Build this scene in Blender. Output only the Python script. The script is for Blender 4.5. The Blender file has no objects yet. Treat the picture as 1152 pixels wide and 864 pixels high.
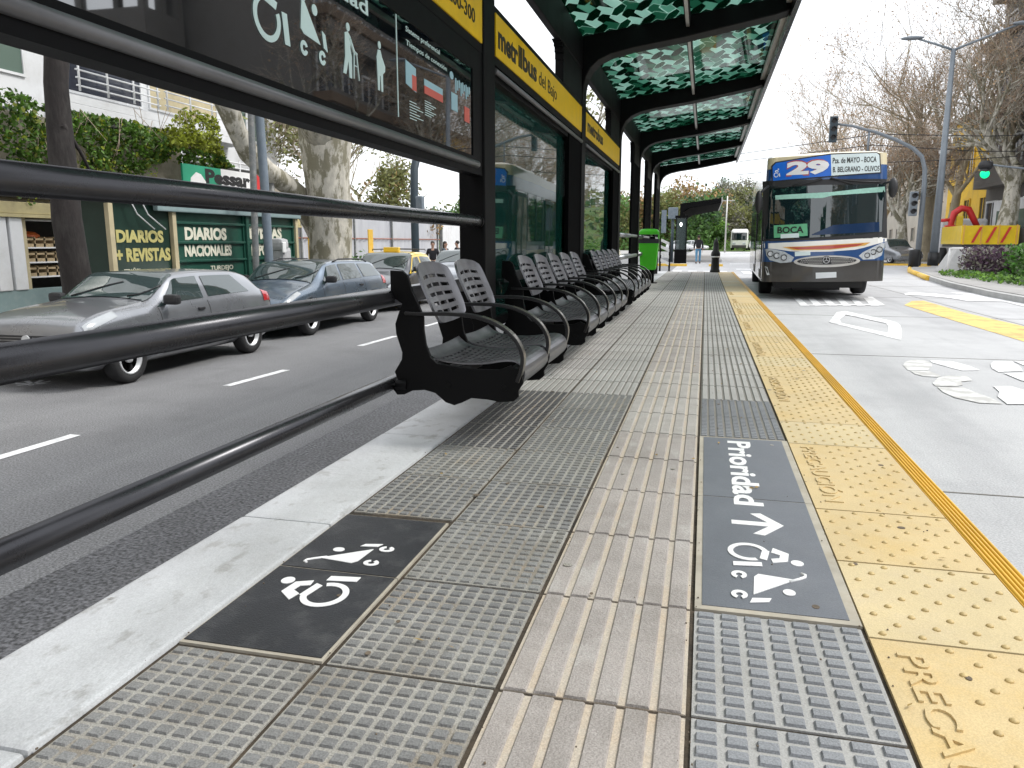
import bpy, bmesh, math, random
from mathutils import Vector, Matrix, noise
random.seed(7)
PI = math.pi
SC = bpy.context.scene
COL = SC.collection
CAM_H = 1.0
F_PX, CX, CY = 865.0, 576.0, 432.0
PITCH = math.atan(159 / F_PX)
YAW = math.atan(218 / math.hypot(159, F_PX))
# ---------------------------------------------------------------- measured points of the photograph -> points of the place
_fw = Vector((-math.sin(YAW) * math.cos(PITCH), math.cos(YAW) * math.cos(PITCH), -math.sin(PITCH)))
_rt = Vector((math.cos(YAW), math.sin(YAW), 0))
_up = _rt.cross(_fw)
def _ray(x, y): return _fw * F_PX + _rt * (x - CX) + _up * (CY - y)
def GZ(x, y, z=0.0):
    d = _ray(x, y); return Vector((0, 0, CAM_H)) + d * ((z - CAM_H) / d.z)
def GX(x, y, X):
    d = _ray(x, y); return Vector((0, 0, CAM_H)) + d * (X / d.x)
def GY(x, y, Y):
    d = _ray(x, y); return Vector((0, 0, CAM_H)) + d * (Y / d.y)

# ---------------------------------------------------------------- objects
ORG = {}
class MB:
    def __init__(s):
        s.v = []; s.f = []; s.m = []; s.sm = []
    def add(s, vs, fs, mi=0, smooth=False, M=None):
        o = len(s.v)
        if M is not None: vs = [M @ Vector(v) for v in vs]
        s.v += [tuple(v) for v in vs]
        for f in fs:
            s.f.append(tuple(i + o for i in f)); s.m.append(mi); s.sm.append(smooth)
        return s
    def box(s, c, d, mi=0, M=None, bev=0.0):
        x, y, z = d[0] / 2, d[1] / 2, d[2] / 2
        if bev <= 0:
            vs = [(c[0] + a * x, c[1] + b * y, c[2] + e * z) for a in (-1, 1) for b in (-1, 1) for e in (-1, 1)]
            fs = [(0, 1, 3, 2), (4, 6, 7, 5), (0, 4, 5, 1), (2, 3, 7, 6), (0, 2, 6, 4), (1, 5, 7, 3)]
            return s.add(vs, fs, mi, False, M)
        bm = bmesh.new(); bmesh.ops.create_cube(bm, size=1)
        for v in bm.verts: v.co = Vector((v.co.x * d[0], v.co.y * d[1], v.co.z * d[2]))
        bmesh.ops.bevel(bm, geom=bm.edges[:], offset=min(bev, min(d) * .45), segments=2, affect='EDGES', profile=.6)
        bm.verts.ensure_lookup_table()
        vs = [v.co + Vector(c) for v in bm.verts]; fs = [[v.index for v in f.verts] for f in bm.faces]
        bm.free()
        return s.add(vs, fs, mi, False, M)
    def bx(s, x0, x1, y0, y1, z0, z1, mi=0, bev=0.0, M=None):
        return s.box(((x0 + x1) / 2, (y0 + y1) / 2, (z0 + z1) / 2), (abs(x1 - x0), abs(y1 - y0), abs(z1 - z0)), mi, M, bev)
    def tube(s, pts, r, n=10, mi=0, cap=True, M=None, smooth=True, sq=1.0):
        pts = [Vector(p) for p in pts]
        rs = r if isinstance(r, (list, tuple)) else [r] * len(pts)
        vs = []; fs = []
        up = None
        for i, p in enumerate(pts):
            if i == 0: t = pts[1] - pts[0]
            elif i == len(pts) - 1: t = pts[-1] - pts[-2]
            else: t = (pts[i + 1] - pts[i - 1])
            if t.length < 1e-9: t = Vector((0, 0, 1))
            t.normalize()
            if up is None:
                up = Vector((0, 0, 1)) if abs(t.z) < .9 else Vector((1, 0, 0))
            a = up - t * up.dot(t)
            if a.length < 1e-6: a = t.orthogonal()
            a.normalize(); b = t.cross(a); up = a
            for k in range(n):
                th = 2 * PI * k / n
                vs.append(p + a * (rs[i] * math.cos(th)) + b * (rs[i] * sq * math.sin(th)))
        for i in range(len(pts) - 1):
            for k in range(n):
                k2 = (k + 1) % n
                fs.append((i * n + k, i * n + k2, (i + 1) * n + k2, (i + 1) * n + k))
        s.add(vs, fs, mi, smooth, M)
        if cap:
            o = len(s.v) - len(vs)
            s.f.append(tuple(o + k for k in range(n))[::-1]); s.m.append(mi); s.sm.append(False)
            s.f.append(tuple(o + (len(pts) - 1) * n + k for k in range(n))); s.m.append(mi); s.sm.append(False)
        return s
    def lathe(s, prof, n=20, mi=0, M=None, smooth=True, c=(0, 0, 0)):
        vs = []; fs = []
        for (r, z) in prof:
            for k in range(n):
                th = 2 * PI * k / n
                vs.append((c[0] + r * math.cos(th), c[1] + r * math.sin(th), c[2] + z))
        for i in range(len(prof) - 1):
            for k in range(n):
                k2 = (k + 1) % n
                fs.append((i * n + k, i * n + k2, (i + 1) * n + k2, (i + 1) * n + k))
        if prof[0][0] > 1e-4: fs.append(tuple(range(n))[::-1])
        if prof[-1][0] > 1e-4: fs.append(tuple((len(prof) - 1) * n + k for k in range(n)))
        return s.add(vs, fs, mi, smooth, M)
    def prism(s, poly, h, mi=0, M=None):
        """poly in xy, extruded 0..h along z, then M"""
        n = len(poly)
        a = sum(poly[i][0] * poly[(i + 1) % n][1] - poly[(i + 1) % n][0] * poly[i][1] for i in range(n))
        if a < 0: poly = poly[::-1]
        vs = [(p[0], p[1], 0) for p in poly] + [(p[0], p[1], h) for p in poly]
        fs = [tuple(range(n))[::-1], tuple(range(n, 2 * n))] + [(i, (i + 1) % n, n + (i + 1) % n, n + i) for i in range(n)]
        return s.add(vs, fs, mi, False, M)
    def ring(s, c, r0, r1, a0=0, a1=360, h=.002, n=40, mi=0, M=None, sx=1.0):
        o = []; i_ = []
        m = max(6, int(n * abs(a1 - a0) / 360))
        for k in range(m + 1):
            t = math.radians(a0 + (a1 - a0) * k / m)
            o.append((c[0] + sx * r1 * math.cos(t), c[1] + r1 * math.sin(t)))
            i_.append((c[0] + sx * r0 * math.cos(t), c[1] + r0 * math.sin(t)))
        vs = [(p[0], p[1], 0) for p in o] + [(p[0], p[1], 0) for p in i_] + [(p[0], p[1], h) for p in o] + [(p[0], p[1], h) for p in i_]
        L = m + 1; fs = []
        for k in range(m):
            fs += [(2 * L + k, 2 * L + k + 1, 3 * L + k + 1, 3 * L + k)[::-1], (k, k + 1, 2 * L + k + 1, 2 * L + k), (L + k, L + k + 1, 3 * L + k + 1, 3 * L + k)[::-1]]
        return s.add(vs, fs, mi, False, M)
    def disc(s, c, r, h=.002, n=20, mi=0, M=None, sx=1.0):
        return s.prism([(c[0] + sx * r * math.cos(2 * PI * k / n), c[1] + r * math.sin(2 * PI * k / n)) for k in range(n)], h, mi, M)
    def sphere(s, c, r, mi=0, n=14, M=None):
        pr = [(max(1e-5, math.sin(PI * k / (n // 2))), -math.cos(PI * k / (n // 2))) for k in range(n // 2 + 1)]
        rr = r if isinstance(r, (tuple, list)) else (r, r, r)
        vs = []; fs = []
        for (a, z) in pr:
            for k in range(n):
                th = 2 * PI * k / n
                vs.append((c[0] + rr[0] * a * math.cos(th), c[1] + rr[1] * a * math.sin(th), c[2] + rr[2] * z))
        for i in range(len(pr) - 1):
            for k in range(n):
                k2 = (k + 1) % n
                fs.append((i * n + k, i * n + k2, (i + 1) * n + k2, (i + 1) * n + k))
        return s.add(vs, fs, mi, True, M)
    def grid(s, fn, nu, nv, mi=0, smooth=True, flip=False):
        vs = [fn(i / nu, j / nv) for j in range(nv + 1) for i in range(nu + 1)]
        fs = []
        for j in range(nv):
            for i in range(nu):
                a = j * (nu + 1) + i
                q = (a, a + 1, a + nu + 2, a + nu + 1)
                fs.append(q[::-1] if flip else q)
        return s.add(vs, fs, mi, smooth)
    def text(s, txt, w=None, h=None, size=1.0, ex=.002, bold=0.0, M=None, mi=0, align='LEFT', spacing=1.0):
        """text laid in xy from (0,0), scaled to width w and cap height h"""
        vs, fs = text_geo(txt, bold, spacing)
        x0 = min(v[0] for v in vs); x1 = max(v[0] for v in vs)
        sy = (h / 0.70) if h else size
        sx = (w / (x1 - x0)) if w else sy
        off = 0 if align == 'LEFT' else -(x1 - x0) * sx / 2
        vs = [((v[0] - x0) * sx + off, v[1] * sy, ex if v[2] > 0 else 0) for v in vs]
        return s.add(vs, fs, mi, False, M)
    def build(s, name, mats, parent=None, solid=0, bevel=0, sub=0, root=None):
        me = bpy.data.meshes.new(name)
        if not isinstance(mats, (list, tuple)): mats = [mats]
        if parent is not None: o0 = ORG.get(parent.name, Vector((0, 0, 0)))
        else:
            if root is not None: o0 = Vector(root)
            else:
                xs = [v[0] for v in s.v]; ys = [v[1] for v in s.v]; zs = [v[2] for v in s.v]
                o0 = Vector(((min(xs) + max(xs)) / 2, (min(ys) + max(ys)) / 2, min(zs)))
        me.from_pydata([(v[0] - o0.x, v[1] - o0.y, v[2] - o0.z) for v in s.v], [], s.f)
        for m in mats: me.materials.append(m)
        me.polygons.foreach_set('material_index', [min(i, len(mats) - 1) for i in s.m])
        me.polygons.foreach_set('use_smooth', s.sm)
        me.update()
        ob = bpy.data.objects.new(name, me); COL.objects.link(ob)
        if parent is not None: ob.parent = parent
        else: ob.location = o0
        ORG[ob.name] = o0
        if bevel:
            b = ob.modifiers.new('bevel', 'BEVEL'); b.width = bevel; b.segments = 2; b.limit_method = 'ANGLE'; b.angle_limit = .6
        if solid:
            b = ob.modifiers.new('solid', 'SOLIDIFY'); b.thickness = solid; b.offset = 0
        if sub:
            b = ob.modifiers.new('sub', 'SUBSURF'); b.levels = sub; b.render_levels = sub
        return ob
_tc = {}
def text_geo(txt, bold, spacing):
    k = (txt, bold, spacing)
    if k in _tc: return _tc[k]
    cu = bpy.data.curves.new('t', 'FONT'); cu.body = txt; cu.size = 1; cu.extrude = .01; cu.offset = bold; cu.space_character = spacing
    cu.resolution_u = 3
    ob = bpy.data.objects.new('t', cu); COL.objects.link(ob)
    bpy.context.view_layer.update()
    dg = bpy.context.evaluated_depsgraph_get()
    me = bpy.data.meshes.new_from_object(ob.evaluated_get(dg))
    vs = [tuple(v.co) for v in me.vertices]; fs = [tuple(p.vertices) for p in me.polygons]
    bpy.data.objects.remove(ob); bpy.data.curves.remove(cu); bpy.data.meshes.remove(me)
    _tc[k] = (vs, fs)
    return vs, fs
def tag(o, label=None, cat=None, group=None, kind=None):
    if label: o['label'] = label
    if cat: o['category'] = cat
    if group: o['group'] = group
    if kind: o['kind'] = kind
    return o
def thing(name, loc, label, cat, group=None):
    o = bpy.data.objects.new(name, None); COL.objects.link(o)
    o.empty_display_size = .2
    o.location = loc; ORG[o.name] = Vector(loc)
    return tag(o, label, cat, group)
def struct(mb, name, mats, **k):
    return tag(mb.build(name, mats, **k), kind='structure')
def kids(o): return [c for c in bpy.data.objects if c.parent == o]
def copy_tree(o, parent=None):
    c = o.copy(); COL.objects.link(c); c.parent = parent
    for ch in kids(o): copy_tree(ch, c)
    return c
def frame(o, x, y, z=None):
    """4x4 from origin and axes"""
    x = Vector(x).normalized(); y = Vector(y).normalized(); z = Vector(z).normalized() if z is not None else x.cross(y)
    return Matrix(((x.x, y.x, z.x, o[0]), (x.y, y.y, z.y, o[1]), (x.z, y.z, z.z, o[2]), (0, 0, 0, 1)))
def lerp(a, b, t): return a + (b - a) * t
def interp(tab, x):
    if x <= tab[0][0]: return tab[0][1:]
    for i in range(len(tab) - 1):
        if x <= tab[i + 1][0]:
            t = (x - tab[i][0]) / (tab[i + 1][0] - tab[i][0])
            return tuple(lerp(a, b, t) for a, b in zip(tab[i][1:], tab[i + 1][1:]))
    return tab[-1][1:]
# ---------------------------------------------------------------- materials
def new_mat(name):
    m = bpy.data.materials.new(name); m.use_nodes = True
    nt = m.node_tree
    return m, nt, nt.nodes['Principled BSDF'], nt.nodes['Material Output']
def N(nt, t, **k):
    n = nt.nodes.new(t)
    for a, b in k.items():
        if a in ('operation', 'blend_type', 'data_type', 'wave_type', 'bands_direction', 'feature', 'interpolation_type', 'noise_dimensions', 'distance', 'wave_profile', 'clamp', 'interpolation', 'noise_type', 'voronoi_dimensions', 'vector_type'): setattr(n, a, b)
    return n
def ramp(nt, src, stops, interp_='LINEAR'):
    r = nt.nodes.new('ShaderNodeValToRGB'); r.color_ramp.interpolation = interp_
    e = r.color_ramp.elements
    while len(e) < len(stops): e.new(.5)
    for i, (p, c) in enumerate(stops):
        e[i].position = p
        e[i].color = (c, c, c, 1) if isinstance(c, (int, float)) else (c[0], c[1], c[2], 1)
    nt.links.new(src, r.inputs['Fac'])
    return r
def mixc(nt, fac, a, b, bt='MIX'):
    n = nt.nodes.new('ShaderNodeMix'); n.data_type = 'RGBA'; n.blend_type = bt
    L = nt.links
    for s, v in ((n.inputs[0], fac), (n.inputs[6], a), (n.inputs[7], b)):
        if hasattr(v, 'links'): L.new(v, s)
        elif isinstance(v, (int, float)): s.default_value = v if s == n.inputs[0] else (v, v, v, 1)
        else: s.default_value = (v[0], v[1], v[2], 1)
    return n.outputs[2]
def pm(name, col, rough=.5, metal=0.0, var=.12, scale=3.0, bump=0.0, bscale=60.0, dirt=None, dscale=1.5, damt=.5, spec=.5, coat=0.0, stretch=None, fine=0.0, dlo=.48, dhi=.68, dirt2=None, fs=260):
    m, nt, b, out = new_mat(name); L = nt.links
    tc = N(nt, 'ShaderNodeTexCoord'); src = tc.outputs['Object']
    if stretch:
        mp = N(nt, 'ShaderNodeMapping'); mp.inputs['Scale'].default_value = stretch; L.new(src, mp.inputs['Vector']); src = mp.outputs[0]
    n1 = N(nt, 'ShaderNodeTexNoise'); n1.inputs['Scale'].default_value = scale; n1.inputs['Detail'].default_value = 6; n1.inputs['Roughness'].default_value = .65
    L.new(src, n1.inputs['Vector'])
    lo = tuple(max(0, c * (1 - var)) for c in col); hi = tuple(min(1, c * (1 + var)) for c in col)
    r = ramp(nt, n1.outputs[0], [(.3, lo), (.7, hi)])
    c = r.outputs[0]
    if dirt:
        n2 = N(nt, 'ShaderNodeTexNoise'); n2.inputs['Scale'].default_value = dscale; n2.inputs['Detail'].default_value = 9; n2.inputs['Roughness'].default_value = .7
        L.new(src, n2.inputs['Vector'])
        r2 = ramp(nt, n2.outputs[0], [(dlo, 0.0), (dhi, damt)])
        c = mixc(nt, r2.outputs[0], c, dirt)
    if dirt2:   # (colour, scale, lo, hi, amount, stretch)
        mp2 = N(nt, 'ShaderNodeMapping'); mp2.inputs['Scale'].default_value = dirt2[5]; L.new(tc.outputs['Object'], mp2.inputs['Vector'])
        n5 = N(nt, 'ShaderNodeTexNoise'); n5.inputs['Scale'].default_value = dirt2[1]; n5.inputs['Detail'].default_value = 7; n5.inputs['Roughness'].default_value = .6
        L.new(mp2.outputs[0], n5.inputs['Vector'])
        r5 = ramp(nt, n5.outputs[0], [(dirt2[2], 0.0), (dirt2[3], dirt2[4])])
        c = mixc(nt, r5.outputs[0], c, dirt2[0])
    if fine:
        n4 = N(nt, 'ShaderNodeTexNoise'); n4.inputs['Scale'].default_value = fs; n4.inputs['Detail'].default_value = 2
        L.new(src, n4.inputs['Vector'])
        r4 = ramp(nt, n4.outputs[0], [(.35, 1 - fine), (.65, 1.0 + fine * .2)])
        c = mixc(nt, 1.0, c, r4.outputs[0], 'MULTIPLY')
    L.new(c, b.inputs['Base Color'])
    b.inputs['Roughness'].default_value = rough; b.inputs['Metallic'].default_value = metal
    b.inputs['Specular IOR Level'].default_value = spec
    b.inputs['Coat Weight'].default_value = coat; b.inputs['Coat Roughness'].default_value = .06
    if var > 0:
        rr = N(nt, 'ShaderNodeMapRange'); rr.inputs[3].default_value = max(0.02, rough - .08); rr.inputs[4].default_value = min(1, rough + .1)
        L.new(n1.outputs[0], rr.inputs[0]); L.new(rr.outputs[0], b.inputs['Roughness'])
    if bump:
        n3 = N(nt, 'ShaderNodeTexNoise'); n3.inputs['Scale'].default_value = bscale; n3.inputs['Detail'].default_value = 5
        L.new(src, n3.inputs['Vector'])
        bp = N(nt, 'ShaderNodeBump'); bp.inputs['Strength'].default_value = bump; bp.inputs['Distance'].default_value = .01
        L.new(n3.outputs[0], bp.inputs['Height']); L.new(bp.outputs[0], b.inputs['Normal'])
    return m
def glassy(name, col, rough=.03, ior=1.6, trans=0.0):
    """dark reflecting glazing; trans = share that lets one see through"""
    m, nt, b, out = new_mat(name); L = nt.links
    b.inputs['Base Color'].default_value = (*col, 1); b.inputs['Roughness'].default_value = rough
    b.inputs['IOR'].default_value = ior; b.inputs['Specular IOR Level'].default_value = .6
    n3 = N(nt, 'ShaderNodeTexNoise'); n3.inputs['Scale'].default_value = 1.3; n3.inputs['Detail'].default_value = 1
    tc = N(nt, 'ShaderNodeTexCoord'); L.new(tc.outputs['Object'], n3.inputs['Vector'])
    bp = N(nt, 'ShaderNodeBump'); bp.inputs['Strength'].default_value = .05; bp.inputs['Distance'].default_value = .02
    L.new(n3.outputs[0], bp.inputs['Height']); L.new(bp.outputs[0], b.inputs['Normal'])
    if trans > 0:
        t = N(nt, 'ShaderNodeBsdfTransparent'); t.inputs[0].default_value = (*[min(1, c * 1.0 + .55) for c in col], 1)
        mx = N(nt, 'ShaderNodeMixShader'); mx.inputs[0].default_value = trans
        L.new(b.outputs[0], mx.inputs[1]); L.new(t.outputs[0], mx.inputs[2]); L.new(mx.outputs[0], out.inputs[0])
    return m
def emis(name, col, st):
    m, nt, b, out = new_mat(name)
    b.inputs['Base Color'].default_value = (*col, 1); b.inputs['Emission Color'].default_value = (*col, 1); b.inputs['Emission Strength'].default_value = st
    return m
# ================================================================ world, camera
w = bpy.data.worlds.new('World'); SC.world = w; w.use_nodes = True
nt = w.node_tree; bg = nt.nodes['Background']
sky = nt.nodes.new('ShaderNodeTexSky'); sky.sky_type = 'NISHITA'; sky.sun_disc = False
SUN_EL, SUN_AZ = 48, 70     # azimuth: degrees from +Y towards +X
sky.sun_elevation = math.radians(SUN_EL); sky.sun_rotation = math.radians(SUN_AZ)
tc = nt.nodes.new('ShaderNodeTexCoord')
cn = nt.nodes.new('ShaderNodeTexNoise'); cn.inputs['Scale'].default_value = 2.2; cn.inputs['Detail'].default_value = 5
nt.links.new(tc.outputs['Generated'], cn.inputs['Vector'])
cr = ramp(nt, cn.outputs[0], [(.3, (8.6, 8.9, 9.4)), (.7, (10.6, 10.7, 10.8))])
mx = mixc(nt, .86, sky.outputs[0], cr.outputs[0])
nt.links.new(mx, bg.inputs['Color']); bg.inputs['Strength'].default_value = .10
sl = bpy.data.lights.new('sun', 'SUN'); sl.energy = 1.45; sl.angle = math.radians(14); sl.color = (1, .97, .92)
so = bpy.data.objects.new('sun', sl); COL.objects.link(so)
d = Vector((math.sin(math.radians(SUN_AZ)) * math.cos(math.radians(SUN_EL)), math.cos(math.radians(SUN_AZ)) * math.cos(math.radians(SUN_EL)), math.sin(math.radians(SUN_EL))))
so.rotation_euler = d.to_track_quat('Z', 'Y').to_euler()
cam = bpy.data.cameras.new('camera'); co = bpy.data.objects.new('camera', cam); COL.objects.link(co)
cam.sensor_width = 36; cam.lens = 36 * F_PX / 1152; cam.clip_start = .05; cam.clip_end = 2000
co.location = (0, 0, CAM_H); co.rotation_euler = (PI / 2 - PITCH, 0, YAW)
SC.camera = co
SC.view_settings.view_transform = 'Standard'; SC.view_settings.look = 'None'; SC.view_settings.gamma = 1
SC.view_settings.exposure = .86
SC.render.engine = 'CYCLES'
SC.cycles.max_bounces = 8; SC.cycles.transparent_max_bounces = 16

# ================================================================ materials
M = {}
M['black'] = pm('black_paint', (.0035, .0035, .004), .5, var=.2, scale=2, spec=.10)
M['blackmat'] = pm('black_matt', (.003, .003, .0035), .85, var=.1, spec=.04)
M['bench'] = pm('bench_paint', (.20, .20, .215), .33, metal=.85, var=.25, scale=7, bump=.05, bscale=250, spec=.5)
M['support'] = pm('bench_support', (.003, .003, .0035), .45, var=.3, spec=.14)
M['edge'] = pm('worn_steel_edge', (.30, .28, .25), .3, metal=1, var=.4, scale=12)
M['rail'] = pm('rail_paint', (.055, .055, .06), .27, metal=.75, var=.12, scale=4, spec=.5)
M['railgrey'] = pm('rail_grey', (.13, .13, .135), .32, metal=.2, var=.2, scale=3)
M['steel'] = pm('steel', (.42, .43, .44), .35, metal=.9, var=.2)
M['alu'] = pm('aluminium', (.55, .54, .52), .4, metal=.7, var=.15)
M['yellow'] = pm('sign_yellow', (.80, .50, .004), .35, var=.10, scale=5)
M['white'] = pm('white_paint', (.80, .80, .79), .5, var=.05)
M['black_print'] = pm('black_print', (.01, .01, .01), .5, var=0)
M['stud'] = pm('tile_stud', (.225, .225, .22), .7, var=.25, scale=1.7, bump=.35, bscale=180, dirt=(.15, .14, .12), dscale=2.4, damt=.45, fine=.3)
M['stud_r'] = pm('tile_stud_blue', (.26, .27, .285), .65, var=.15, scale=1.9, bump=.3, bscale=180, dirt=(.2, .2, .2), dscale=3, damt=.3, fine=.25)
M['stud_dk'] = pm('tile_stud_dark', (.13, .13, .13), .6, var=.25, scale=1.7, bump=.4, bscale=180, dirt=(.08, .075, .07), dscale=3, damt=.6, fine=.35)
M['stud_lt'] = pm('tile_stud_light', (.27, .27, .26), .72, var=.2, scale=2, bump=.4, bscale=180, dirt=(.17, .16, .13), dscale=4, damt=.6, fine=.3)
M['groove'] = pm('tile_groove', (.37, .355, .32), .75, var=.22, scale=2.1, bump=.5, bscale=150, dirt=(.19, .15, .10), dscale=3.6, damt=.75, fine=.3, dirt2=((.42, .30, .17), 2.3, .56, .68, .5, (1, 1, 1)))
M['groove_r'] = pm('tile_groove_pale', (.39, .385, .37), .7, var=.12, scale=2.1, bump=.3, bscale=150, dirt=(.3, .28, .24), dscale=3, damt=.4, fine=.2)
M['band'] = pm('tile_band', (.39, .355, .33), .65, var=.18, scale=2.6, bump=.4, bscale=120, dirt=(.25, .225, .20), dscale=4, damt=.65, fine=.28, dirt2=((.52, .50, .47), 7, .57, .66, .55, (1, .5, 1)))
M['band2'] = pm('tile_band_worn', (.44, .415, .385), .68, var=.16, scale=3.1, bump=.4, bscale=120, dirt=(.30, .27, .24), dscale=5, damt=.6, fine=.28)
M['band_gap'] = pm('tile_band_gap', (.52, .46, .38), .7, var=.15, scale=4, bump=.3, bscale=150, dirt=(.42, .28, .15), dscale=4, damt=.45, fine=.2)
M['rib'] = pm('tile_rib', (.40, .39, .37), .7, var=.2, scale=1.1, bump=.3, bscale=120, dirt=(.27, .25, .22), dscale=1.3, damt=.5, fine=.2)
M['ribgap'] = pm('tile_rib_gap', (.20, .19, .17), .8, var=.2, scale=1.5, dirt=(.13, .11, .09), dscale=3)
M['joint'] = pm('joint', (.060, .045, .030), .95, var=.5, scale=9, bump=.8, bscale=60, dirt=(.012, .010, .008), dscale=6, damt=.9)
M['pale'] = pm('tactile_yellow', (.62, .475, .245), .6, var=.10, scale=2.5, bump=.18, bscale=110, dirt=(.62, .41, .12), dscale=3.2, damt=.45, fine=.15)
M['pale2'] = pm('tactile_yellow_pale', (.62, .50, .28), .6, var=.10, scale=2.5, bump=.18, bscale=110, dirt=(.58, .48, .33), dscale=2.2, damt=.5, fine=.15)
M['dome'] = pm('tactile_dome', (.52, .39, .18), .6, var=.25, scale=30, dirt=(.50, .36, .15), dscale=20, damt=.5)
M['edgeyel'] = pm('kerb_edge_yellow', (.74, .43, .035), .5, var=.12, scale=6, dirt=(.55, .33, .05), dscale=8, damt=.5, stretch=(1, .2, 1))
M['panel'] = pm('floor_panel_grey', (.135, .145, .165), .45, var=.14, scale=3, bump=.1, bscale=200, dirt=(.19, .20, .21), dscale=5, damt=.35, fine=.15)
M['paneldk'] = pm('floor_panel_dark', (.026, .027, .032), .5, var=.3, scale=3, bump=.3, bscale=200, dirt=(.12, .12, .12), dscale=7, damt=.45, fine=.3)
M['beige'] = pm('beige_border', (.40, .365, .30), .7, var=.2, scale=6, dirt=(.3, .24, .16), dscale=5)
M['kerbwhite'] = pm('kerb_white', (.52, .53, .54), .45, var=.20, scale=1.6, bump=.3, bscale=45, dirt=(.36, .36, .35), dscale=2.3, damt=.5, stretch=(1, .7, 1), fine=.15, dirt2=((.24, .23, .21), 14, .57, .66, .5, (1, .6, 1)))
M['asphalt'] = pm('asphalt', (.27, .27, .275), .72, var=.12, scale=.6, bump=1.0, bscale=150, dirt=(.19, .19, .192), dscale=.9, damt=.6, fine=.5, fs=75, dirt2=((.36, .36, .36), 1.0, .52, .7, .5, (1.3, .06, 1)))
M['asphalt2'] = pm('asphalt_coarse', (.155, .155, .165), .5, var=.15, scale=.9, bump=1.0, bscale=60, dirt=(.09, .09, .095), dscale=2.5, damt=.7, fine=.85, fs=48)
M['concrete'] = pm('concrete_road', (.53, .53, .535), .75, var=.09, scale=.5, bump=.35, bscale=70, dirt=(.37, .37, .38), dscale=1.1, damt=.5, fine=.22, fs=110, dirt2=((.30, .30, .315), 1.1, .50, .74, .5, (1.2, .07, 1)))
M['pave'] = pm('pavement', (.36, .35, .34), .8, var=.15, scale=1.1, bump=.3, bscale=60, dirt=(.22, .21, .2), dscale=1, damt=.4)
M['kerbgrey'] = pm('kerb_grey', (.42, .42, .41), .8, var=.15, scale=2, bump=.3, bscale=60)
M['kerbyel'] = pm('kerb_yellow', (.80, .50, .06), .6, var=.15, scale=4, dirt=(.5, .4, .2), dscale=4)
M['roadwhite'] = pm('road_white', (.82, .82, .82), .7, var=.04, scale=3, dirt=(.56, .56, .56), dscale=5, damt=.9, dlo=.47, dhi=.60)
M['roadwhite_old'] = pm('road_white_worn', (.72, .72, .70), .7, var=.1, scale=3, dirt=(.47, .46, .44), dscale=4, damt=.95, dlo=.42, dhi=.55)
M['roadyel'] = pm('road_yellow', (.78, .58, .19), .65, var=.06, scale=3, dirt=(.46, .30, .14), dscale=2.6, damt=.85, dlo=.46, dhi=.62)
M['roadred'] = pm('road_red', (.62, .25, .26), .7, var=.1)
# studs with a strong tint change from tile to tile
# ================================================================ platform
PE = 28.0   # far end of the platform
def tilebase(mb): pass
joint = MB()
joint.bx(-1.27, .99, -1.5, PE, -.22, -.0095)
struct(joint, 'platform_bed', [M['joint']])
slab = MB()  # slots 0 groove 1 stud 2 groove_r 3 stud_r 4 band_gap 5 band 6 ribgap 7 rib
G = .0062
def rowY(j): return .04 + j * .503 if j < 11 else .04 + 11 * .503 + (j - 11) * .525
def studtile(x0, x1, y0, y1, gm, sm_, nx=10, ny=12, h=.0055):
    zj = random.uniform(-.0012, .0008)
    slab.bx(x0 + G, x1 - G, y0 + G, y1 - G, -.02, -.0045 + zj, gm)
    dx = (x1 - x0 - 2 * G) / nx; dy = (y1 - y0 - 2 * G) / ny
    for i in range(nx):
        for j in range(ny):
            cx_ = x0 + G + dx * (i + .5); cy_ = y0 + G + dy * (j + .5)
            a = dx * .36; b = dy * .33; a2 = a * .86; b2 = b * .84
            z0 = -.0045 + zj; z1 = z0 + h
            vs = [(cx_ - a, cy_ - b, z0), (cx_ + a, cy_ - b, z0), (cx_ + a, cy_ + b, z0), (cx_ - a, cy_ + b, z0),
                  (cx_ - a2, cy_ - b2, z1), (cx_ + a2, cy_ - b2, z1), (cx_ + a2, cy_ + b2, z1), (cx_ - a2, cy_ + b2, z1)]
            slab.add(vs, [(4, 5, 6, 7), (0, 1, 5, 4), (1, 2, 6, 5), (2, 3, 7, 6), (3, 0, 4, 7)], sm_)
def bandtile(x0, x1, y0, y1, n, gm, bm_, wide=.64, h=.006):
    zj = random.uniform(-.0012, .0008)
    slab.bx(x0 + G, x1 - G, y0 + G, y1 - G, -.02, -.006 + zj, gm)
    p = (x1 - x0 - 2 * G) / n
    for i in range(n):
        a = x0 + G + p * i + p * (1 - wide) * .5; b = a + p * wide
        z0 = -.006 + zj; z1 = z0 + h; e = .0035
        vs = [(a - e, y0 + G, z0), (b + e, y0 + G, z0), (b + e, y1 - G, z0), (a - e, y1 - G, z0), (a, y0 + G + .002, z1), (b, y0 + G + .002, z1), (b, y1 - G - .002, z1), (a, y1 - G - .002, z1)]
        slab.add(vs, [(4, 5, 6, 7), (0, 1, 5, 4), (1, 2, 6, 5), (2, 3, 7, 6), (3, 0, 4, 7)], bm_)
XL = [-1.26, -.855, -.42, .008, .448, .905]
j = -3
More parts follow.
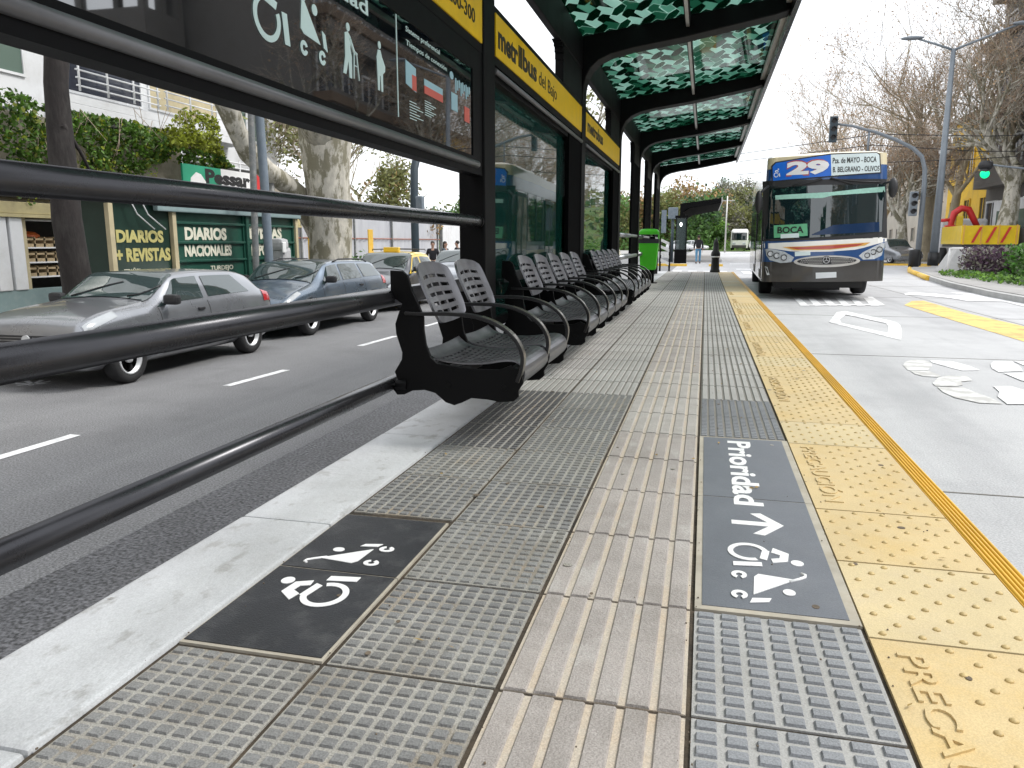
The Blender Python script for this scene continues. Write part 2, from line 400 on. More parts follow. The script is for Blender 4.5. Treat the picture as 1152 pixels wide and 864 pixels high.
while rowY(j) < PE - .2:
    y0, y1 = rowY(j), rowY(j + 1)
    far = y0 > 4.9
    # col 0 and 1
    for c in (0, 1):
        if c == 0 and 1.50 < y0 < 2.3: continue
        if far: bandtile(XL[c], XL[c + 1], y0, y1, 9, 6, 7, .6, .006)
        else: studtile(XL[c], XL[c + 1], y0, y1, 0, (9 if (c == 0 and y0 > 3.4) else random.choice((1, 1, 8, 8, 9 if y0 > 2 else 1))), 10 if c else 9)
    bandtile(XL[2], XL[3], y0, y1, 6, 4, random.choice((5, 5, 10)), .66)
    if 2.0 < y0 < 3.9: pass
    elif y0 > 5.0: bandtile(XL[3], XL[4], y0, y1, 9, 6, 7, .6, .006)
    elif y0 > 3.9: studtile(XL[3], XL[4], y0, y1, 6, 3, 10, 14)
    else: studtile(XL[3], XL[4], y0, y1, 2, 3, 7, 11, .0065)
    j += 1
struct(slab, 'platform_paving', [M['groove'], M['stud'], M['groove_r'], M['stud_r'], M['band_gap'], M['band'], M['ribgap'], M['rib'], M['stud_lt'], M['stud_dk'], M['band2']])
# yellow warning tiles
yt = MB()
wy = .02 - 2 * 1.045 + 1.04 * 0
def letters(mb, txt, x, ytop, length, height, mi, ex=.006, z=0.0, bold=.03):
    # text reading away -> towards the camera, letter tops towards +X
    mb.text(txt, w=length, h=height, ex=ex, bold=bold, mi=mi, M=frame((x, ytop, z), (0, -1, 0), (1, 0, 0), (0, 0, 1)))
def dome(mb, x, y, z, r, h, mi):
    prof = [(r, 0), (r * .78, h * .55), (r * .4, h * .92), (1e-4, h)]
    mb.lathe(prof, 8, mi, c=(x, y, z))
y = -1.02; k = 0
while y < PE - .3:
    u = .503 if y < 5 else .527
    seq = [(y, y + 2 * u, 'w'), (y + 2 * u, y + 3 * u, 'd'), (y + 3 * u, y + 4 * u, 'd')]
    for (a, b, t) in seq:
        b = min(b, PE)
        if a >= PE - .05: continue
        mi = random.choice((0, 1)) if t == 'd' else 0
        yt.bx(.453, .903, a + .0045, b - .0045, -.03, 0 + random.uniform(-.001, .001), mi)
        xs = [.490 + .0475 * i for i in range(9)]
        rows = int((b - a) / .0555)
        for r_ in range(rows):
            yy = a + (b - a) * (r_ + .5) / rows
            for i, x in enumerate(xs):
                if (i + r_) % 2: continue
                if t == 'w' and x < .61: continue
                if a < 13: dome(yt, x, yy, 0, .0105, .0065, 2)
        if t == 'w' and a < 16:
            letters(yt, 'PRECAUCIÓN', .502, b - .07, (b - a) - .16, .066, 0, .0055, 0, .012)
    y += 4 * u
struct(yt, 'warning_paving', [M['pale'], M['pale2'], M['dome']])
ye = MB()
ye.bx(.908, .985, -1.5, PE, -.05, -.001)
for i in range(5):
    ye.tube([(.917 + .0148 * i, -1.5, -.001), (.917 + .0148 * i, PE, -.001)], .0058, 8)
ye.bx(.91, .982, -1.5, PE, -.2, -.05, 1)
struct(ye, 'platform_edge', [M['edgeyel'], M['kerbgrey']])
# ---- floor signs
def pict_wheelchair(mb, M_, mi=0, dyn=True):
    # unit square, person facing right, y up; every piece a hair higher than the last
    Q = lambda k: M_ @ Matrix.Translation((0, 0, .0003 * k))
    mb.disc((.64, .955), .088, M=Q(0), mi=mi)
    mb.prism([(.20, .66), (.36, .87), (.62, .83), (.70, .62), (.58, .60), (.54, .72), (.43, .74), (.36, .62)], .002, mi, Q(1))
    mb.prism([(.33, .60), (.30, .50), (.60, .44), (.64, .54)], .002, mi, Q(2))
    mb.ring((.40, .29), .215, .295, 95, 385, M=Q(3), mi=mi)
    mb.prism([(.73, .46), (.85, .46), (.90, .06), (.78, .06)], .002, mi, Q(4))
def pict_stroller(mb, M_, mi=0):
    Q = lambda k: M_ @ Matrix.Translation((0, 0, .0003 * k))
    sc_ = M_.to_scale().x
    mb.tube([M_ @ Vector(p) for p in [(.00, .92, .0008), (.03, .97, .0008), (.09, .96, .0008), (.16, .88, .0008), (.26, .74, .0008)]], .020 * sc_, 6, mi)
    mb.prism([(.20, .82), (.13, .34), (.22, .28), (.70, .24)], .002, mi, Q(1))
    mb.disc((.56, .70), .080, M=Q(2), mi=mi)
    mb.prism([(.76, .46), (.86, .42), (.92, .18), (.80, .22)], .002, mi, Q(3))
    mb.ring((.20, .08), .045, .105, 20, 340, M=Q(4), mi=mi)
    mb.ring((.74, .06), .045, .105, 20, 340, M=Q(5), mi=mi)
def SM(o, x, y, z, s): return frame(o, x, y, z) @ Matrix.Diagonal((s[0], s[1], 1, 1))
pr = thing('floor_sign', (.23, 3.06, 0), 'grey floor panel with white Prioridad lettering, arrow and wheelchair beside yellow tiles', 'floor sign')
b = MB()
b.bx(.014, .448, 2.058, 3.056, -.02, -.001); b.bx(.014, .448, 3.060, 4.055, -.02, -.001)
b.build('border', M['beige'], pr)
b = MB(); b.bx(.034, .420, 2.082, 3.054, -.01, .001); b.bx(.034, .420, 3.062, 4.035, -.01, .001); b.build('panel', M['panel'], pr)
b = MB()
letters(b, 'Prioridad', .155, 3.975, 1.0, .105, 0, .0015, .001, .028)
mA = SM((.13, 2.94, .001), (0, -1, 0), (1, 0, 0), (0, 0, 1), (1, 1))
b.build('lettering', M['white'], pr)
b = MB()   # arrow pointing to +X
z = .001
Ma = Matrix.Translation((0, 0, z))
b.prism([(.135, 2.755), (.262, 2.755), (.205, 2.672), (.242, 2.662), (.315, 2.775), (.242, 2.888), (.205, 2.878), (.262, 2.795), (.135, 2.795)], .0015, 0, Ma)
b.build('arrow', M['white'], pr)
b = MB(); pict_wheelchair(b, SM((.115, 2.60, z), (0, -1, 0), (1, 0, 0), (0, 0, 1), (.25, .22))); b.build('pictogram', M['white'], pr)
b = MB(); pict_stroller(b, SM((.125, 2.36, z), (0, -1, 0), (1, 0, 0), (0, 0, 1), (.26, .22))); b.build('pictogram', M['white'], pr)
ps = thing('floor_sign', (-1.06, 2.03, 0), 'black floor panel with white stroller and wheelchair pictograms beside the white kerb', 'floor sign')
b = MB(); b.bx(-1.262, -.862, 1.556, 2.035, -.02, -.002); b.bx(-1.262, -.862, 2.04, 2.52, -.02, -.002); b.build('border', M['beige'], ps)
b = MB(); b.bx(-1.256, -.870, 1.568, 2.033, -.01, .0008); b.bx(-1.256, -.870, 2.042, 2.512, -.01, .0008); b.build('panel', M['paneldk'], ps)
b = MB(); pict_stroller(b, SM((-.965, 2.075, z), (0, 1, 0), (-1, 0, 0), (0, 0, 1), (.21, .24))); b.build('pictogram', M['white'], ps)
b = MB(); pict_wheelchair(b, SM((-.955, 1.775, z), (0, 1, 0), (-1, 0, 0), (0, 0, 1), (.26, .23))); b.build('pictogram', M['white'], ps)
# white kerb on the street side
kb = MB()
yy = -1.5; 
while yy < PE:
    e = min(yy + 1.3, PE)
    kb.bx(-1.625, -1.268, yy + .002, e - .002, -.62, .004 + random.uniform(-.001, .001), bev=.012)
    yy = e
struct(kb, 'kerb', [M['kerbwhite']])
# ================================================================ roads and ground
ZL, ZR = -.6, -.2
ZS = ZL + .13
def zleft(y):
    t = min(1, max(0, (y - 26) / 14)); t = t * t * (3 - 2 * t)
    return lerp(ZL, ZR, t)
g = MB(); g.grid(lambda u, v: (lerp(-600, 700, u), lerp(-60, 900, v), -.9), 4, 4); struct(g, 'ground', [M['asphalt2']])
r = MB()
ys = [-12, 0, 3, 10, 18, 24] + [26 + i for i in range(15)] + [50, 70, 110]
for i in range(len(ys) - 1):
    a, b_ = ys[i], ys[i + 1]
    za, zb = zleft(a), zleft(b_)
    r.add([(-8.6, a, za), (-1.4, a, za), (-1.4, b_, zb), (-8.6, b_, zb)], [(0, 1, 2, 3)])
struct(r, 'road', [M['asphalt']])
r = MB(); r.add([(-3.05, -12, ZL + .004), (-1.4, -12, ZL + .004), (-1.4, 26, ZL + .004), (-3.05, 26, ZL + .004)], [(0, 1, 2, 3)]); r.add([(-8.3, -12, ZL + .0045), (-7.9, -12, ZL + .0045), (-7.85, 26, ZL + .0045), (-8.3, 26, ZL + .0045)], [(0, 1, 2, 3)]); struct(r, 'road_gutter', [M['asphalt2']])
r = MB()
r.add([(.95, -12, ZR), (45, -12, ZR), (60, 110, ZR), (.95, 110, ZR)], [(0, 1, 2, 3)])
r.add([(-1.4, PE, ZR + .001), (.95, PE, ZR + .001), (.95, 110, ZR), (-1.4, 110, ZR)], [(0, 1, 2, 3)])
struct(r, 'bus_lane', [M['concrete']])
jt = MB()
for yy in (4.0, 8.9, 13.8, 18.7, 23.6, 28.5): jt.bx(1.0, 14, yy, yy + .012, ZR, ZR + .003)
for xx in (4.6,): jt.bx(xx, xx + .012, -5, 40, ZR, ZR + .0032)
struct(jt, 'road_joint', [M['ribgap']])
ram = MB()
ram.add([(-1.62, PE, 0), (.98, PE, 0), (.98, PE + 2.2, ZR + .012), (-1.62, PE + 2.2, ZR + .012), (-1.62, PE, -.6), (.98, PE, -.6), (.98, PE + 2.2, -.6), (-1.62, PE + 2.2, -.6)], [(0, 1, 2, 3), (1, 5, 6, 2), (0, 3, 7, 4)])
struct(ram, 'ramp', [M['concrete']])
# lane dashes on the street
dl = MB()
for y0 in (-1.1, 1.9, 4.62 - 1.75, 7.4):
    pass
def dash(p, q, wd=.11):
    z = ZL + .004
    a = GZ(*p, z=z); b_ = GZ(*q, z=z)
    dl.add([(a.x - wd / 2, a.y, z), (a.x + wd / 2, a.y, z), (b_.x + wd / 2, b_.y, z), (b_.x - wd / 2, b_.y, z)], [(0, 1, 2, 3)])
for p, q in (((-330, 612), (85, 489)), ((255, 434), (322, 416)), ((405, 389), (445, 378)), ((478, 367), (503, 360))): dash(p, q)
for i in range(6):
    y0 = 18.5 + i * 3.3
    dl.add([(-5.2, y0, zleft(y0) + .005), (-5.08, y0, zleft(y0) + .005), (-5.08, y0 + 1, zleft(y0 + 1) + .005), (-5.2, y0 + 1, zleft(y0 + 1) + .005)], [(0, 1, 2, 3)])
struct(dl, 'lane_markings', [M['roadwhite']])
# painted marks on the bus lane, traced on the road surface
PZ = [0]
def paint(mb, pts, dz=.004, mi=0, ox=0, oy=0, s=1):
    PZ[0] += 1; dz += .0004 * (PZ[0] % 12)
    P = [GZ(ox + x / s, oy + y / s, z=ZR + dz) for x, y in pts]
    n = len(P)
    a = sum(P[i].x * P[(i + 1) % n].y - P[(i + 1) % n].x * P[i].y for i in range(n))
    mb.add(P, [tuple(range(n)) if a > 0 else tuple(range(n))[::-1]], mi)
pm_ = MB()
k = dict(ox=980, oy=310, s=5.082)
paint(pm_, [(183, 512), (195, 492), (235, 482), (300, 483), (345, 498), (350, 515), (325, 540), (210, 541)], mi=1, **k)
paint(pm_, [(335, 484), (460, 489), (560, 515), (625, 541), (520, 543), (430, 520), (350, 497)], **k)
paint(pm_, [(222, 543), (325, 543), (400, 572), (380, 580), (300, 575), (250, 562)], mi=1, **k)
paint(pm_, [(385, 580), (440, 572), (548, 574), (580, 600), (515, 606), (525, 625), (485, 633), (365, 630), (352, 615)], mi=1, **k)
paint(pm_, [(378, 636), (520, 636), (600, 668), (690, 700), (755, 733), (620, 728), (480, 697), (410, 665)], mi=1, **k)
paint(pm_, [(683, 505), (700, 490), (805, 487), (850, 520), (870, 545), (730, 552), (690, 530)], **k)
paint(pm_, [(810, 487), (1000, 492), (1000, 520), (870, 512)], **k)
paint(pm_, [(755, 556), (880, 556), (1000, 590), (1000, 625), (860, 600)], **k)
paint(pm_, [(698, 632), (800, 632), (1000, 690), (1000, 735), (780, 735), (722, 690), (735, 665)], **k)
k = dict(ox=900, oy=290, s=4.571)
paint(pm_, [(150, 328), (190, 278), (235, 274), (236, 292), (205, 318), (212, 334), (160, 334)], **k)
paint(pm_, [(235, 274), (490, 328), (440, 336), (236, 292)], **k)
paint(pm_, [(212, 334), (450, 386), (520, 424), (160, 334)], **k)
paint(pm_, [(490, 328), (515, 345), (524, 372), (520, 424), (450, 386), (455, 352), (440, 336)], **k)
for i in range(6):
    a = 10 + i * 72
    paint(pm_, [(a - 45, 205), (a - 15, 205), (a + 40, 248), (a - 5, 248)], **k)
paint(pm_, [(345, 200), (372, 200), (438, 244), (410, 246)], **k)
paint(pm_, [(0, 246), (438, 243), (425, 236), (0, 240)], dz=.0055, **k)
paint(pm_, [(536, 184), (560, 178), (690, 182), (830, 205), (800, 210), (640, 195), (540, 190)], **k)
paint(pm_, [(700, 195), (900, 190), (1200, 230), (1200, 262), (1050, 225), (860, 222)], **k)
paint(pm_, [(760, 178), (1000, 184), (1152, 205), (1152, 215), (900, 196)], **k)
struct(pm_, 'road_lettering', [M['roadwhite'], M['roadwhite_old']])
pw = MB()
paint(pw, [(536, 243), (575, 222), (635, 220), (860, 285), (1152, 352), (1400, 412), (1400, 500), (1152, 430), (800, 325)], **k)
struct(pw, 'painted_island', [M['roadyel']])
# far crossing, coloured patches
cz = MB()
for i in range(9):
    x0 = -1.3 + i * .62 + (0 if i < 4 else .3)
    cz.bx(x0, x0 + .36, 31.0, 34.2, ZR - .02, ZR + .016)
cz.bx(1.4, 9, 46, 47, ZR - .02, ZR + .006); cz.bx(1.4, 7, 36.5, 37.6, ZR - .02, ZR + .006)
struct(cz, 'crosswalk', [M['roadwhite']])
cz = MB(); cz.bx(2.0, 5.0, 29, 33.5, ZR - .02, ZR + .011); struct(cz, 'red_lane', [M['roadred']])
# far left pavement
sw = MB()
ys = [-12, 26, 30, 34, 38, 42, 110]
for i in range(len(ys) - 1):
    a, b_ = ys[i], ys[i + 1]; za, zb = zleft(a) + .13, zleft(b_) + .13
    sw.add([(-40, a, za), (-8.45, a, za), (-8.45, b_, zb), (-40, b_, zb)], [(0, 1, 2, 3)], 0)
    sw.add([(-8.448, a, za + .003), (-8.3, a, za + .003), (-8.3, b_, zb + .003), (-8.448, b_, zb + .003), (-8.3, a, za - .2), (-8.3, b_, zb - .2)], [(0, 1, 2, 3), (1, 4, 5, 2)], 1)
struct(sw, 'pavement', [M['pave'], M['kerbgrey']])

def rnd_(a): return random.uniform(-a, a)
M['rust_grit'] = pm('grit', (.14, .11, .08), .9, var=.4, scale=30)
# grit, gum and dry leaves lying on the paving
random.seed(12)
lt = MB()
for i in range(420):
    x = random.uniform(-1.6, .9); y = random.uniform(.4, 7) if i < 330 else random.uniform(7, 16)
    if random.random() < .45: x = random.choice(XL[:5]) + rnd_(.02)
    s_ = random.uniform(.0012, .0032)
    lt.sphere((x, y, .002), (s_, s_ * 1.3, s_ * .7), 0, 6)
for i in range(70):   # old chewing gum
    x = random.uniform(-1.2, .85); y = random.uniform(.6, 12); r__ = random.uniform(.006, .013)
    lt.disc((x, y), r__, .0012, 10, 0 if i % 3 else 1, Matrix.Translation((0, 0, .0012)), sx=random.uniform(.7, 1.3))
for i in range(46):
    x = random.uniform(-1.6, .9); y = random.uniform(.8, 9); a = random.uniform(0, 6.28); s_ = random.uniform(.008, .017)
    c_, q_ = math.cos(a), math.sin(a)
    lt.add([(x - s_ * c_, y - s_ * q_, .007), (x - s_ * .4 * q_, y + s_ * .4 * c_, .011), (x + s_ * c_, y + s_ * q_, .008), (x + s_ * .4 * q_, y - s_ * .4 * c_, .006)], [(0, 1, 2, 3)], 2)
tag(lt.build('litter', [M['rust_grit'], M['groove'], pm('dry_leaf', (.30, .20, .06), .8, var=.4, scale=20)]), 'grit and small dry leaves scattered over the paving', 'litter', kind='stuff')
# ================================================================ shelter
def canopy_mat():
    m, nt, b, out = new_mat('canopy_glass'); L = nt.links
    tc = N(nt, 'ShaderNodeTexCoord'); sp = N(nt, 'ShaderNodeSeparateXYZ'); L.new(tc.outputs['Object'], sp.inputs[0])
    def mth(op, a, b_=None):
        n = N(nt, 'ShaderNodeMath', operation=op)
        for i, v in enumerate((a, b_)):
            if v is None: continue
            if hasattr(v, 'links'): L.new(v, n.inputs[i])
            else: n.inputs[i].default_value = v
        return n.outputs[0]
    S = 1 / .135
    u = mth('MULTIPLY', sp.outputs[0], S); v = mth('MULTIPLY', sp.outputs[1], S * .46)
    ww = mth('MULTIPLY', mth('PINGPONG', v, 1.0), .62)
    wz = mth('MULTIPLY', mth('PINGPONG', u, 1.0), .62)
    u2 = mth('ADD', u, ww); v2 = mth('ADD', v, wz)
    fu = mth('FLOOR', u2); fv = mth('FLOOR', v2)
    cb = N(nt, 'ShaderNodeCombineXYZ'); L.new(fu, cb.inputs[0]); L.new(fv, cb.inputs[1])
    wn = N(nt, 'ShaderNodeTexWhiteNoise'); L.new(cb.outputs[0], wn.inputs['Vector'])
    par = mth('MODULO', mth('ADD', mth('ADD', fu, fv), 1000.0), 2.0)
    val = mth('ADD', mth('MULTIPLY', wn.outputs[0], .50), mth('MULTIPLY', par, .46))
    r = ramp(nt, val, [(0, (.010, .075, .047)), (.24, (.03, .15, .10)), (.44, (.11, .30, .22)), (.60, (.30, .54, .45)), (.78, (.55, .76, .69))], 'CONSTANT')
    du = mth('ABSOLUTE', mth('SUBTRACT', mth('FRACT', u2), .5)); dv = mth('ABSOLUTE', mth('SUBTRACT', mth('FRACT', v2), .5))
    e = mth('GREATER_THAN', mth('MAXIMUM', du, mth('MULTIPLY', dv, .985)), .445)
    gate = mth('GREATER_THAN', wn.outputs[0], .60)
    c = mixc(nt, mth('MULTIPLY', e, gate), r.outputs[0], (.74, .93, .86))
    t = N(nt, 'ShaderNodeBsdfTranslucent'); L.new(c, t.inputs[0])
    tr = N(nt, 'ShaderNodeBsdfTransparent'); L.new(c, tr.inputs[0])
    gl = N(nt, 'ShaderNodeBsdfGlossy'); gl.inputs['Roughness'].default_value = .04; gl.inputs[0].default_value = (.8, .9, .85, 1)
    m1 = N(nt, 'ShaderNodeMixShader'); m1.inputs[0].default_value = .35; L.new(t.outputs[0], m1.inputs[1]); L.new(tr.outputs[0], m1.inputs[2])
    fr = N(nt, 'ShaderNodeFresnel'); fr.inputs[0].default_value = 1.28
    m2 = N(nt, 'ShaderNodeMixShader'); L.new(fr.outputs[0], m2.inputs[0]); L.new(m1.outputs[0], m2.inputs[1]); L.new(gl.outputs[0], m2.inputs[2])
    L.new(m2.outputs[0], out.inputs[0])
    return m
M['canopy'] = canopy_mat()
M['wallglass'] = glassy('green_wall_glass', (.004, .035, .028), .02, 1.75, .10)
M['infoglass'] = glassy('info_glass', (.004, .006, .008), .02, 2.5)
M['armrest'] = pm('armrest_paint', (.008, .008, .009), .3, var=.3, spec=.45)
M['sign_white'] = pm('sign_print_pale', (.62, .78, .76), .5, var=.05)
M['sign_red'] = pm('sign_print_red', (.62, .13, .10), .5, var=.05)
M['sign_blue'] = pm('sign_print_blue', (.35, .55, .62), .5, var=.05)
XW = -1.5
FR = [1.19, 5.56, 9.85, 14.05, 18.2, 22.1, 26.0]
FT = .29
shelter = thing('bus_shelter', (-1.6, 13.5, 0), 'long black steel bus shelter with green patterned glass canopy over the near platform', 'bus shelter')
prof = [(-1.69, 0), (-1.5, 0), (-1.5, 2.74), (-1.492, 2.84), (-1.465, 2.94), (-1.41, 3.04), (-1.32, 3.12), (-1.18, 3.18), (-.92, 3.235), (-.33, 3.315), (.65, 3.49), (.80, 3.53), (.80, 3.69), (-1.5, 3.395), (-1.69, 3.37)]
def XZ(y0, h):  # local xy -> world X,Z plane, extruded towards -Y from y0
    return Matrix(((1, 0, 0, 0), (0, 0, -1, y0), (0, 1, 0, 0), (0, 0, 0, 1)))
for yf in FR:
    b = MB(); b.prism(prof, FT, 0, XZ(yf, FT)); b.build('frame', M['black'], shelter, bevel=.012)
for i in range(len(FR) - 1):
    a, c = FR[i], FR[i + 1] - FT
    for (x0, x1) in ((-1.60, -.325), (-.285, .74)):
        z = lambda x: 3.405 + (x + 1.5) * .128
        b = MB(); yy0 = a - FT * .5 if i == 0 else a - FT + .02
        b.add([(x0, yy0, z(x0)), (x1, yy0, z(x1)), (x1, c + .1, z(x1)), (x0, c + .1, z(x0)), (x0, yy0, z(x0) + .012), (x1, yy0, z(x1) + .012), (x1, c + .1, z(x1) + .012), (x0, c + .1, z(x0) + .012)],
              [(0, 3, 2, 1), (4, 5, 6, 7), (0, 1, 5, 4), (1, 2, 6, 5), (2, 3, 7, 6), (3, 0, 4, 7)])
        b.build('canopy_glass', M['canopy'], shelter)
    b = MB(); b.bx(-.335, -.275, a + .004, c - .004, 3.43, 3.535); b.bx(-.323, -.287, a + .006, c - .006, 3.42, 3.43, 1); b.build('mullion', [M['black'], M['alu']], shelter)
    # wall head beam and haunch plate
    b = MB(); b.bx(-1.575, -1.505, a + .002, c - .002, 3.02, 3.39, bev=.01)
    b.bx(-1.60, -1.51, c - 1.25, c - .002, 2.642, 3.018, bev=.01)
    for k in range(5):   # rounded corner of the opening
        t0 = k / 5 * PI / 2; rr = .22
        x_ = c - 1.25 - rr + rr * math.sin(t0); zz = 3.02 - rr + rr * math.cos(t0)
        b.bx(-1.60, -1.51, x_ + .001, c - 1.25 - .001, zz - .0, 3.018) if x_ < c - 1.26 else None
    b.build('head_beam', M['black'], shelter)
b = MB()
y0_, y1_ = FR[0] - FT, FR[-1]
b.add([], [])
b.bx(.802, .86, y0_, y1_, 3.47, 3.76, bev=.008)
b.build('fascia', M['rail'], shelter)
b = MB(); b.bx(.735, .80, y0_, y1_, 3.695, 3.75); b.build('gutter', M['black'], shelter)
for i in range(len(FR) - 1):
    b = MB(); b.bx(.745, .80, FR[i] + .004, FR[i + 1] - FT - .004, 3.60, 3.66); b.build('light_strip', M['alu'], shelter)
# --- wall bays
def YZ(x):  # local x -> +Y, local y -> +Z, facing +X (thin dimension towards +X)
    return frame((x, 0, 0), (0, 1, 0), (0, 0, 1), (1, 0, 0))
def sign_bay(a, c, txts):
    b = MB(); b.bx(-1.60, -1.512, a + .002, c - .002, 2.245, 2.64, bev=.006); b.build('sign_box', M['black'], shelter)
    b = MB(); b.bx(-1.512, -1.503, a + .03, c - .03, 2.305, 2.59); sb = b.build('sign_board', M['yellow'], shelter)
    for (t, y0, w_, z0, h_, bold) in txts:
        b = MB(); b.text(t, w=w_, h=h_, ex=.002, bold=bold, M=frame((-1.502, y0, z0), (0, 1, 0), (0, 0, 1), (1, 0, 0))); b.build('lettering', M['black_print'], sb)
    return sb
sA = sign_bay(FR[0], FR[1] - FT, [('Brown 200-300', 4.05, 1.02, 2.385, .085, .01)])
sB = sign_bay(FR[1], FR[2] - FT, [('metr', 5.65, .60, 2.375, .155, .03), ('bus', 6.42, .54, 2.385, .155, .03), ('del Bajo', 7.05, .86, 2.39, .12, .0)])
b = MB()
for k in range(3): b.bx(-1.503, -1.499, 6.275 + .045 * k, 6.300 + .045 * k, 2.375, 2.535)
b.build('logo_bars', M['black_print'], sB)
sC = sign_bay(FR[2], FR[3] - FT, [('metrobus', 10.0, 1.5, 2.38, .15, .03)])
for i in (1, 2):
    a, c = FR[i], FR[i + 1] - FT
    b = MB(); b.bx(-1.60, -1.588, a + .05, c - .05, .42, 2.16); b.build('wall_glass', M['wallglass'], shelter)
    b = MB(); b.bx(-1.64, -1.53, a, c, 2.15, 2.243); b.bx(-1.64, -1.55, a, c, .36, .43); b.bx(-1.64, -1.55, a, a + .05, .43, 2.15); b.bx(-1.64, -1.55, c - .05, c, .43, 2.15)
    b.tube([(-1.505, a, 2.20), (-1.505, c, 2.20)], .02, 8, 1)
    b.build('glass_frame', [M['black'], M['railgrey']], shelter)
# --- information panel of the nearest bay
a, c = FR[0], FR[1] - FT
b = MB()
b.bx(-1.60, -1.515, a, c, 1.452, 1.565); b.bx(-1.60, -1.515, a, c, 2.11, 2.243); b.bx(-1.60, -1.515, 5.05, c, 1.565, 2.11)
b.build('panel_frame', M['black'], shelter)
b = MB(); b.tube([(-1.51, a, 1.515), (-1.51, 5.12, 1.515)], .024, 14); b.build('panel_trim', M['railgrey'], shelter)
b = MB(); b.bx(-1.545, -1.522, a, 5.05, 1.565, 2.11); ip = b.build('information_panel', M['infoglass'], shelter)
xf = -1.5215
b = MB(); b.bx(xf, xf + .002, 3.768, 3.778, 1.62, 2.10); b.build('divider', M['sign_white'], ip)
def sg(mb, nm, mt='sign_white'): mb.build(nm, M[mt], ip)
b = MB(); b.text('Prioridad', w=.78, h=.062, ex=.002, bold=.015, M=frame((xf, 2.66, 2.005), (0, 1, 0), (0, 0, 1), (1, 0, 0))); sg(b, 'lettering')
b = MB(); pict_wheelchair(b, SM((xf, 2.46, 1.695), (0, 1, 0), (0, 0, 1), (1, 0, 0), (.30, .27))); sg(b, 'pictogram')
b = MB(); pict_stroller(b, SM((xf, 2.78, 1.71), (0, 1, 0), (0, 0, 1), (1, 0, 0), (.27, .26))); sg(b, 'pictogram')
b = MB(); T_ = SM((xf, 3.15, 1.70), (0, 1, 0), (0, 0, 1), (1, 0, 0), (.2, .2))   # person with walking frame
b.disc((.38, 1.02), .085, M=T_); b.prism([(.22, .88), (.36, .93), (.50, .84), (.46, .60), (.52, .45), (.50, .0), (.38, .0), (.36, .35), (.22, .04), (.08, .04), (.20, .40)], .002, 0, T_)
b.tube([T_ @ Vector(p) for p in [(.44, .80, .001), (.62, .58, .001), (.76, .55, .001)]], .007, 6)
b.tube([T_ @ Vector(p) for p in [(.60, .02, .001), (.64, .56, .001), (.76, .56, .001), (.86, .02, .001)]], .004, 6)
b.tube([T_ @ Vector(p) for p in [(.62, .30, .001), (.81, .30, .001)]], .003, 6); sg(b, 'pictogram')
b = MB(); T_ = SM((xf, 3.50, 1.70), (0, 1, 0), (0, 0, 1), (1, 0, 0), (.16, .2))  # pregnant person
b.disc((.36, 1.04), .085, M=T_, sx=1.2); b.prism([(.24, .92), (.42, .94), (.52, .80), (.74, .62), (.72, .50), (.56, .42), (.54, .02), (.42, .02), (.40, .36), (.34, .36), (.30, .02), (.18, .02), (.16, .45), (.14, .75)], .002, 0, T_); sg(b, 'pictogram')
b = MB(); b.text('Sistema preferencial', w=.52, h=.026, ex=.0015, M=frame((xf, 3.90, 2.055), (0, 1, 0), (0, 0, 1), (1, 0, 0))); sg(b, 'lettering')
b = MB(); b.text('Tiempos de conexión', w=.64, h=.026, ex=.0015, M=frame((xf, 3.90, 1.99), (0, 1, 0), (0, 0, 1), (1, 0, 0))); sg(b, 'lettering')
b = MB(); T_ = YZ(xf)
b.prism([(3.885, 1.80), (4.03, 1.78), (4.03, 1.90), (3.885, 1.915)], .0018, 0, T_); b.bx(xf, xf + .0022, 3.97, 4.035, 1.785, 1.86, 1); b.build('picture', [M['sign_blue'], M['sign_red']], ip)
b = MB(); b.bx(xf, xf + .002, 4.155, 4.46, 1.84, 1.875); b.bx(xf, xf + .0025, 4.155, 4.46, 1.80, 1.84, 1); b.build('picture', [M['sign_blue'], M['sign_red']], ip)
b = MB(); b.disc((4.63, 1.985), .022, .002, M=T_, sx=1.6); b.bx(xf, xf + .002, 4.62, 4.74, 1.79, 1.89)
for q in range(9):
    b.bx(xf, xf + .002, 4.70 + q * .035, 4.722 + q * .035, 1.90 + .02 * (q % 3), 1.985 - .008 * (q % 2))
b.build('picture', M['sign_blue'], ip)
b = MB(); b.bx(xf, xf + .002, 4.88, 4.99, 1.76, 1.85); b.build('picture', M['sign_red'], ip)
b = MB()
for q in range(7): b.bx(xf, xf + .0015, 3.93, 3.93 + .10 + .05 * ((q * 7) % 3), 1.72 - .014 * q, 1.724 - .014 * q); b.bx(xf, xf + .0015, 4.16, 4.16 + .10 + .04 * ((q * 5) % 3), 1.76 - .012 * q, 1.764 - .012 * q)
sg(b, 'fine_print')
# side pier panel between rail end and column
b = MB(); b.bx(-1.68, -1.505, 4.86, FR[1] - FT - .002, 0.0, 1.45, bev=.004); b.build('side_panel', M['blackmat'], shelter) if False else None
for i, y_ in ((1, 8.75), (2, 13.0), (3, 16.4), (4, 20.0), (5, 24.0)):
    c = FR[i + 1] - FT
    b = MB(); b.bx(-1.56, -1.515, y_, c - .001, .03, 2.24 if i < 3 else 3.018, bev=.006); b.build('wall_panel', M['blackmat'], shelter)
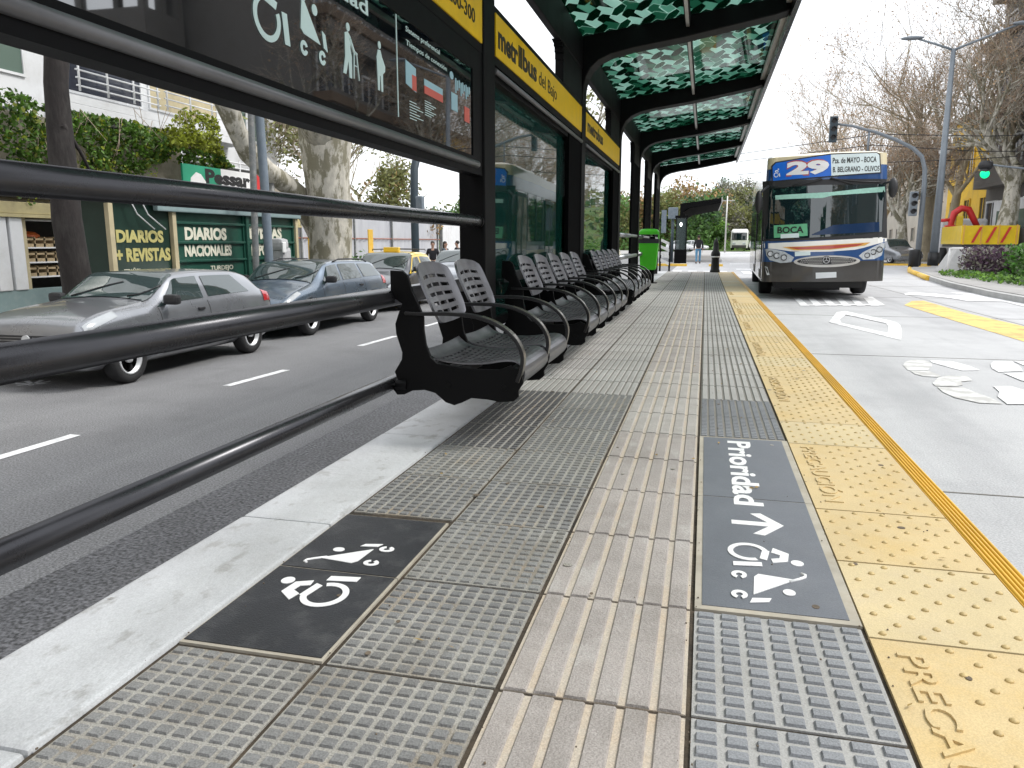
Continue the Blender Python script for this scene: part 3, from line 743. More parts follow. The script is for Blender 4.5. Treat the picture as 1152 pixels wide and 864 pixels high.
# --- rails
for i in (0, 3, 4, 5):
    a, c = FR[i] - (FT if i == 0 else 0), FR[i + 1] - FT
    for z, r_ in ((1.145, .040), (.728, .048), (.288, .040)):
        if i and z < .5: continue
        b = MB(); b.tube([(-1.545, a + .003, z), (-1.545, c - .003, z)], r_, 20); hr = b.build('handrail', M['rail'] if i == 0 else M['steel'], shelter)
        for yb_ in (c - .04, a + .10):
            b = MB(); b.tube([(-1.545, yb_ - .012, z), (-1.545, yb_ + .012, z)], r_ + .005, 20); b.tube([(-1.545 + r_ * .7, yb_, z + r_ * .8), (-1.545 + r_ * .9, yb_, z + r_ + .004)], .006, 8); b.build('collar', M['black'], hr)
# ================================================================ benches
SPROF = [(-1.515, .865), (-1.45, .862), (-1.425, .84), (-1.40, .76), (-1.37, .70), (-1.345, .635), (-1.345, .57), (-1.335, .50), (-1.31, .435), (-1.275, .405), (-1.10, .385), (-.955, .385), (-.90, .41), (-.845, .38), (-.835, .325), (-.86, .285), (-.858, .255), (-.885, .232), (-.95, .225), (-1.02, .235), (-1.10, .238), (-1.15, .212), (-1.19, .197), (-1.235, .21), (-1.29, .255), (-1.345, .268), (-1.41, .262), (-1.455, .24), (-1.495, .237), (-1.515, .262), (-1.49, .315), (-1.505, .355), (-1.465, .42), (-1.462, .455), (-1.492, .55), (-1.495, .60), (-1.475, .655), (-1.455, .70), (-1.515, .74)]
ARM = [(-1.44, .655), (-1.34, .652), (-1.22, .655), (-1.10, .648), (-1.02, .630), (-.95, .60), (-.89, .555), (-.852, .50), (-.838, .45), (-.845, .39), (-.865, .33)]
def catmull(P, n=4):
    out = []
    for i in range(len(P) - 1):
        p0 = Vector(P[max(0, i - 1)]); p1 = Vector(P[i]); p2 = Vector(P[i + 1]); p3 = Vector(P[min(len(P) - 1, i + 2)])
        for k in range(n):
            t = k / n
            out.append(.5 * ((2 * p1) + (p2 - p0) * t + (2 * p0 - 5 * p1 + 4 * p2 - p3) * t * t + (3 * p1 - p0 - 3 * p2 + p3) * t ** 3))
    out.append(Vector(P[-1])); return out
SEATP = catmull([(-1.36, .47), (-1.30, .425), (-1.18, .405), (-1.05, .408), (-.95, .425), (-.885, .425), (-.845, .395), (-.838, .35), (-.86, .315)], 4)
BACKP = catmull([(-1.30, .585), (-1.325, .66), (-1.365, .75), (-1.405, .84), (-1.43, .90)], 5)
def bench(name, y0, pitch, n, label):
    t = thing(name, (-1.3, y0 + pitch * n / 2, 0), label, 'bench', 'black metal benches along the shelter wall')
    for k in range(n + 1):
        y = y0 + pitch * k
        b = MB(); b.prism(SPROF, .022, 0, XZ(y + .011, .022))
        b.tube([(-1.5, y, .29), (-1.44, y, .29)], .03, 10) 
        for (px_, pz_) in ((-1.22, .30), (-.93, .30)): b.tube([(px_, y - .014, pz_), (px_, y + .014, pz_)], .018, 10)
        b.build('side_support', M['support'], t, bevel=.003)
        pts = catmull(ARM, 3)
        b = MB(); L_ = len(pts); w_ = .024
        vs = []
        for i, p in enumerate(pts):
            d_ = (pts[min(i + 1, L_ - 1)] - pts[max(i - 1, 0)]).normalized(); nn = Vector((-d_.y, d_.x)) * .009
            for (yy, s_) in ((y - w_, -1), (y + w_, -1), (y + w_, 1), (y - w_, 1)): vs.append((p.x + nn.x * s_, yy, p.y + nn.y * s_))
        fs = []
        for i in range(L_ - 1):
            for q in range(4): fs.append((4 * i + q, 4 * i + (q + 1) % 4, 4 * i + 4 + (q + 1) % 4, 4 * i + 4 + q))
        fs += [(0, 3, 2, 1), (4 * L_ - 4, 4 * L_ - 3, 4 * L_ - 2, 4 * L_ - 1)]
        b.add(vs, fs, 0, False); ar = b.build('armrest', M['armrest'], t, bevel=.003)
        b = MB(); o = 3 * 3
        vs = []
        sel = pts[11:]
        for i, p in enumerate(sel):
            j = i + 11
            d_ = (pts[min(j + 1, L_ - 1)] - pts[max(j - 1, 0)]).normalized(); nn = Vector((-d_.y, d_.x))
            for (yy, s_) in ((y - w_ + .003, .0095), (y + w_ - .003, .0095), (y + w_ - .003, .0105), (y - w_ + .003, .0105)): vs.append((p.x + nn.x * s_, yy, p.y + nn.y * s_))
        fs = []
        for i in range(len(sel) - 1):
            for q in range(4): fs.append((4 * i + q, 4 * i + (q + 1) % 4, 4 * i + 4 + (q + 1) % 4, 4 * i + 4 + q))
        b.add(vs, fs, 0, False); b.build('worn_strip', M['edge'], ar)
    for k in range(n):
        ya = y0 + pitch * k + .028; yb = y0 + pitch * (k + 1) - .028
        # perforated seat
        b = MB(); nu = 27; nv = len(SEATP) - 1
        # finer lengthwise resolution in the flat part
        cum = [0]
        for i in range(nv): cum.append(cum[-1] + (SEATP[i + 1] - SEATP[i]).length)
        def sp(s_):
            for i in range(nv):
                if s_ <= cum[i + 1] or i == nv - 1:
                    t_ = (s_ - cum[i]) / (cum[i + 1] - cum[i]); p = SEATP[i] * (1 - t_) + SEATP[i + 1] * t_
                    return p
        rows = 36; S_ = cum[-1]
        vs = []; fs = []
        for r_ in range(rows + 1):
            p = sp(S_ * r_ / rows)
            sk = .0
            for c_ in range(nu + 1):
                u = c_ / nu
                vs.append((p.x, lerp(ya, yb, u), p.y - .010 * math.sin(PI * u) * (1 if r_ < 28 else .3)))
        for r_ in range(rows):
            for c_ in range(nu):
                hole = 4 < r_ < 26 and 1 < c_ < nu - 2 and (r_ % 2 == 1) and ((c_ + (r_ // 2) * 1) % 3 != 0)
                if hole: continue
                a = r_ * (nu + 1) + c_; fs.append((a, a + 1, a + nu + 2, a + nu + 1))
        b.add(vs, fs, 0, False); b.build('seat', M['bench'], t, solid=.008)
        # slotted backrest with a rounded outline
        b = MB(); ya2, yb2 = ya + .02, yb - .03
        nu = 18; nv = len(BACKP) - 1; cols = []
        ub = [0, .05, .11]
        usl = [0, .04, .10, .17, .36, .41, .60, .65, .84, .90, .96, 1]
        vsl = [0, .06, .15]
        for q in range(5): vsl += [.15 + .145 * q + .085, .15 + .145 * (q + 1)]
        vsl = [0, .07] + sum([[.17 + .128 * q, .17 + .128 * q + .052] for q in range(5)], []) + [.80, .88, .94, .98, 1]
        def bp(u, v):
            s_ = abs(2 * u - 1)
            vv = v
            top = 1.0 - .16 * s_ ** 2.6; bot = 0.0 + .14 * s_ ** 3
            vv = lerp(bot, top, v)
            i = min(int(vv * nv), nv - 1); p = BACKP[i].lerp(BACKP[i + 1], vv * nv - i)
            wid = 1 - .10 * (1 - math.sin(PI * min(1, max(0, v)))) ** 2
            return (p.x - .03 * (1 - s_ * s_) + .012, (ya2 + yb2) / 2 + (u - .5) * (yb2 - ya2) * wid, p.y)
        vs = [bp(u, v) for v in vsl for u in usl]; fs = []
        W_ = len(usl)
        for r_ in range(len(vsl) - 1):
            for c_ in range(W_ - 1):
                if c_ in (3, 5, 7) and 2 <= r_ <= 10 and r_ % 2 == 0: continue
                a = r_ * W_ + c_; fs.append((a, a + 1, a + W_ + 1, a + W_))
        b.add(vs, fs, 0, False); b.build('backrest', M['bench'], t, solid=.012)
    b = MB(); b.bx(-1.30, -1.22, y0 - .01, y0 + pitch * n + .01, .30, .36, bev=.008); b.bx(-1.0, -.95, y0 - .01, y0 + pitch * n + .01, .29, .335, bev=.006)
    b.bx(-1.50, -1.46, y0 - .005, y0 + pitch * n + .005, .70, .78, bev=.006); b.build('beam', M['bench'], t)
    return t
bench('bench', 3.605, .625, 2, 'black slotted metal bench of two seats, nearest the camera')
bench('bench', 5.79, .605, 5, 'black slotted metal bench of five seats, in front of the metrobus sign')
bench('bench', 9.75, .60, 5, 'black slotted metal bench of five seats, farthest along the platform before the green bin')
# ================================================================ things standing on the platform
M['green'] = pm('bin_green', (.06, .52, .01), .35, var=.08, scale=4)
M['darkplastic'] = pm('bin_dark', (.02, .022, .026), .45, var=.1)
pb = GY(729.5, 290, 19.6)
bn = thing('litter_bin', (pb.x, 19.6, .0), 'bright green plastic litter bin with dark rim by the last shelter columns', 'litter bin')
def rbox(mb, cx_, cy_, levels, mi=0, n=6):
    """rounded box by levels (z, half x, half y, corner r)"""
    vs = []; fs = []; ring = 4 * (n + 1)
    for (z_, hx, hy, r_) in levels:
        for q, (sx, sy) in enumerate(((1, 1), (-1, 1), (-1, -1), (1, -1))):
            for k in range(n + 1):
                a = PI / 2 * (q + k / n)
                vs.append((cx_ + sx * (hx - r_) + r_ * math.cos(a), cy_ + sy * (hy - r_) + r_ * math.sin(a), z_))
    for i in range(len(levels) - 1):
        for k in range(ring): fs.append((i * ring + k, i * ring + (k + 1) % ring, (i + 1) * ring + (k + 1) % ring, (i + 1) * ring + k))
    fs.append(tuple(range(ring))[::-1]); fs.append(tuple((len(levels) - 1) * ring + k for k in range(ring)))
    mb.add(vs, fs, mi, False); return mb
b = MB(); rbox(b, pb.x, 19.6, [(.34, .17, .14, .05), (.36, .19, .15, .06), (.95, .235, .19, .06), (1.0, .24, .195, .06)]); b.build('body', M['green'], bn, bevel=.005)
b = MB(); rbox(b, pb.x, 19.6, [(.985, .246, .20, .06), (1.09, .246, .20, .06)]); b.build('rim', M['darkplastic'], bn)
b = MB(); rbox(b, pb.x, 19.6, [(1.20, .245, .20, .06), (1.27, .24, .195, .06), (1.32, .20, .16, .06), (1.335, .12, .10, .05)])
for sx in (-1, 1):
    b.bx(pb.x + sx * .225, pb.x + sx * .245, 19.43, 19.77, 1.085, 1.21)
b.build('lid', M['green'], bn)
b = MB(); b.bx(pb.x + .02, pb.x + .14, 19.7, 19.78, .0, 1.15); b.bx(pb.x - .1, pb.x + .22, 19.62, 19.84, 0, .02); b.build('post', M['black'], bn)
# ================================================================ cars
def paintm(name, col, metal=.6, rough=.28): return pm(name, col, rough, metal=metal, var=.06, scale=2, coat=.8, spec=.5)
M['silver'] = paintm('car_silver', (.27, .28, .30)); M['bluegrey'] = paintm('car_blue_grey', (.13, .17, .22)); M['taxiblack'] = paintm('car_black', (.02, .022, .03), .2)
M['taxiyel'] = paintm('car_yellow', (.82, .56, .05), 0); M['carwhite'] = paintm('car_white', (.72, .72, .74), .1); M['cargrey'] = paintm('car_grey', (.33, .35, .38))
M['carglass'] = glassy('car_glass', (.035, .055, .055), .02, 2.0)
M['tyre'] = pm('tyre', (.018, .018, .019), .8, var=.2, scale=8, bump=.3, bscale=60)
M['rim'] = pm('rim', (.62, .63, .64), .4, metal=.35, var=.1)
M['lamp'] = pm('headlamp', (.42, .44, .45), .12, metal=.3, var=.1, coat=.6)
M['tail'] = pm('tail_lamp', (.45, .012, .02), .15, var=.1, coat=.7)
M['trim'] = pm('plastic_trim', (.02, .02, .022), .5, var=.1)
M['plate'] = pm('number_plate', (.70, .72, .74), .5, var=.05)
def cmr(tab, x):
    n = len(tab)
    if x <= tab[0][0]: return tab[0][1:]
    if x >= tab[-1][0]: return tab[-1][1:]
    for i in range(n - 1):
        if x <= tab[i + 1][0]: break
    h = tab[i + 1][0] - tab[i][0]; t = (x - tab[i][0]) / h
    out = []
    for q in range(1, len(tab[0])):
        def sl(k):
            if k == 0 or k == n - 1: return 0 if k == 0 else 0
            a = (tab[k][q] - tab[k - 1][q]) / (tab[k][0] - tab[k - 1][0]); b = (tab[k + 1][q] - tab[k][q]) / (tab[k + 1][0] - tab[k][0])
            return 0 if a * b <= 0 else 2 * a * b / (a + b)
        m0 = sl(i) * h; m1 = sl(i + 1) * h
        p0, p1 = tab[i][q], tab[i + 1][q]
        out.append((2 * t ** 3 - 3 * t * t + 1) * p0 + (t ** 3 - 2 * t * t + t) * m0 + (-2 * t ** 3 + 3 * t * t) * p1 + (t ** 3 - t * t) * m1)
    return tuple(out)
def boolean_cut(ob, cutter_mb, mats):
    cut = cutter_mb.build('cutter_tmp', mats); cut.location = (0, 0, 0)
    # cutter built in the same coordinates as ob's mesh
    o0 = ORG[cut.name]
    for v in cut.data.vertices: v.co += o0
    cut.location = ob.matrix_world.translation if ob.parent is None else ob.parent.location
    bpy.context.view_layer.update()
    md = ob.modifiers.new('b', 'BOOLEAN'); md.object = cut; md.operation = 'DIFFERENCE'; md.solver = 'EXACT'
    dg = bpy.context.evaluated_depsgraph_get()
    me = bpy.data.meshes.new_from_object(ob.evaluated_get(dg))
    ob.modifiers.clear(); ob.data = me
    bpy.data.objects.remove(cut)
def make_car(name, label, cat, L, hw, st, wheels, wr, mats, side_win, wsc, rwin, group=None, roofmat=None, doors=(), rails=False, grille=True, detail=True, roof_rng=None):
    """local frame: x across, y from nose (0) to tail (L), z up from the road"""
    t = thing(name, (0, 0, 0), label, cat, group)
    def sec(y):
        low, belt, top, w, wt = cmr(st, y)
        g = max(0.0, top - belt)
        return [(0, low), (.55 * hw * w, low), (.84 * hw * w, low + .02), (.955 * hw * w, low + .09), (.99 * hw * w, lerp(low, belt, .30)), (hw * w, lerp(low, belt, .50)), (.995 * hw * w, lerp(low, belt, .70)), (.975 * hw * w, lerp(low, belt, .88)), (.94 * hw * w, belt),
                (lerp(.94 * w, wt, .5) * hw, lerp(belt, top, .47)), (wt * hw, belt + g * .90), (wt * .93 * hw, belt + g * .975), (wt * .75 * hw, top), (wt * .4 * hw, top + .012), (0, top + .018)]
    NS = 64; K = 15
    b = MB(); vs = []; fs = []
    ys = [L * (.5 - .5 * math.cos(PI * i / NS)) * .5 + L * i / NS * .5 for i in range(NS + 1)]
    for y in ys:
        s_ = sec(y)
        full = [(x, z) for x, z in s_] + [(-x, z) for x, z in s_[-2:0:-1]]
        for x, z in full: vs.append((x, y, z))
    R_ = 2 * K - 2
    mi = []
    for i in range(NS):
        for k in range(R_): fs.append((i * R_ + k, i * R_ + (k + 1) % R_, (i + 1) * R_ + (k + 1) % R_, (i + 1) * R_ + k)[::-1])
    fs.append(tuple(range(R_))); fs.append(tuple(NS * R_ + k for k in range(R_))[::-1])
    b.add(vs, fs, 0, True)
    body = b.build('body', [mats, M['trim']], t)
    if detail:
        c = MB()
        for wy in wheels: c.tube([(-hw - .2, wy, wr + .01), (hw + .2, wy, wr + .01)], wr + .055, 28, 1)
        boolean_cut(body, c, [mats, M['trim']])
        body.data.materials.clear(); body.data.materials.append(mats); body.data.materials.append(M['trim'])
    def side(y, tt, sg, off=.006):
        s_ = sec(y); a, c_ = s_[8], s_[10]
        m_ = s_[9]
        p = (lerp(a[0], m_[0], tt * 2), lerp(a[1], m_[1], tt * 2)) if tt < .5 else (lerp(m_[0], c_[0], tt * 2 - 1), lerp(m_[1], c_[1], tt * 2 - 1))
        return (sg * (p[0] + off), y, p[1] + off * .4)
    def bodypt(y, a, sg, off=.006):
        s_ = sec(y); i = min(int(a), K - 2); f_ = a - i
        x = lerp(s_[i][0], s_[i + 1][0], f_); z = lerp(s_[i][1], s_[i + 1][1], f_)
        d_ = Vector((s_[i + 1][0] - s_[i][0], s_[i + 1][1] - s_[i][1])); n_ = Vector((d_.y, -d_.x)); n_ = n_.normalized() if n_.length > 1e-6 else Vector((1, 0))
        return (sg * (x + n_.x * off), y, z + n_.y * off)
    for sg_ in (-1, 1):
        for (yb0, yb1, yt0, yt1, t0, t1) in side_win:
            b = MB(); b.grid(lambda u, v: side(lerp(lerp(yb0, yb1, u), lerp(yt0, yt1, u), v), lerp(t0, t1, v), sg_), 8, 5, flip=sg_ > 0)
            b.build('side_window', M['carglass'], t)
    def top(y, s_, off=.007):
        q = sec(y); a = abs(s_)
        pts = [q[14], q[13], q[12], q[11], q[10]]
        f_ = a * 4; i = min(3, int(f_)); f_ -= i
        x = lerp(pts[i][0], pts[i + 1][0], f_); z = lerp(pts[i][1], pts[i + 1][1], f_)
        return (x * (1 if s_ > 0 else -1), y, z + off)
    for nm, W_ in (('windscreen', wsc), ('rear_window', rwin)):
        if not W_: continue
        y0, y1, s0, s1, dy = W_
        b = MB(); b.grid(lambda u, v: (lambda p, dd: (p[0], p[1] + dd, p[2]))(top(lerp(y0, y1, v) + dy * (2 * u - 1) ** 2 * (1 - v), (2 * u - 1) * lerp(s0, s1, v), .010), -.006 if nm == 'windscreen' else .006), 12, 8, flip=True)
        b.build(nm, M['carglass'], t)
    if roofmat and roof_rng:
        b = MB()
        b.grid(lambda u, v: (lambda p: (p[0] * 1.01, p[1], p[2] - .002))(top(lerp(*roof_rng, v), 2 * u - 1, .009)), 16, 12, flip=True)
        for sg_ in (-1, 1):
            b.grid(lambda u, v: side(lerp(lerp(side_win[0][0] - .12, side_win[-1][1] + .18, u), lerp(roof_rng[0], roof_rng[1], u), v), lerp(.0, 1.0, v), sg_, .003), 14, 5, flip=sg_ > 0)
        b.build('roof', roofmat, t)
    if detail:
        b = MB()
        for sg_ in (-1, 1):
            for yd in doors: b.grid(lambda u, v: bodypt(yd + .013 * u + .03 * math.sin(v * PI) * .5, lerp(3.2, 8.0, v), sg_, .002), 1, 10)
            b.grid(lambda u, v: bodypt(lerp(doors[0], doors[-1], u), 3.0 + .25 * v, sg_, .010), 20, 1)
        b.build('door_seam', M['trim'], t)
        for sg_ in (-1, 1):
            yh = doors[-1] - .18
            p = Vector(bodypt(yh, 6.9, sg_, .012)); b = MB(); b.box(p, (.03, .13, .035), bev=.01); b.build('door_handle', M['trim'], t)
            p = Vector(side(side_win[0][0] + .16, .08, sg_, .11)); b = MB(); b.box((p.x, p.y, p.z + .03), (.20, .11, .125), bev=.04); b.tube([(p.x - sg_ * .12, p.y + .03, p.z - .01), (p.x, p.y, p.z)], .02, 8); b.build('mirror', M['trim'], t)
            b = MB(); b.grid(lambda u, v: bodypt(lerp(.06, .52, u), lerp(lerp(7.0, 7.9, u), lerp(8.9, 9.6, u), v), sg_, .008), 8, 4); b.build('headlight', M['lamp'], t)
            b = MB(); b.grid(lambda u, v: bodypt(lerp(L - .30, L - .04, u), lerp(6.6, 8.4, v), sg_, .008), 6, 4); b.build('tail_light', M['tail'], t)
        s0 = sec(0)
        b = MB()
        zt = sec(.02)[8][1]
        for q in range(4): b.box((0, -.006, zt - .03 - q * .032), (s0[5][0] * 1.3, .02, .020), bev=.003)
        b.disc((0, 0), .055, .02, M=frame((0, -.012, zt - .07), (1, 0, 0), (0, 0, 1), (0, -1, 0)), mi=1)
        b.build('grille', [M['trim'], M['rim']], t)
        b = MB(); b.box((0, -.012, zt - .27), (s0[5][0] * 1.5, .03, .09), bev=.01); b.build('air_intake', M['trim'], t)
        for yy in (-.02, L + .004):
            b = MB(); b.box((0, yy, zt - .20 if yy < 0 else .62), (.40, .012, .11), bev=.003); b.build('number_plate', M['plate'], t)
        yw = wsc[0]
        b = MB()
        for xo in (-.35, .2):
            p = [top(yw + .02 + .25 * k / 4, (xo + .33 * k / 4 * 1.2) / (hw * .8), .02) for k in range(5)]
            b.tube(p, .009, 6)
        b.build('wiper', M['trim'], t)
        if rails:
            b = MB()
            for sg_ in (-1, 1):
                P = [side(y, 1.0, sg_, .0) for y in (wsc[1] + .25, wsc[1] + .5, L - 1.5, L - .9, L - .7)]
                P = [(p[0] * .97, p[1], p[2] + (.03 if 0 < i < 4 else -.01) + .03) for i, p in enumerate(P)]
                b.tube(P, .014, 8)
            b.build('roof_rail', M['trim'], t)
    for wy in wheels:
        for sg_ in (-1, 1):
            Mx = frame((sg_ * (hw - .11), wy, wr), (0, 1, 0), (0, 0, 1), (sg_, 0, 0)) if sg_ > 0 else frame((sg_ * (hw - .11), wy, wr), (0, -1, 0), (0, 0, 1), (sg_, 0, 0))
            b = MB(); b.lathe([(wr * .66, -.08), (wr * .93, -.085), (wr, -.055), (wr, .055), (wr * .94, .088), (wr * .72, .095), (wr * .64, .07), (wr * .64, -.06), (wr * .3, -.06)], 30, M=Mx)
            wh = b.build('wheel', M['tyre'], t)
            b = MB(); b.lathe([(1e-4, -.05), (wr * .655, -.04), (wr * .65, .088), (wr * .58, .088), (wr * .56, .03)], 28, M=Mx); b.lathe([(wr * .57, .035), (1e-4, .035)], 28, 1, M=Mx); b.lathe([(wr * .17, .03), (wr * .16, .078), (1e-4, .082)], 16, M=Mx)
            for q in range(7):
                a = q * 2 * PI / 7; c_, s_ = math.cos(a), math.sin(a)
                b.add([(wr * .12 * c_ - .020 * -s_, wr * .12 * s_ - .020 * c_, .07), (wr * .12 * c_ + .020 * -s_, wr * .12 * s_ + .020 * c_, .07), (wr * .60 * c_ + .030 * -s_, wr * .60 * s_ + .030 * c_, .084), (wr * .60 * c_ - .030 * -s_, wr * .60 * s_ - .030 * c_, .084),
                       ], [(0, 1, 2, 3), (3, 2, 1, 0)])
            b.build('rim', [M['rim'], M['trim']], wh)
    return t
def hatch_st(L, h, c=1.0):
    return [(0, .26, .60, .64, .84, .74), (.05, .22, .68, .73, .90, .80), (.18, .19, .73, .79, .95, .81), (.5, .18, .78, .85, .98, .81), (L * .275, .18, .82, .905, 1, .80), (L * .305, .18, .82, .925, 1, .80), (L * .38, .18, .835, h * .885, 1, .79), (L * .44, .18, .84, h * .985, 1, .77), (L * .58, .18, .85, h, 1, .76), (L * .76, .18, .865, h * .985, 1, .75), (L * .88, .18, .875, h * .92, .99, .72), (L * .95, .19, .88, h * .74, .97, .74), (L * .975, .22, .86, h * .665, .95, .78), (L, .30, .62, .64, .90, .78)]
def sedan_st(L, h):
    return [(0, .28, .50, .52, .80, .70), (.06, .22, .58, .61, .87, .78), (.18, .19, .65, .68, .93, .82), (.5, .18, .74, .78, .98, .82), (L * .26, .18, .84, .91, 1, .82), (L * .29, .18, .86, .96, 1, .80), (L * .42, .18, .87, h * .98, 1, .77), (L * .55, .18, .88, h, 1, .76), (L * .68, .18, .89, h * .975, 1, .75), (L * .80, .18, .90, h * .78, 1, .75), (L * .84, .18, .90, 1.0, .99, .80), (L * .95, .2, .89, .96, .96, .80), (L * .985, .24, .82, .88, .93, .78), (L, .32, .62, .66, .90, .78)]
def wagon_st(L, h):
    return [(0, .28, .50, .52, .80, .70), (.06, .22, .58, .61, .87, .78), (.18, .19, .65, .68, .93, .82), (.5, .18, .74, .78, .98, .82), (L * .25, .18, .82, .89, 1, .82), (L * .28, .18, .84, .95, 1, .80), (L * .40, .18, .86, h * .975, 1, .78), (L * .53, .18, .87, h, 1, .77), (L * .72, .18, .88, h * .99, 1, .76), (L * .88, .18, .89, h * .955, .99, .75), (L * .955, .2, .89, h * .80, .97, .76), (L * .98, .24, .86, h * .68, .95, .78), (L, .32, .62, .66, .90, .78)]
# silver hatchback
wf, wb_ = GZ(152, 431, ZL).y, GZ(284, 397, ZL).y
XS = GZ(152, 431, ZL).x
L = 3.85
car1 = make_car('parked_car', 'silver three-door hatchback parked in front of the dark tree trunk', 'car', L, .78, hatch_st(L, 1.235), (.64, .64 + wb_ - wf), .285, M['silver'],
    [(1.18, 2.12, 1.62, 2.12, .10, .92), (2.24, 3.22, 2.22, 2.92, .12, .90)], (1.18, 1.70, .95, .93, -.10), (3.36, 3.70, .85, .9, .05), 'cars parked along the left street', doors=(1.20, 2.18))
car1.location = (XS - .78, wf - .64, ZL)
car1.rotation_euler = (0, 0, math.radians(.8))
wf, wb_ = GZ(354, 377, ZL).y, GZ(416, 361, ZL).y; XS = GZ(354, 377, ZL).x
L = 4.25
car2 = make_car('parked_car', 'blue grey station wagon with roof rails parked between the silver hatchback and the taxi', 'car', L, .84, wagon_st(L, 1.27), (.82, .82 + wb_ - wf), .30, M['bluegrey'],
    [(1.28, 2.05, 1.66, 2.05, .10, .92), (2.15, 2.98, 2.13, 2.90, .10, .92), (3.08, 3.92, 3.0, 3.66, .12, .90)], (1.16, 1.76, .95, .93, -.1), (3.75, 4.08, .85, .9, .05), 'cars parked along the left street', doors=(1.26, 2.10, 3.02), rails=True)
car2.location = (XS - .84, wf - .82, ZL)
L = 4.1
pos = GX(415, 300, -6.95)
car3 = make_car('taxi', 'black taxi with a yellow roof parked beyond the blue grey wagon', 'taxi', L, .82, sedan_st(L, 1.36), (.80, 3.2), .30, M['taxiblack'],
    [(1.28, 2.05, 1.70, 2.05, .08, .86), (2.15, 3.15, 2.13, 2.85, .08, .86)], (1.2, 1.78, .93, .90, -.1), (2.85, 3.30, .88, .92, .05), None, roofmat=M['taxiyel'], doors=(1.26, 2.10, 3.0), roof_rng=(1.70, 2.95))
car3.location = (-7.75, 16.6, ZL + .0)
b = MB(); b.box((0, 1.95, 1.43), (.42, .12, .12), bev=.02); b.build('roof_sign', M['taxiyel'], car3)
b = MB()
for sg_ in (-1, 1): b.tube([(sg_ * .62, 2.15, 1.39), (sg_ * .62, 2.15, 1.43), (-sg_ * .0, 2.15, 1.44)], .012, 6); b.tube([(sg_ * .62, 2.7, 1.38), (sg_ * .62, 2.7, 1.43), (0, 2.7, 1.44)], .012, 6)
b.build('roof_rack', M['trim'], car3)
# more cars up the left street (small in the picture)
L = 4.0
car4 = make_car('parked_car', 'pale grey sedan parked farthest along the left street beyond the taxi', 'car', L, .82, sedan_st(L, 1.36), (.8, 3.2), .30, M['cargrey'],
    [(1.28, 2.05, 1.70, 2.05, .08, .86), (2.15, 3.15, 2.13, 2.85, .08, .86)], (1.2, 1.78, .93, .90, -.1), (2.85, 3.30, .88, .92, .05), 'cars parked along the left street', doors=(1.26, 2.10, 3.0))
car4.location = (-7.75, 22.4, ZL)
# ================================================================ bus
M['bus_blue'] = paintm('bus_blue', (.008, .065, .22), .0, .3); M['bus_cream'] = paintm('bus_cream', (.72, .62, .40), .0, .35); M['bus_grey'] = paintm('bus_grey', (.042, .039, .036), .1, .35)
M['bus_white'] = paintm('bus_white', (.86, .85, .81), .0, .3); M['bus_red'] = paintm('bus_red', (.45, .06, .04), .0, .35); M['bus_orange'] = paintm('bus_orange', (.75, .42, .08), 0, .35)
M['bus_sign'] = pm('bus_sign_blue', (.01, .14, .62), .3, var=.08); M['bus_signw'] = pm('bus_sign_white', (.70, .80, .80), .3, var=.05)
M['bus_glass'] = glassy('bus_glass', (.008, .02, .022), .02, 1.85)
M['screen_glass'] = glassy('screen_glass', (.02, .05, .05), .015, 1.45, .55)
M['shade'] = pm('sun_shade', (.35, .62, .52), .6, var=.15, scale=14)
M['lamp_clear'] = pm('lamp_clear', (.62, .66, .70), .1, metal=.2, var=.2, scale=30, coat=1)
BY = 17.35
def BP(x, y, ox=840, oy=150, s=4.548):
    """pixel of the front zoom -> (X, Z) on the bus front plane, relative to the bus origin"""
    p = GY(ox + x / s, oy + y / s, BY); return (p.x, p.z)
HW = 1.2; BL = 10.6
bcx = (BP(105, 400)[0] + BP(735, 400)[0]) / 2
bus = thing('city_bus', (bcx, BY, ZR), 'blue and cream city bus of line 29 pulling up to the platform', 'bus')
X0 = BP(100, 400)[0]; X1 = BP(738, 400)[0]; hw = (X1 - X0) / 2
zt = BP(430, 92)[1]; zb = BP(430, 760)[1]
# body: rounded-plan loft built of horizontal rings
def ring(z, wx, y0, y1, rf, rr, bow, n=7):
    P = []
    # front left -> front right with a slight bow
    for k in range(n + 1):
        a = PI + PI / 2 * k / n
        P.append((bcx - wx + rf + rf * math.cos(a), y0 + rf + rf * math.sin(a)))
    for k in range(1, 10):
        u = k / 10; x = lerp(bcx - wx + rf, bcx + wx - rf, u); P.append((x, y0 - bow * (1 - (2 * u - 1) ** 2)))
    for k in range(n + 1):
        a = -PI / 2 + PI / 2 * k / n
        P.append((bcx + wx - rf + rf * math.cos(a), y0 + rf + rf * math.sin(a)))
    for (cx_, cy_, a0) in ((bcx + wx - rr, y1 - rr, 0), (bcx - wx + rr, y1 - rr, PI / 2)):
        for k in range(n + 1):
            a = a0 + PI / 2 * k / n; P.append((cx_ + rr * math.cos(a), cy_ + rr * math.sin(a)))
    return [(x, y, z) for x, y in P]
def loft(mb, rings, mi=0, caps=True):
    n = len(rings[0]); vs = [p for r_ in rings for p in r_]; fs = []
    for i in range(len(rings) - 1):
        for k in range(n): fs.append((i * n + k, i * n + (k + 1) % n, (i + 1) * n + (k + 1) % n, (i + 1) * n + k))
    if caps: fs += [tuple(range(n))[::-1], tuple((len(rings) - 1) * n + k for k in range(n))]
    mb.add(vs, fs, mi, False); return mb
BOW = .14; RF = .20
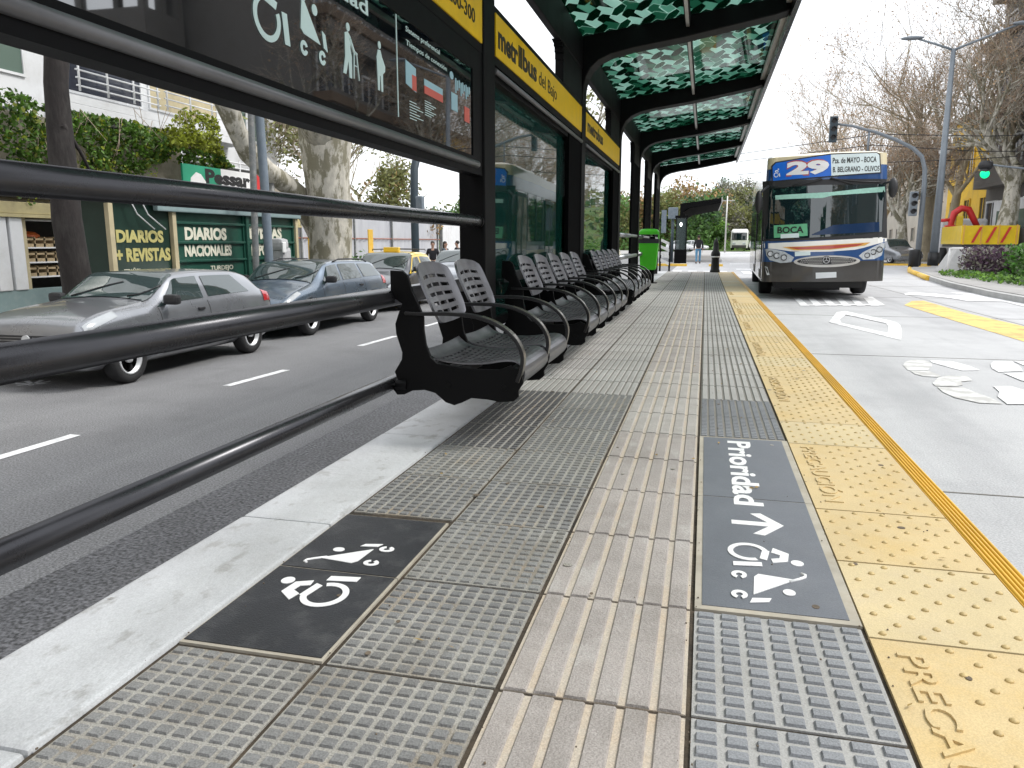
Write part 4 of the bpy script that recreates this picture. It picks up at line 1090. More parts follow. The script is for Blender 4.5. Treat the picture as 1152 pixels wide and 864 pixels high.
def frontY(x, off=0, z=1.5):
    u = (x - (bcx - hw + RF)) / (2 * hw - 2 * RF)
    y0 = yface(z)
    if u < 0:
        d_ = min(1, -u * (2 * hw - 2 * RF) / RF); return y0 + RF - RF * math.sqrt(max(0, 1 - d_ * d_)) - off
    if u > 1:
        d_ = min(1, (u - 1) * (2 * hw - 2 * RF) / RF); return y0 + RF - RF * math.sqrt(max(0, 1 - d_ * d_)) - off
    return y0 - BOW * (1 - (2 * u - 1) ** 2) - off
def yface(z): return BY + .10 + (.0 if z < 1.0 else (z - 1.0) * .07)
# bands: bumper grey, blue lower, cream upper
z_ = lambda y: BP(430, y)[1]
def wz(z): return hw - (.0 if z < 1.9 else (z - 1.9) * .05)
def band(name, za, zb_, mat, par, n=3, ins=0.0, roof=False):
    R_ = [ring(lerp(za, zb_, k / n), wz(lerp(za, zb_, k / n)) - ins, yface(lerp(za, zb_, k / n)) + ins, BY + BL, RF, .25, BOW) for k in range(n + 1)]
    if roof:
        for q in (.06, .16): R_.append(ring(zb_ + q * .35, wz(zb_) - q, yface(zb_) + q, BY + BL - q, RF, .25, BOW))
    b = MB(); loft(b, R_, 0); return b.build(name, mat, par)
band('bumper', zb, z_(655), M['bus_grey'], bus, 3, -.004)
band('lower_body', z_(655) + .001, z_(545), M['bus_blue'], bus, 2)
band('window_band', z_(545) + .001, z_(240), M['bus_glass'], bus, 4, .01)
band('upper_body', z_(240) + .001, z_(165), M['bus_blue'], bus, 2)
band('roof', z_(165) + .001, zt - .05, M['bus_cream'], bus, 2, 0, True)
def fpatch(pts, off, mat, name, par, thick=.012):
    """polygon on the curved front given by zoom pixels"""
    P = [BP(*p) for p in pts]
    # resample edges so it follows the bow
    Q = []
    for i in range(len(P)):
        a, c_ = P[i], P[(i + 1) % len(P)]; m_ = max(1, int(abs(c_[0] - a[0]) / .12))
        for k in range(m_): Q.append((lerp(a[0], c_[0], k / m_), lerp(a[1], c_[1], k / m_)))
    # vertical strips
    bmx = bmesh.new(); vs_ = [bmx.verts.new((x, 0, z)) for x, z in Q]
    f = bmx.faces.new(vs_)
    xs = [p[0] for p in Q]; nseg = max(1, int((max(xs) - min(xs)) / .10))
    for k in range(1, nseg):
        xc = lerp(min(xs), max(xs), k / nseg)
        bmesh.ops.bisect_plane(bmx, geom=bmx.verts[:] + bmx.edges[:] + bmx.faces[:], plane_co=(xc, 0, 0), plane_no=(1, 0, 0))
    ex = bmesh.ops.extrude_face_region(bmx, geom=bmx.faces[:])
    for v in [e for e in ex['geom'] if isinstance(e, bmesh.types.BMVert)]: v.co.y = 1
    bmesh.ops.recalc_face_normals(bmx, faces=bmx.faces[:])
    bmx.verts.ensure_lookup_table()
    vs = []
    for v in bmx.verts:
        vs.append((v.co.x, frontY(v.co.x, off if v.co.y < .5 else off - thick, v.co.z), v.co.z))
    fs = [[q.index for q in f.verts] for f in bmx.faces]; bmx.free()
    b = MB(); b.add(vs, fs); return b.build(name, mat, par)
# front windscreen and its surround
fpatch([(98, 232), (738, 235), (738, 540), (98, 548)], .006, M['trim'], 'windscreen_frame', bus)
fpatch([(112, 262), (250, 268), (400, 262), (560, 264), (730, 262), (730, 505), (600, 520), (400, 530), (250, 535), (106, 535)], .013, M['bus_glass'], 'windscreen', bus, .008)
fpatch([(160, 310), (300, 305), (450, 300), (600, 285), (726, 275), (728, 302), (600, 310), (450, 318), (400, 330), (300, 330), (160, 332)], .018, M['shade'], 'sun_shade', bus, .006)
fpatch([(340, 515), (450, 470), (690, 458), (690, 508), (340, 520)], .018, pm('bus_dash_blue', (.006, .03, .09), .2), 'dashboard', bus, .006)
sb = fpatch([(148, 466), (318, 460), (318, 522), (148, 530)], .020, pm('boca_green', (.12, .42, .22), .4), 'route_card', bus, .008)
def ftext(txt, p0, p1, off, mat, par, bold=.02, nm='lettering'):
    a = BP(*p0); c_ = BP(*p1)   # p0 lower left, p1 upper right
    b = MB(); b.text(txt, w=c_[0] - a[0], h=abs(c_[1] - a[1]), ex=.004, bold=bold)
    b.v = [(a[0] + v[0], frontY(a[0] + v[0], off + v[2], a[1] + v[1]), a[1] + v[1]) for v in b.v]
    b.f = [f[::1] for f in b.f]
    return b.build(nm, mat, par)
ftext('BOCA', (165, 506), (300, 474), .022, M['black_print'], sb, .03)
fpatch([(182, 512), (275, 508), (275, 530), (182, 533)], .023, M['bus_signw'], 'small_card', bus, .004)
# destination sign
fpatch([(143, 155), (165, 135), (450, 100), (690, 95), (708, 105), (710, 205), (450, 222), (145, 240)], .008, M['trim'], 'sign_frame', bus)
ds = fpatch([(150, 160), (168, 141), (448, 107), (448, 216), (150, 234)], .016, M['bus_sign'], 'destination_sign', bus, .008)
fpatch([(448, 107), (688, 100), (702, 110), (704, 200), (448, 216)], .016, M['bus_signw'], 'destination_sign', bus, .008)
ftext('29', (217, 206), (438, 134), .017, M['bus_red'], ds, .085)
ftext('29', (219, 203), (440, 137), .023, M['white'], ds, .055)
ftext('Pza. de MAYO - BOCA', (456, 152), (688, 118), .017, M['black_print'], ds, .012)
ftext('B. BELGRANO - OLIVOS', (456, 198), (702, 166), .017, M['black_print'], ds, .012)
b = MB(); a_ = BP(150, 216); pict_wheelchair(b, Matrix.Diagonal((.16, .17, 1, 1)))
b.v = [(a_[0] + v[0], frontY(a_[0] + v[0], .017 + v[2], a_[1] + v[1]), a_[1] + v[1]) for v in b.v]; b.build('pictogram', M['white'], ds)
# cream and red swoosh, headlights, grille
fpatch([(98, 558), (300, 552), (500, 545), (735, 535), (735, 556), (600, 590), (560, 598), (430, 605), (300, 605), (230, 600), (98, 580)], .006, M['bus_white'], 'swoosh', bus)
fpatch([(190, 578), (300, 576), (640, 562), (610, 578), (430, 596), (250, 596)], .014, M['bus_orange'], 'swoosh', bus, .008)
fpatch([(215, 580), (300, 579), (610, 567), (570, 580), (430, 592), (270, 592)], .018, M['bus_red'], 'swoosh', bus, .006)
for pts in ([(103, 588), (122, 584), (200, 602), (248, 632), (232, 656), (180, 660), (125, 645), (107, 620)], [(578, 630), (600, 612), (700, 566), (720, 566), (722, 590), (700, 630), (660, 648), (600, 650)]):
    fpatch(pts, .012, M['lamp_clear'], 'headlight', bus)
for (x, y, r_) in ((128, 612, 17), (160, 622, 17), (196, 632, 17), (622, 628, 15), (655, 612, 16), (688, 600, 17)):
    p = BP(x, y); rr = BP(x + r_, y)[0] - p[0]; b = MB()
    Mx = frame((p[0], frontY(p[0], .012, p[1]), p[1]), (1, 0, 0), (0, 0, 1), (0, -1, 0)); b.ring((0, 0), rr * .72, rr, h=.012, M=Mx, n=24, mi=0); b.disc((0, 0), rr * .7, .004, M=Mx, mi=1)
    b.build('lamp_ring', [M['trim'], M['lamp']], bus)
EL = [(245 + 170 * (1 - math.cos(a)), 655 - 30 * math.sin(a)) for a in [2 * PI * k / 28 for k in range(28)]]
fpatch(EL, .012, M['alu'], 'grille_frame', bus)
gr = fpatch([(262 + 152 * (1 - math.cos(a)), 653 - 19 * math.sin(a)) for a in [2 * PI * k / 24 for k in range(24)]], .018, M['trim'], 'grille', bus, .008)
b = MB()
for q in range(34):
    for r_ in range(4):
        x = 272 + q * 8.6; y = 642 + r_ * 7.5
        if abs(x - 412) < 22 or ((x - 414) / 150) ** 2 + ((y - 653) / 19) ** 2 > .85: continue
        p = BP(x + (r_ % 2) * 4, y); b.box((p[0], frontY(p[0], .020, p[1]), p[1]), (.018, .006, .014))
b.build('grille_mesh', M['alu'], gr)
p = BP(410, 648); Mx = frame((p[0], frontY(p[0], .02, p[1]), p[1]), (1, 0, 0), (0, 0, 1), (0, -1, 0)); b = MB(); b.disc((0, 0), .085, .014, M=Mx); b.ring((0, 0), .06, .07, h=.018, M=Mx, mi=1)
for q in range(3):
    a = PI / 2 + q * 2 * PI / 3; b.tube([Mx @ Vector((0, 0, .018)), Mx @ Vector((.062 * math.cos(a), .062 * math.sin(a), .018))], .005, 6, 1)
b.build('emblem', [M['trim'], M['rim']], bus)
fpatch([(252, 604), (330, 604), (330, 622), (252, 626)], .012, M['bus_signw'], 'badge', bus, .006); ftext('MIVI', (360, 618), (445, 602), .010, M['bus_signw'], bus, .02) if False else None
fpatch([(355, 712), (460, 710), (460, 738), (355, 742)], .018, M['plate'], 'number_plate', bus)
for pts in ([(98, 676), (112, 680), (122, 720), (108, 722)], [(700, 664), (716, 660), (716, 695), (702, 698)]): fpatch(pts, .012, M['lamp_clear'], 'fog_light', bus)
fpatch([(120, 700), (240, 735), (600, 728), (690, 700), (690, 708), (600, 738), (240, 745), (120, 710)], .008, M['bus_grey'], 'bumper_crease', bus)
b = MB()   # wipers hang from above
for P in ([(400, 232), (330, 250), (210, 268), (130, 272)], [(440, 232), (500, 238), (600, 248), (700, 252)], [(395, 228), (250, 262)], [(445, 228), (560, 262)]):
    Q = [BP(*p) for p in P]; b.tube([(q[0], frontY(q[0], .035, q[1]), q[1]) for q in Q], .014, 6)
b.build('wiper', M['trim'], bus)
# mirrors
for (x, y, sx, sz, nm) in ((758, 285, .09, .20, 1), (72, 345, .08, .24, -1)):
    p = BP(x, y); b = MB()
    b.sphere((p[0], BY - .02, p[1]), (sx, .10, sz), n=16); e = BP(742, 262) if nm > 0 else BP(100, 262)
    b.tube([(e[0] - nm * .1, BY + .1, e[1]), (p[0], BY - .05, p[1] + sz * .7), (p[0], BY - .02, p[1] + .1)], .025, 8)
    b.build('mirror', M['trim'], bus)
# sides: windows are the dark band; doors on the platform side, posts, wheels
for k, (yd, wd) in enumerate(((.75, 1.1), (4.6, 1.3))):
    xl = bcx - hw
    b = MB(); b.bx(xl - .012, xl + .02, BY + yd, BY + yd + wd, zb + .05, z_(240) - .05, bev=.01); dr = b.build('door', M['trim'], bus)
    for q in (0, 1):
        b = MB(); b.bx(xl - .018, xl - .013, BY + yd + .08 + q * wd / 2, BY + yd + wd / 2 - .06 + q * wd / 2, zb + .25, z_(240) - .15); b.build('pane', M['bus_glass'], dr)
b = MB()
for sx in (-1, 1):
    for k in range(8):
        yy = BY + 1.95 + k * 1.12
        b.bx(bcx + sx * hw - .005, bcx + sx * hw + .005, yy, yy + .07, z_(545), z_(240))
b.build('window_post', M['trim'], bus)
b = MB()
for sx in (-1, 1):
    b.bx(bcx + sx * hw - .006, bcx + sx * hw + .006, BY + 1.9, BY + BL - .4, z_(655), z_(600))
b.build('side_stripe', M['bus_cream'], bus)
for wy in (2.35, 8.0):
    for sx in (-1, 1):
        xc = bcx + sx * (hw - .17)
        b = MB(); Mx = frame((xc, BY + wy, ZR + .48), (0, sx, 0), (0, 0, 1), (sx, 0, 0))
        b.lathe([(.30, -.13), (.44, -.14), (.48, -.10), (.48, .10), (.45, .14), (.32, .14), (.30, .10), (.30, -.10)], 28, M=Mx); wh = b.build('wheel', M['tyre'], bus)
        b = MB(); b.lathe([(.30, .08), (.24, .05), (.14, .05), (.12, .12), (1e-4, .13)], 24, M=Mx); b.build('rim', M['cargrey'], wh)
b = MB(); b.bx(bcx - hw + .3, bcx + hw - .3, BY + .8, BY + BL - .6, ZR + .22, zb + .02); b.bx(bcx - .5, bcx + .5, BY + 1.2, BY + 1.6, ZR + .15, ZR + .3); b.build('underbody', M['trim'], bus)
b = MB(); b.bx(bcx - .8, bcx + .8, BY + 2.5, BY + 5, zt, zt + .16, bev=.05); b.build('roof_unit', M['bus_cream'], bus)
bus.rotation_euler = (0, math.radians(-1.1), math.radians(-1.6))
# ================================================================ trees
M['bark_pale'] = pm('bark_plane', (.52, .49, .42), .8, var=.30, scale=6.0, bump=.8, bscale=25, dirt=(.17, .155, .095), dscale=2.6, damt=.85, stretch=(1.2, 1.2, .5), dlo=.47, dhi=.53)
M['bark_dark'] = pm('bark_dark', (.022, .018, .017), .9, var=.5, scale=7, bump=1.0, bscale=22, dirt=(.06, .055, .05), dscale=5, damt=.6, stretch=(1, 1, .4))
M['bark_brown'] = pm('bark_brown', (.34, .29, .20), .85, var=.3, scale=2, bump=.6, bscale=20, dirt=(.17, .145, .09), dscale=1.2, damt=.7, stretch=(1, 1, .5))
M['twig'] = pm('twigs', (.48, .38, .30), .85, var=.2)
def leafm(name, col):
    m, nt, b, out = new_mat(name); L = nt.links
    oi = N(nt, 'ShaderNodeNewGeometry')
    r = ramp(nt, oi.outputs['Random Per Island'], [(0, tuple(c * .45 for c in col)), (.5, col), (1, tuple(min(1, c * 1.7) for c in col))])
    L.new(r.outputs[0], b.inputs['Base Color']); b.inputs['Roughness'].default_value = .6
    t = N(nt, 'ShaderNodeBsdfTranslucent'); L.new(r.outputs[0], t.inputs[0])
    mx_ = N(nt, 'ShaderNodeMixShader'); mx_.inputs[0].default_value = .3; L.new(b.outputs[0], mx_.inputs[1]); L.new(t.outputs[0], mx_.inputs[2]); L.new(mx_.outputs[0], out.inputs[0])
    return m
LM = {'ivy': leafm('leaf_ivy', (.075, .155, .018)), 'ivy2': leafm('leaf_ivy_yellow', (.26, .30, .03)), 'brown': leafm('leaf_brown', (.40, .27, .16)), 'olive': leafm('leaf_olive', (.19, .20, .07)), 'green': leafm('leaf_green', (.09, .18, .045)),
      'dark': leafm('leaf_dark', (.055, .11, .045)), 'autumn': leafm('leaf_autumn', (.30, .19, .08)), 'grass': leafm('leaf_bright', (.13, .26, .03)), 'purple': leafm('leaf_purple', (.085, .045, .075)), 'lime': leafm('leaf_hedge', (.06, .19, .015)), 'grey': leafm('leaf_grey', (.22, .21, .17))}
def rnd(a=1.0): return random.uniform(-a, a)
def leafq(mb, c, s, mi=0, up=.3):
    n_ = Vector((rnd(), rnd(), rnd() + up)).normalized(); a = n_.orthogonal().normalized(); b_ = n_.cross(a)
    th = random.uniform(0, PI); a, b_ = a * math.cos(th) + b_ * math.sin(th), b_ * math.cos(th) - a * math.sin(th)
    c = Vector(c)
    mb.add([c - a * s, c - b_ * s * .55, c + a * s, c + b_ * s * .55], [(0, 1, 2, 3)], mi)
def grow(mb, p, d, length, r, level, maxl, kids_, tips, spread=.7, wob=.16, trop=.10, sides=(10, 7, 5, 4, 3, 3), minr=.006):
    seg = 5 if level < 2 else 4
    pts = [p]; rs = [r]; dd = d.copy(); q = p.copy()
    for i in range(seg):
        dd = (dd + Vector((rnd(wob), rnd(wob), rnd(wob) + trop * (1 if level else .3)))).normalized()
        q = q + dd * (length / seg); pts.append(q); rs.append(max(minr, r * (1 - .50 * (i + 1) / seg)))
    mb.tube(pts, rs, sides[min(level, 5)], 0, cap=False)
    if level >= maxl:
        tips.append((pts[-1], dd)); tips.append((pts[2], dd)); return
    n_ = kids_[min(level, len(kids_) - 1)]
    for k in range(n_):
        t_ = random.uniform(.35, 1.0) if k else 1.0
        if level == 0: t_ = random.uniform(.55, 1.0) if k else 1.0
        f_ = t_ * seg; i = min(seg - 1, int(f_)); o = pts[i].lerp(pts[i + 1], f_ - i)
        ax = dd.orthogonal().normalized(); ang = random.uniform(0, 2 * PI)
        side = (ax * math.cos(ang) + dd.cross(ax) * math.sin(ang))
        nd = (dd * (1 - spread * .45) + side * spread * random.uniform(.6, 1.15)).normalized()
        grow(mb, o, nd, length * random.uniform(.58, .82), max(minr, lerp(rs[i], rs[i + 1], f_ - i) * random.uniform(.55, .75)), level + 1, maxl, kids_, tips, spread, wob * 1.1, trop, sides, minr)
def bare_tree(base, height, r0, label, seed, kids_=(4, 4, 4, 4), maxl=4, bark='bark_brown', seeds=2200, leaf='brown', lsize=.06, group=None, lean=(0, 0), trunk_frac=.36, spread=.7, name='plane_tree', minr=.008, clump=.35, twn=3):
    random.seed(seed)
    t = thing(name, base, label, 'tree', group)
    mb = MB(); tips = []
    base = Vector(base)
    b0 = base + Vector((0, 0, -.1))
    mb.lathe([(r0 * 1.6, 0), (r0 * 1.2, .2), (r0 * 1.02, .6)], 12, c=tuple(b0))
    grow(mb, b0 + Vector((0, 0, .3)), Vector((lean[0], lean[1], 1)).normalized(), height * trunk_frac, r0, 0, maxl, kids_, tips, spread, .10, .10, minr=minr)
    mb.build('trunk', M[bark], t)
    cr_ = MB()
    for i in range(seeds):
        p, d_ = random.choice(tips)
        leafq(cr_, p + Vector((rnd(clump), rnd(clump), rnd(clump))), lsize * random.uniform(.6, 1.4))
    for (p, d_) in tips:    # finest twigs
        for k in range(twn):
            e = (d_ + Vector((rnd(.9), rnd(.9), rnd(.7)))).normalized(); ln_ = random.uniform(.4, 1.1)
            cr_.tube([p, p + e * ln_ * .5 + Vector((rnd(.06), rnd(.06), rnd(.06))), p + e * ln_], [minr * .75, minr * .6, minr * .35], 3, 1, cap=False)
    cr_.build('crown', [LM[leaf], M['twig']], t)
    return t
def leafy_tree(base, height, width, r0, label, seed, mats=('green', 'dark'), n=1800, lsize=.3, group=None, name='tree', lobes=9, low=.25, shape=1.0):
    random.seed(seed)
    t = thing(name, base, label, 'tree', group); base = Vector(base)
    mb = MB(); tips = []
    grow(mb, base + Vector((0, 0, -.1)), Vector((0, 0, 1)), height * .45, r0, 0, 2, (5, 3), tips, .7, .1, .1)
    mb.build('trunk', M['bark_brown'], t)
    cr_ = MB(); L_ = []
    for k in range(lobes):
        a = random.uniform(0, 2 * PI); rr = width * .5 * random.uniform(.1, .62); hz = random.uniform(low + .12, .86)
        L_.append((base + Vector((rr * math.cos(a), rr * math.sin(a), height * hz)), width * random.uniform(.17, .30) * (1.15 - .5 * hz * shape), random.randrange(len(mats))))
    L_.append((base + Vector((0, 0, height * .86)), width * .20, 0))
    for i in range(n):
        c_, r_, mi = random.choice(L_)
        v = Vector((random.gauss(0, 1), random.gauss(0, 1), random.gauss(0, 1))).normalized() * r_ * (random.random() ** .35) * random.uniform(.9, 1.12)
        v.z *= .85
        leafq(cr_, c_ + v, lsize * random.uniform(.5, 1.3), mi if random.random() < .8 else random.randrange(len(mats)), .4)
    cr_.build('crown', [LM[m_] for m_ in mats], t)
    return t
# ================================================================ left side of the street
M['plaster'] = pm('plaster_white', (.72, .73, .74), .75, var=.06, scale=.8, dirt=(.5, .49, .47), dscale=.9, damt=.5, bump=.1)
M['teal'] = pm('teal_wall', (.22, .30, .30), .7, var=.1, dirt=(.3, .33, .33), dscale=3)
M['lintel'] = pm('lintel_ochre', (.44, .38, .20), .6, var=.12, dirt=(.3, .25, .15), dscale=2)
M['shopdark'] = pm('shop_dark', (.025, .024, .022), .6, var=.4)
M['ochre'] = pm('frame_ochre', (.50, .43, .27), .6, var=.15)
M['crate'] = pm('crate_wood', (.38, .29, .17), .7, var=.3, scale=9)
M['kiosk'] = pm('kiosk_green', (.012, .068, .046), .38, var=.15, scale=3, dirt=(.025, .10, .07), dscale=4)
M['kiosk_dk'] = pm('kiosk_dark_green', (.008, .03, .02), .4, var=.2)
M['goldpaint'] = pm('painted_gold', (.50, .45, .17), .5, var=.1)
M['creampaint'] = pm('painted_cream', (.70, .68, .55), .5, var=.08)
M['fencegrey'] = pm('corrugated_grey', (.50, .51, .54), .55, var=.1, dirt=(.62, .62, .62), dscale=1, stretch=(1, 1, .2))
M['rust'] = pm('rusty_rail', (.30, .12, .08), .7, var=.3)
M['poleblue'] = pm('pole_blue_grey', (.17, .21, .25), .5, var=.15, dirt=(.3, .3, .3), dscale=6, damt=.3)
M['polegrey'] = pm('pole_grey', (.16, .17, .17), .55, var=.2, dirt=(.35, .33, .30), dscale=9, damt=.7)
M['poleteal'] = pm('pole_teal', (.035, .055, .07), .5, var=.15)
M['red'] = pm('paint_red', (.60, .03, .03), .4, var=.1); M['greenflag'] = pm('banner_green', (.02, .32, .18), .5, var=.1)
M['winglass'] = glassy('window_glass', (.03, .035, .05), .05, 1.5); M['wingreen'] = glassy('window_glass_green', (.12, .17, .14), .2, 1.5)
M['wallold'] = pm('retaining_wall', (.30, .27, .22), .85, var=.25, scale=1.2, bump=.5, bscale=20, dirt=(.14, .12, .08), dscale=1.5, damt=.7)
ZP = ZS
# shop under the retaining wall
sh = thing('shop', (-14.5, 14, ZP), 'low shop front with ochre lintel and teal base wall left of the kiosk', 'shop')
b = MB(); b.bx(-13.62, -13.35, 8, 24, ZP, .06); b.build('base_wall', M['teal'], sh)
b = MB(); b.bx(-13.62, -13.30, 8, 24, 1.57, 1.80, bev=.01); b.bx(-13.62, -13.25, 8, 24, 1.50, 1.565); b.build('lintel', M['lintel'], sh)
b = MB(); b.bx(-15.8, -15.7, 8, 24, ZP, 2.4); b.bx(-15.8, -13.6, 8, 24, 1.9, 2.0); b.build('back_wall', M['shopdark'], sh)
for y in (9.0, 12.25, 12.62): b = MB(); b.bx(-13.60, -13.32, y, y + .30, .06, 1.5, bev=.02); b.build('pillar', M['plaster'], sh)
for y in (13.0, 14.35, 16.2, 18.5): b = MB(); b.bx(-13.58, -13.42, y, y + .09, .06, 1.5); b.build('window_frame', M['ochre'], sh)
for z in (.28, .58, .88):
    b = MB(); b.bx(-14.4, -13.5, 13.1, 18.4, z, z + .03); b.build('shelf', M['plaster'], sh)
    random.seed(int(z * 100))
    y = 13.15
    while y < 18.2:
        wv = .22
        b = MB(); b.bx(-14.2, -14.15, y, y + wv, z + .03, z + .24); b.bx(-14.2, -13.55, y, y + .02, z + .03, z + .24); b.bx(-13.58, -13.55, y, y + wv, z + .03, z + .10); b.bx(-13.58, -13.55, y, y + wv, z + .17, z + .21)
        b.build('crate_rack', M['crate'], sh) if y < 15.6 else None
        y += wv + .03
b = MB(); b.sphere((-13.9, 13.6, 1.12), (.2, .25, .12), n=10); b.build('bucket', pm('orange_plastic', (.6, .13, .03), .4), sh)
b = MB()
for (p, q) in (((-13.5, 15.3, .1), (-13.5, 16.1, .8)), ((-13.5, 16.1, .2), (-13.5, 15.2, 1.0)), ((-13.5, 15.0, 1.45), (-13.5, 15.5, 1.2)), ((-13.5, 16.1, .8), (-13.5, 16.35, 1.1)), ((-13.5, 13.1, 1.46), (-13.5, 16.2, 1.46)), ((-13.5, 14.5, .45), (-13.5, 16.1, .45)), ((-13.5, 14.5, .70), (-13.5, 16.1, .70))): b.tube([p, q], .022, 6)
b.build('awning_bracket', M['plaster'], sh)
# retaining wall and ivy
rw = MB(); rw.bx(-14.2, -13.75, 6, 26, 1.82, 2.75); rw.bx(-14.2, -13.75, 6, 18.6, 2.75, 3.62); tag(rw.build('retaining_wall', M['wallold']), 'stained retaining wall above the shop, half covered by ivy', 'wall')
random.seed(11)
iv = MB()
def ivy_top(y): return interp([(8, 4.1), (12.3, 4.15), (14.0, 3.75), (15.8, 3.8), (17.5, 3.75), (18.2, 4.1), (18.8, 4.5), (19.4, 4.3), (19.8, 3.3), (20.6, 3.0)], y)[0]
def ivy_bot(y): return interp([(8, 2.0), (13.8, 2.35), (14.5, 2.5), (15.5, 2.7), (16.2, 2.55), (17.0, 2.95), (17.4, 3.1), (18, 3.15), (19, 3.15), (19.8, 3.1), (20.6, 3.1)], y)[0]
for i in range(15000):
    y = random.uniform(8.5, 20.2); a, c_ = ivy_bot(y), ivy_top(y)
    z = random.uniform(a - .1, c_ + .05)
    n_ = noise.noise(Vector((y * .9, z * 1.1, 3.1)))
    if noise.noise(Vector((y * 2.1, z * 2.1, 7))) < -.26: continue
    x = -13.45 + .38 * n_ + .15 * rnd() + .25 * math.sin((z - a) / max(.1, c_ - a) * PI)
    yel = (y > 17.4 and z > 3.4) or random.random() < .12
    leafq(iv, (x, y, z), random.uniform(.035, .085), 1 if yel else 0)
for i in range(70):   # hanging strands
    y = random.uniform(9, 16.9); z = ivy_bot(y); ln_ = random.uniform(.2, .75)
    for q in range(16): leafq(iv, (-13.2 + rnd(.06), y + rnd(.06), z + .15 - ln_ * q / 16), random.uniform(.025, .05), random.randrange(2))
for i in range(40):
    y = random.uniform(9, 19.5); z = ivy_bot(y) + .2
    iv.tube([(-13.4, y, z), (-13.3 + rnd(.2), y + rnd(.4), z + .4), (-13.3, y + rnd(.6), z + 1.0)], .008, 3, 2, cap=False)
iv.build('x', [LM['ivy'], LM['ivy2'], M['twig']]).name = 'ivy'
tag(bpy.data.objects['ivy'], 'thick green ivy hanging over the retaining wall below the white building', 'ivy')
# white building
wbld = thing('apartment_building', (-20, 18, ZP), 'white apartment building with railed balconies above the ivy wall', 'building')
b = MB(); b.bx(-26, -16, 4, 27.3, ZP, 16); b.build('wall', M['plaster'], wbld)
b = MB(); b.bx(-16.0, -15.3, 16.6, 24.2, 4.20, 4.40, bev=.02); b.bx(-15.42, -15.3, 16.6, 24.2, 4.40, 4.60); b.build('balcony', M['plaster'], wbld)
for (y0, y1, z0, z1, gm, rail) in ((13.6, 16.0, 4.95, 6.4, 'wingreen', 0), (17.1, 20.0, 4.85, 5.7, 'winglass', 4), (20.4, 23.6, 4.9, 5.75, 'ochre', 4), (10, 12.6, 4.95, 6.4, 'wingreen', 0), (24.3, 25.3, 5.0, 6.3, 'wingreen', 0), (25.6, 26.7, 4.6, 6.1, 'wingreen', 0),
                               (17.1, 20.0, 7.6, 9.2, 'winglass', 4), (20.8, 24.6, 7.6, 9.2, 'winglass', 4), (11, 14, 7.6, 9.2, 'wingreen', 0)):
    b = MB(); b.bx(-16.0, -15.985, y0, y1, z0, z1); wn_ = b.build('window', M[gm], wbld)
    b = MB()
    for (a_, c_, e_, f_) in ((y0 - .06, y0, z0 - .06, z1 + .06), (y1, y1 + .06, z0 - .06, z1 + .06), (y0, y1, z0 - .06, z0), (y0, y1, z1, z1 + .06)): b.bx(-16.0, -15.95, a_, c_, e_, f_)
    b.build('frame', M['plaster'], wn_)
    if rail:
        b = MB()
        for k in range(5): b.tube([(-15.4, y0 - .1, z0 + .02 + k * .19), (-15.4, y1 + .1, z0 + .02 + k * .19)], .022, 6)
        for k in range(4): b.tube([(-15.4, lerp(y0, y1, k / 3), z0 - .1), (-15.4, lerp(y0, y1, k / 3), z0 + .82)], .03, 6)
        b.build('railing', M['plaster'], wbld)
for (y0, y1) in ((12.2, 15.6), (17, 23)):
    b = MB()
    for k in range(int((y1 - y0) / .16)): b.bx(-15.95, -15.93, y0 + k * .16, y0 + k * .16 + .05, 3.6, 4.12)
    b.bx(-15.99, -15.96, y0, y1, 3.55, 4.12, 1); b.build('grille', [M['polegrey'], M['winglass']], wbld)
b = MB(); b.box((-15.8, 21.0, 4.55), (.25, .22, .28), bev=.05); b.build('wall_lamp', M['polegrey'], wbld)
b = MB()
for k in range(6): b.tube([(-14.8, 18.6, 2.72 + k * .16), (-14.8, 26, 2.72 + k * .16)], .026, 6)
for k in range(6): b.tube([(-14.8, 18.6 + k * 1.45, 2.4), (-14.8, 18.6 + k * 1.45, 3.6)], .03, 6)
b.bx(-15.9, -15.2, 18.6, 26, ZP, 3.4, 1); b.build('terrace_railing', [M['plaster'], M['shopdark']], wbld)
# banner
bn2 = thing('shop_sign', (-13.2, 19.3, 2.4), 'green white and red shop sign reading Pessar above the kiosk', 'sign')
P0, P1 = GX(205, 187, -13.2), GX(298, 187, -13.2); zt0, zb0 = 3.02, 2.42
b = MB(); yA, yB = P0.y, P1.y
b.bx(-13.25, -13.2, yA, lerp(yA, yB, .42), zb0, zt0); b.bx(-13.25, -13.2, lerp(yA, yB, .42), lerp(yA, yB, .80), zb0, zt0, 1); b.bx(-13.25, -13.2, lerp(yA, yB, .80), yB, zb0, zt0, 2)
b.build('board', [M['greenflag'], M['white'], M['red']], bn2)
zpb = GX(250, 207, -13.2).z; b = MB(); b.text('Pessar', w=GX(281, 200, -13.2).y - GX(231, 200, -13.2).y, h=.34, ex=.004, bold=.05, M=frame((-13.2, GX(231, 200, -13.2).y, zpb), (0, 1, 0), (0, 0, 1), (1, 0, 0))); b.build('lettering', M['black_print'], bn2)
b = MB(); b.prism([(lerp(yA, yB, .07), zb0 + .08), (lerp(yA, yB, .24), zb0 + .06), (lerp(yA, yB, .24), zb0 + .2), (lerp(yA, yB, .19), zb0 + .38), (lerp(yA, yB, .14), zb0 + .42), (lerp(yA, yB, .08), zb0 + .26)], .006, 0, YZ(-13.2)); b.build('emblem', M['white'], bn2)
